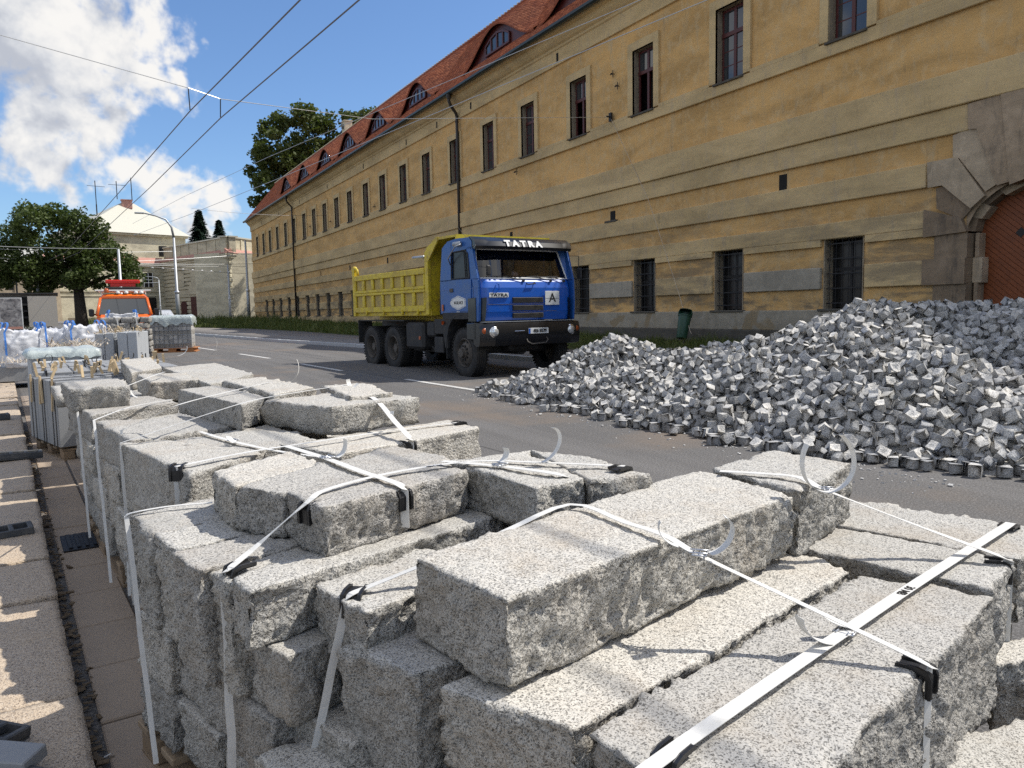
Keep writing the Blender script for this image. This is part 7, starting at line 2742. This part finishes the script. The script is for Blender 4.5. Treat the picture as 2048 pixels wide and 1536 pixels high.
post(7.05, 77, 8.0, .19, 'tall grey street lamp with a bent arm reaching left before the cream fort', (-2.3, 1.9, .8))
post(16.4, 95, 9.4, .20, 'grey steel pole by the far corner of the ochre barracks, right of the fort corner', None, 'pole')
post(16.55, 110, 7.4, .15, 'thinner grey pole at the lit corner of the cream fort', None, 'pole')
post(7.04, 97, 4.9, .09, 'slim low lamp post in front of the casement windows', (-1.9, .35, .5))
post(2.25, 70, 6.4, .18, 'grey pole rising out of the oak crown behind the orange van', None, 'pole')
post(-3.73, 75, 5.4, .18, 'grey pole at the left of the oak trunk', None, 'pole')
e = empty('street_lamp', (-7.6, 20, g(20)), 0, 'street lamp head entering the picture from the left edge', 'lamp post')
MB().tube([(0, 0, 0), (0, 0, 8.2), (.3, 0, 8.75), (1.0, 0, 8.9), (2.2, 0, 8.95)], [.11, .08, .06, .05, .04], 8).build('pole', M_GALV, e, smooth=True)
MB().box(2.1, 3.0, -.12, .12, 8.88, 9.0, bev=.03).build('lamp_head', M_GALV, e)


# ------------------------------------------------------------------ overhead wires
def wire(name, P, r, label, mat=None, sag=0.0, cat='wire', n=12, group='overhead trolley wires and cables'):
    Q = []
    for a, b in zip(P[:-1], P[1:]):
        a, b = Vector(a), Vector(b)
        for i in range(n):
            f = i / n
            p = a.lerp(b, f)
            p.z -= sag * 4 * f * (1 - f)
            Q.append(p)
    Q.append(Vector(P[-1]))
    o = MB().tube(Q, r, 5).build('overhead_wire' if name is None else name, mat or M_IRON)
    return tag(o, label, cat, group)


M_WIRE = plain('copper_grey_wire', (.16, .15, .15), .5, metal=.3)
M_WIREL = plain('bright_stay_wire', (.62, .62, .60), .35, metal=.4)
t1, t2 = WIRES['t1'], WIRES['t2']
def ext(a, b, Y, z=5.8):
    f = (Y - a[1]) / (b[1] - a[1])
    return (a[0] + (b[0] - a[0]) * f, Y, z + g(max(Y, 0)) * 0)
wire(None, [ext(t1[0], t1[1], -8), t1[1], t1[2], (-1.2, 60, 5.9), (-4, 80, 6.1)], .012, 'left one of the pair of contact wires running down the street', M_WIRE)
wire(None, [ext(t2[0], t2[1], -8), t2[1], t2[2], (-.4, 60, 5.9), (-3.2, 80, 6.1)], .012, 'right one of the pair of contact wires running down the street', M_WIRE)
wire('span_wire', [(-8.2, 18.3, 6.95 + .70), (-1.22, 18.4, 6.96), (2.13, 18.2, 6.3), (2.82, 18.5, 6.22), WIRES['kink'], (18.42, 25.38, 8.92)], .009, 'stay wire slung across the street from the left to the wall anchor', M_WIREL, .0)
for (p, q) in (((2.13, 18.2, 6.3), (2.13, 18.1, 5.82)), ((2.82, 18.5, 6.22), (2.80, 18.5, 5.82))):
    h = wire('wire_dropper', [p, q], .012, f'short hanger between the stay wire and the {"left" if p[0] < 2.5 else "right"} contact wire', M_IRON, cat='hanger')
wire(None, [(15.8, 4, 9.05), (14, 15.2, 9.05), (9.7, 44.3, 9.0), (7.0, 62, 9.0), (4, 82, 9.2)], .014, 'lower pale cable crossing before the ochre wall', M_WIREL)
wire(None, [(15.9, 6, 10.0), (14.0, 17.9, 9.98), (11.6, 30.6, 10.0), (9.0, 44, 10.0), (6.5, 62, 10.2), (4, 82, 10.3)], .012, 'upper pale cable crossing before the gutter', M_WIREL)
wire('hanging_cable', [(18.40, 25.38, 8.92), (18.3, 22.9, 5.4), (17.6, 20.4, 1.9), (16.9, 19.2, .95), (16.2, 18.2, .6)], .008, 'loose cable hanging from the wall anchor down over the green bin', M_HEMP, .0, 'cable', group='loose cable')
for k, (p, q) in enumerate((((-16, 70, 7.6), (7, 77, 7.4)), ((-16, 68, 6.9), (16.4, 95, 7.2)), ((-14, 66, 6.4), (18.4, 92, 7.4)), ((-12, 74, 5.9), (18.4, 84, 8.2)), ((-3.7, 75, 5.9), (7, 97, 5.4)), ((-20, 72, 8.4), (2.2, 70, 7.0)))):
    wire(None, [p, q], .02, f'{["highest", "second", "third", "fourth", "fifth", "left"][k]} of the far stay wires over the end of the street', M_WIREL, .5)
wire(None, [(7, 62, 9.4), (18.1, 66, 9.8)], .012, 'thin wire fixed beside the far windows', M_WIRE, .2)
wk = MB().box(18.38, 18.46, 25.3, 25.46, 8.75, 9.08).tube([(18.4, 25.38, 8.92), (18.2, 25.34, 8.92)], .03, 6).build('wall_anchor', M_IRON)
tag(wk, 'rusty wall anchor holding the stay wire between two upper windows', 'wall anchor')
# tiny insulators on the far wires
for k in range(9):
    a = Vector((6 + k * 1.05, 90 + k * .6, 6.65 - .02 * k))
    o = MB().lathe([(.0, -.12), (.09, -.06), (.09, .06), (0, .12)], 8, 'x').build('insulator', M_LET, loc=None)
    o.location = a
    tag(o, f'small white insulator, {["leftmost", "second", "third", "fourth", "middle", "sixth", "seventh", "eighth", "rightmost"][k]} of the row on the far stay wire', 'insulator', 'insulators on the far stay wires')
wire(None, [(4.5, 89, 6.8), (16.4, 95.4, 6.35)], .02, 'stay wire carrying the row of white insulators', M_WIRE, .05)

# ------------------------------------------------------------------ green litter bin on a leaning post
bn = empty('litter_bin', (16.55, 19.0, .15), 0, 'dark green litter bin tilting on a rusty leaning post in the grass by the wall', 'litter bin')
tl = Matrix.Rotation(math.radians(17), 4, 'Y') @ Matrix.Rotation(math.radians(-6), 4, 'X')
tl = Matrix.Translation((-.05, 0, .28)) @ tl
prof = [(.0, .0), (.15, .0), (.165, .03), (.205, .72), (.225, .73), (.225, .76), (.21, .77)]
MB().lathe(prof, 20, 'z', tl).build('bin_body', M_GREEN, bn, auto=50)
V, F = [], []
n = 20
for (r, z) in ((.225, .77), (.23, .86), (.20, .95), (.0, 1.0)):
    for k in range(n):
        a = 2 * math.pi * k / n
        V.append((r * math.cos(a), r * math.sin(a), z))
for i in range(3):
    for k in range(n):
        if i < 2 and 9 <= k <= 15:
            continue
        F.append((i * n + k, i * n + (k + 1) % n, (i + 1) * n + (k + 1) % n, (i + 1) * n + k))
hood = MB().add(V, F, tl).build('bin_hood', M_GREEN, bn, auto=50)
md = hood.modifiers.new('s', 'SOLIDIFY')
md.thickness = .012
MB().tube([(.02, 0, -.1), (.06, .02, .12), (.10, .02, .32), (.32, .1, .95)], .025, 8).build('bin_post', M_PIPE, bn, smooth=True)

# ------------------------------------------------------------------ bits by the left kerb
def foot(x, y, rz, rx, ry, label, name='barrier_weight', s=1.0, z=.15):
    e = empty(name, (x, y, z), rz, label, 'barrier weight', 'recycled plastic barrier weights on the kerb')
    T = Matrix.Rotation(rx, 4, 'X') @ Matrix.Rotation(ry, 4, 'Y') @ Matrix.Scale(s, 4)
    m_ = MB().box(-.38, .38, -.115, .115, 0, .025, T, bev=.008)
    for k in range(5):
        xx = -.38 + k * .178
        m_.box(xx, xx + .05, -.11, .11, .024, .10, T, bev=.01)
    m_.box(-.38, .38, -.118, -.09, .02, .095, T, bev=.006).box(-.38, .38, .09, .118, .02, .095, T, bev=.006)
    m_.build('weight_body', M_RUB, e)
    return e


foot(-.74, 8.5, math.radians(6), 0, .04, 'dark ribbed plastic barrier foot lying across the kerb before the grey kerbstones', z=.125, s=.66)
foot(-.60, 5.42, math.radians(10), .1, -.02, 'dark plastic barrier foot at the left edge on the kerb near the blue paint mark', z=.125, s=.55)
foot(-1.32, 11.9, math.radians(10), .0, 0, 'smaller dark barrier foot farther along the kerb at the left edge', s=.8, z=.13)
foot(-.40, 2.78, math.radians(-38), -.1, .1, 'pale dusty barrier foot in the bottom left corner', s=.42, z=.15)
e = empty('folded_barrier', (-.235, 2.50, .17), math.radians(-38), 'grey block edges and dark tube of a folded barrier in the bottom left corner', 'barrier')
MB().box(-.32, .02, -.04, .05, -.02, .02, Matrix.Rotation(.12, 4, 'X'), bev=.004).box(-.32, .06, -.15, -.05, -.05, -.01, Matrix.Rotation(.1, 4, 'X'), bev=.004).build('concrete_edge', M_SLABG, e)
MB().tube([(.0, -.02, -.02), (.16, -.03, -.03)], .018, 12).tube([(.15, -.03, -.03), (.19, -.03, -.03)], .026, 12).build('dark_tube', M_RUB, e, smooth=True)
dg = empty('drain_grate', (*lf(.30, 3.05), .016), AN, 'dark cast iron drain grate in the gutter beside the third stack', 'drain grate')
gm = MB().box(-.22, .22, -.2, .2, -.01, .004)
for k in range(9):
    gm.box(-.19 + k * .045, -.17 + k * .045, -.17, .17, .004, .014)
gm.build('grate', M_IRON, dg)
o = MB().box(-.09, .09, -.035, .035, 0, .012, bev=.002).build('lath', M_SLABL)
o.location = (*lf(.36, 1.2), .014)
o.rotation_euler = (0, 0, AN + .22)
tag(o, 'short pale board lying on the shaded gutter slabs', 'board')
o = MB().box(-.1, .1, -.02, .02, 0, .001).build('paint_mark', plain('blue_marking_paint', (.15, .38, .60), .8))
o.location = (*lf(-.14, 3.05), .1265)
o.rotation_euler = (0, 0, AN)
tag(o, 'pale blue marking paint streak on the kerb', 'paint mark')
# white scraps, a stub
for k, (u, v, a) in enumerate(((.05, .25, .6), (.09, .1, 1.4))):
    o = MB().box(-.012, .012, -.0025, .0025, 0, .003).build('paper_scrap', M_LET)
    o.location = (*lf(u, v), .016)
    o.rotation_euler = (0, 0, a)
    tag(o, ('white stub end in the kerb litter', 'thin pale scrap beside the stub end in the kerb litter')[k], 'litter')

# ------------------------------------------------------------------ orange van
M_ORG = plain('orange_van_paint', (.78, .15, .015), .35, coat=.5, noise=.12, scale=3, dirt=(.55, .14, .03))
M_REDB = plain('red_beacon', (.62, .02, .012), .3)
vn = empty('orange_van', (1.12, 33.2, g(33)), math.radians(-3), 'orange works van facing the camera with a red light board on its roof', 'van')
vn.scale = (1, 1, .91)
HWV = 1.0
# side profile extruded narrower at the top
def loft(secs, name, mat, parent, **k):
    m_ = len(secs[0])
    V = [p for s in secs for p in s]
    F = []
    for i in range(len(secs) - 1):
        for j in range(m_):
            F.append((i * m_ + j, i * m_ + (j + 1) % m_, (i + 1) * m_ + (j + 1) % m_, (i + 1) * m_ + j))
    F += [tuple(range(m_ - 1, -1, -1)), tuple((len(secs) - 1) * m_ + j for j in range(m_))]
    return MB().add(V, F).build(name, mat, parent, **k)


def vsec(y, z0, z1, w0, w1, r=.12):
    return [(-w0, y, z0), (-w0, y, (z0 + z1) / 2), (-w1 - .0, y, z1 - r), (-w1 + r, y, z1), (w1 - r, y, z1), (w1, y, z1 - r), (w0, y, (z0 + z1) / 2), (w0, y, z0)]


loft([vsec(.0, .45, 1.0, .86, .80, .1), vsec(.12, .40, 1.22, .98, .90), vsec(.55, .38, 1.42, 1.0, .95), vsec(.72, .38, 1.50, 1.0, .93)], 'bonnet', M_ORG, vn, auto=40)
loft([vsec(.70, .38, 1.46, 1.0, .96, .02), vsec(.9, .38, 1.50, 1.0, .96, .02), vsec(2.6, .38, 1.50, 1.0, .96, .02)], 'cab_body', M_ORG, vn, auto=40)
rfv = []
loft([vsec(1.32, 2.20, 2.30, .80, .78, .03), vsec(1.45, 2.18, 2.40, .84, .80, .08), vsec(2.6, 2.18, 2.42, .86, .82, .08)], 'roof', M_ORG, vn, auto=40)
for s_ in (-1, 1):
    MB().tube([(s_ * .95, .74, 1.48), (s_ * .83, 1.34, 2.22)], [.065, .05], 6).build('windscreen_pillar', M_ORG, vn, smooth=True)
    MB().tube([(s_ * .96, 1.75, 1.48), (s_ * .85, 1.80, 2.24)], .045, 6).build('door_pillar', M_ORG, vn)
    MB().add([(s_ * .945, .85, 1.5), (s_ * .955, 2.5, 1.5), (s_ * .86, 2.5, 2.2), (s_ * .835, 1.38, 2.2)], [(0, 1, 2, 3)]).build('side_window', M_GLW, vn)
    MB().box(min(s_ * 1.05, s_ * 1.24), max(s_ * 1.05, s_ * 1.24), .78, .88, 1.42, 1.75, bev=.04).tube([(s_ * .95, .9, 1.52), (s_ * 1.1, .84, 1.52)], .03, 6).build('mirror', M_BLK, vn)
    MB().lathe([(0, -.01), (.1, .0), (.13, .05), (.13, .1)], 14, 'y', Matrix.Translation((s_ * .78, .02, .92))).build('headlight', M_LAMP, vn)
    MB().lathe(tyre_prof(.34, .22)[3:-3], 24, 'x', Matrix.Translation((s_ * .88, .85, .34))).build('wheel', M_TYRE, vn)
MB().add([(-.90, .73, 1.50), (.90, .73, 1.50), (.78, 1.34, 2.20), (-.78, 1.34, 2.20)], [(0, 1, 2, 3)]).build('windscreen', M_GLW, vn)
MB().box(-.9, .9, .9, 2.6, 1.5, 1.52).build('dashboard', M_DARKHOLE, vn)
MB().box(-.9, .9, -.06, .12, .42, .66, bev=.05).build('bumper', M_RUB, vn)
MB().box(-.55, .55, -.02, .04, .80, .98, bev=.02).build('grille', M_BLK, vn)
# back cab wall, ladder rack, beacon board
MB().box(-.98, .98, 2.6, 5.4, .6, 1.05, bev=.02).build('load_bed', M_ORG, vn)
rk = MB()
for y_ in (1.6, 2.4):
    rk.tube([(-.8, y_, 2.4), (-.8, y_, 2.52), (.8, y_, 2.52), (.8, y_, 2.4)], .025, 6)
rk.tube([(-1.0, 1.4, 2.55), (1.0, 1.5, 2.55)], .03, 6).tube([(-.9, 1.6, 2.52), (-.9, 2.6, 2.52)], .02, 5)
rk.build('roof_rack', M_LET, vn)
bb = MB().box(-.62, .62, 1.5, 1.62, 2.86, 3.02, bev=.03).box(-.45, .45, 1.52, 1.60, 2.72, 2.86)
bb.build('light_board', M_REDB, vn)
for x_ in (-.45, .45):
    MB().tube([(x_, 1.56, 2.5), (x_, 1.56, 2.8)], .03, 6).build('board_leg', M_IRON, vn)
MB().box(-.62, .62, 1.47, 1.65, 2.58, 2.70, bev=.02).build('amber_bar', M_CHAS, vn)
MB().lathe([(.09, 2.46), (.09, 2.58), (.05, 2.64), (0, 2.65)], 12, 'z', Matrix.Translation((-.6, 1.42, 0))).build('beacon', M_AMB, vn, smooth=True)
for x_ in (-.2, .1, .45, .65):
    MB().lathe([(.07, 2.42), (.08, 2.5), (0, 2.53)], 10, 'z', Matrix.Translation((x_, 1.44, 0))).build('roof_lamp', M_LET, vn, smooth=True)
MB().tube([(-.5, .66, 1.49), (.1, .71, 1.53)], .012, 5).tube([(.1, .66, 1.49), (.7, .71, 1.53)], .012, 5).build('wiper', M_BLK, vn)
# parked box truck with open back and a picture panel, dark digger
bt = empty('box_truck', (-4.9, 47.5, g(47)), math.radians(2), 'dark box body truck with its rear open and a picture panel under the oak', 'truck')
bt.scale = (.86, 1.0, .78)
MB().box(0, 3.9, 2.8, 8, .9, 3.2).build('box_body', plain('grey_box_panel', (.20, .18, .15), .7), bt)
MB().box(.25, 3.65, 2.72, 2.82, 1.0, 3.0).build('open_rear', M_DARKHOLE, bt)
MB().box(2.3, 3.9, 2.3, 2.36, .9, 3.05).build('open_door', plain('dull_metal_door', (.42, .39, .34), .6), bt)
MB().box(-.05, 4.0, 2.6, 8, 3.2, 3.3).build('roof_edge', M_CHAS, bt)
for z_ in (1.5, 1.95, 2.4):
    MB().box(1.9, 2.9, 2.5, 2.7, z_, z_ + .14).build('stowed_goods', M_CHAS, bt)
pn_ = MB().box(.75, 2.0, 2.0, 2.06, .75, 2.95)
pf = pn_.build('panel_frame', M_SIGN, bt)
mpic, t, b = newmat('printed_grey_picture')
c = coords(t, False)
setin(t, b, Base_Color=t.ramp(t.noise(c, 2.2, 5, .6, 1.5), [(.3, (.05, .05, .055)), (.5, (.22, .21, .21)), (.7, (.42, .41, .40))]), Roughness=.6)
MB().box(.80, 1.95, 1.985, 1.999, .95, 2.9).build('picture', mpic, pf)
MB().box(.80, 1.95, 1.98, 1.998, .77, .94).build('picture_foot', M_REDSTONE, pf)
for x_ in (.4, 3.4):
    MB().lathe(tyre_prof(.48, .3)[3:-3], 20, 'x', Matrix.Translation((x_, 3.4, .48))).build('wheel', M_TYRE, bt)
dgr = empty('small_machine', (-3.6, 24.5 + 4, g(28)), math.radians(10), 'dark building machine with a roll frame at the left edge behind the slabs', 'machine')
MB().box(-.8, .55, 0, 1.6, .35, 1.15, bev=.08).box(-.6, .45, .2, 1.2, 1.1, 1.5, bev=.08).build('machine_body', M_CHAS, dgr)
MB().tube([(-.6, .1, 1.1), (-.6, .15, 2.0), (.2, .15, 2.05), (.5, .3, 1.7), (.5, .3, 1.1)], .03, 8).tube([(-.3, .1, 1.1), (-.2, .15, 2.0)], .02, 6).build('roll_frame', M_GALV, dgr, smooth=True)
for s_ in (-.75, .5):
    MB().lathe(tyre_prof(.42, .3)[3:-3], 20, 'x', Matrix.Translation((s_, .3, .42))).build('wheel', M_TYRE, dgr)
# parked cars seen over the crate
for k, (x, y, col) in enumerate(((5.6, 99, (.03, .03, .035)), (7.9, 100, (.55, .56, .58)))):
    e = empty('parked_car', (x, y, g(y)), 0, f'{("dark", "silver")[k]} parked car roof just showing above the mesh crate', 'car', 'cars parked before the fort')
    loft([vsec(0, .3, .75, .8, .75, .1), vsec(.3, .25, .95, .88, .82, .1), vsec(1.1, .25, 1.0, .9, .84, .1)], 'bonnet', plain('car_paint', col, .3, coat=.5), e, auto=40)
    loft([vsec(1.1, .25, 1.0, .9, .84, .1), vsec(1.8, .25, 1.45, .9, .66, .1), vsec(3.2, .25, 1.48, .9, .66, .1), vsec(4.0, .25, 1.0, .88, .8, .1)], 'car_body', plain('car_paint', col, .3, coat=.5), e, auto=40)
    MB().add([(-.74, 1.14, 1.0), (.74, 1.14, 1.0), (.6, 1.72, 1.40), (-.6, 1.72, 1.40)], [(0, 1, 2, 3)]).build('windscreen', M_GLW, e)
    for s_ in (-.8, .8):
        MB().lathe(tyre_prof(.31, .2)[3:-3], 16, 'x', Matrix.Translation((s_, .8, .31))).build('wheel', M_TYRE, e)
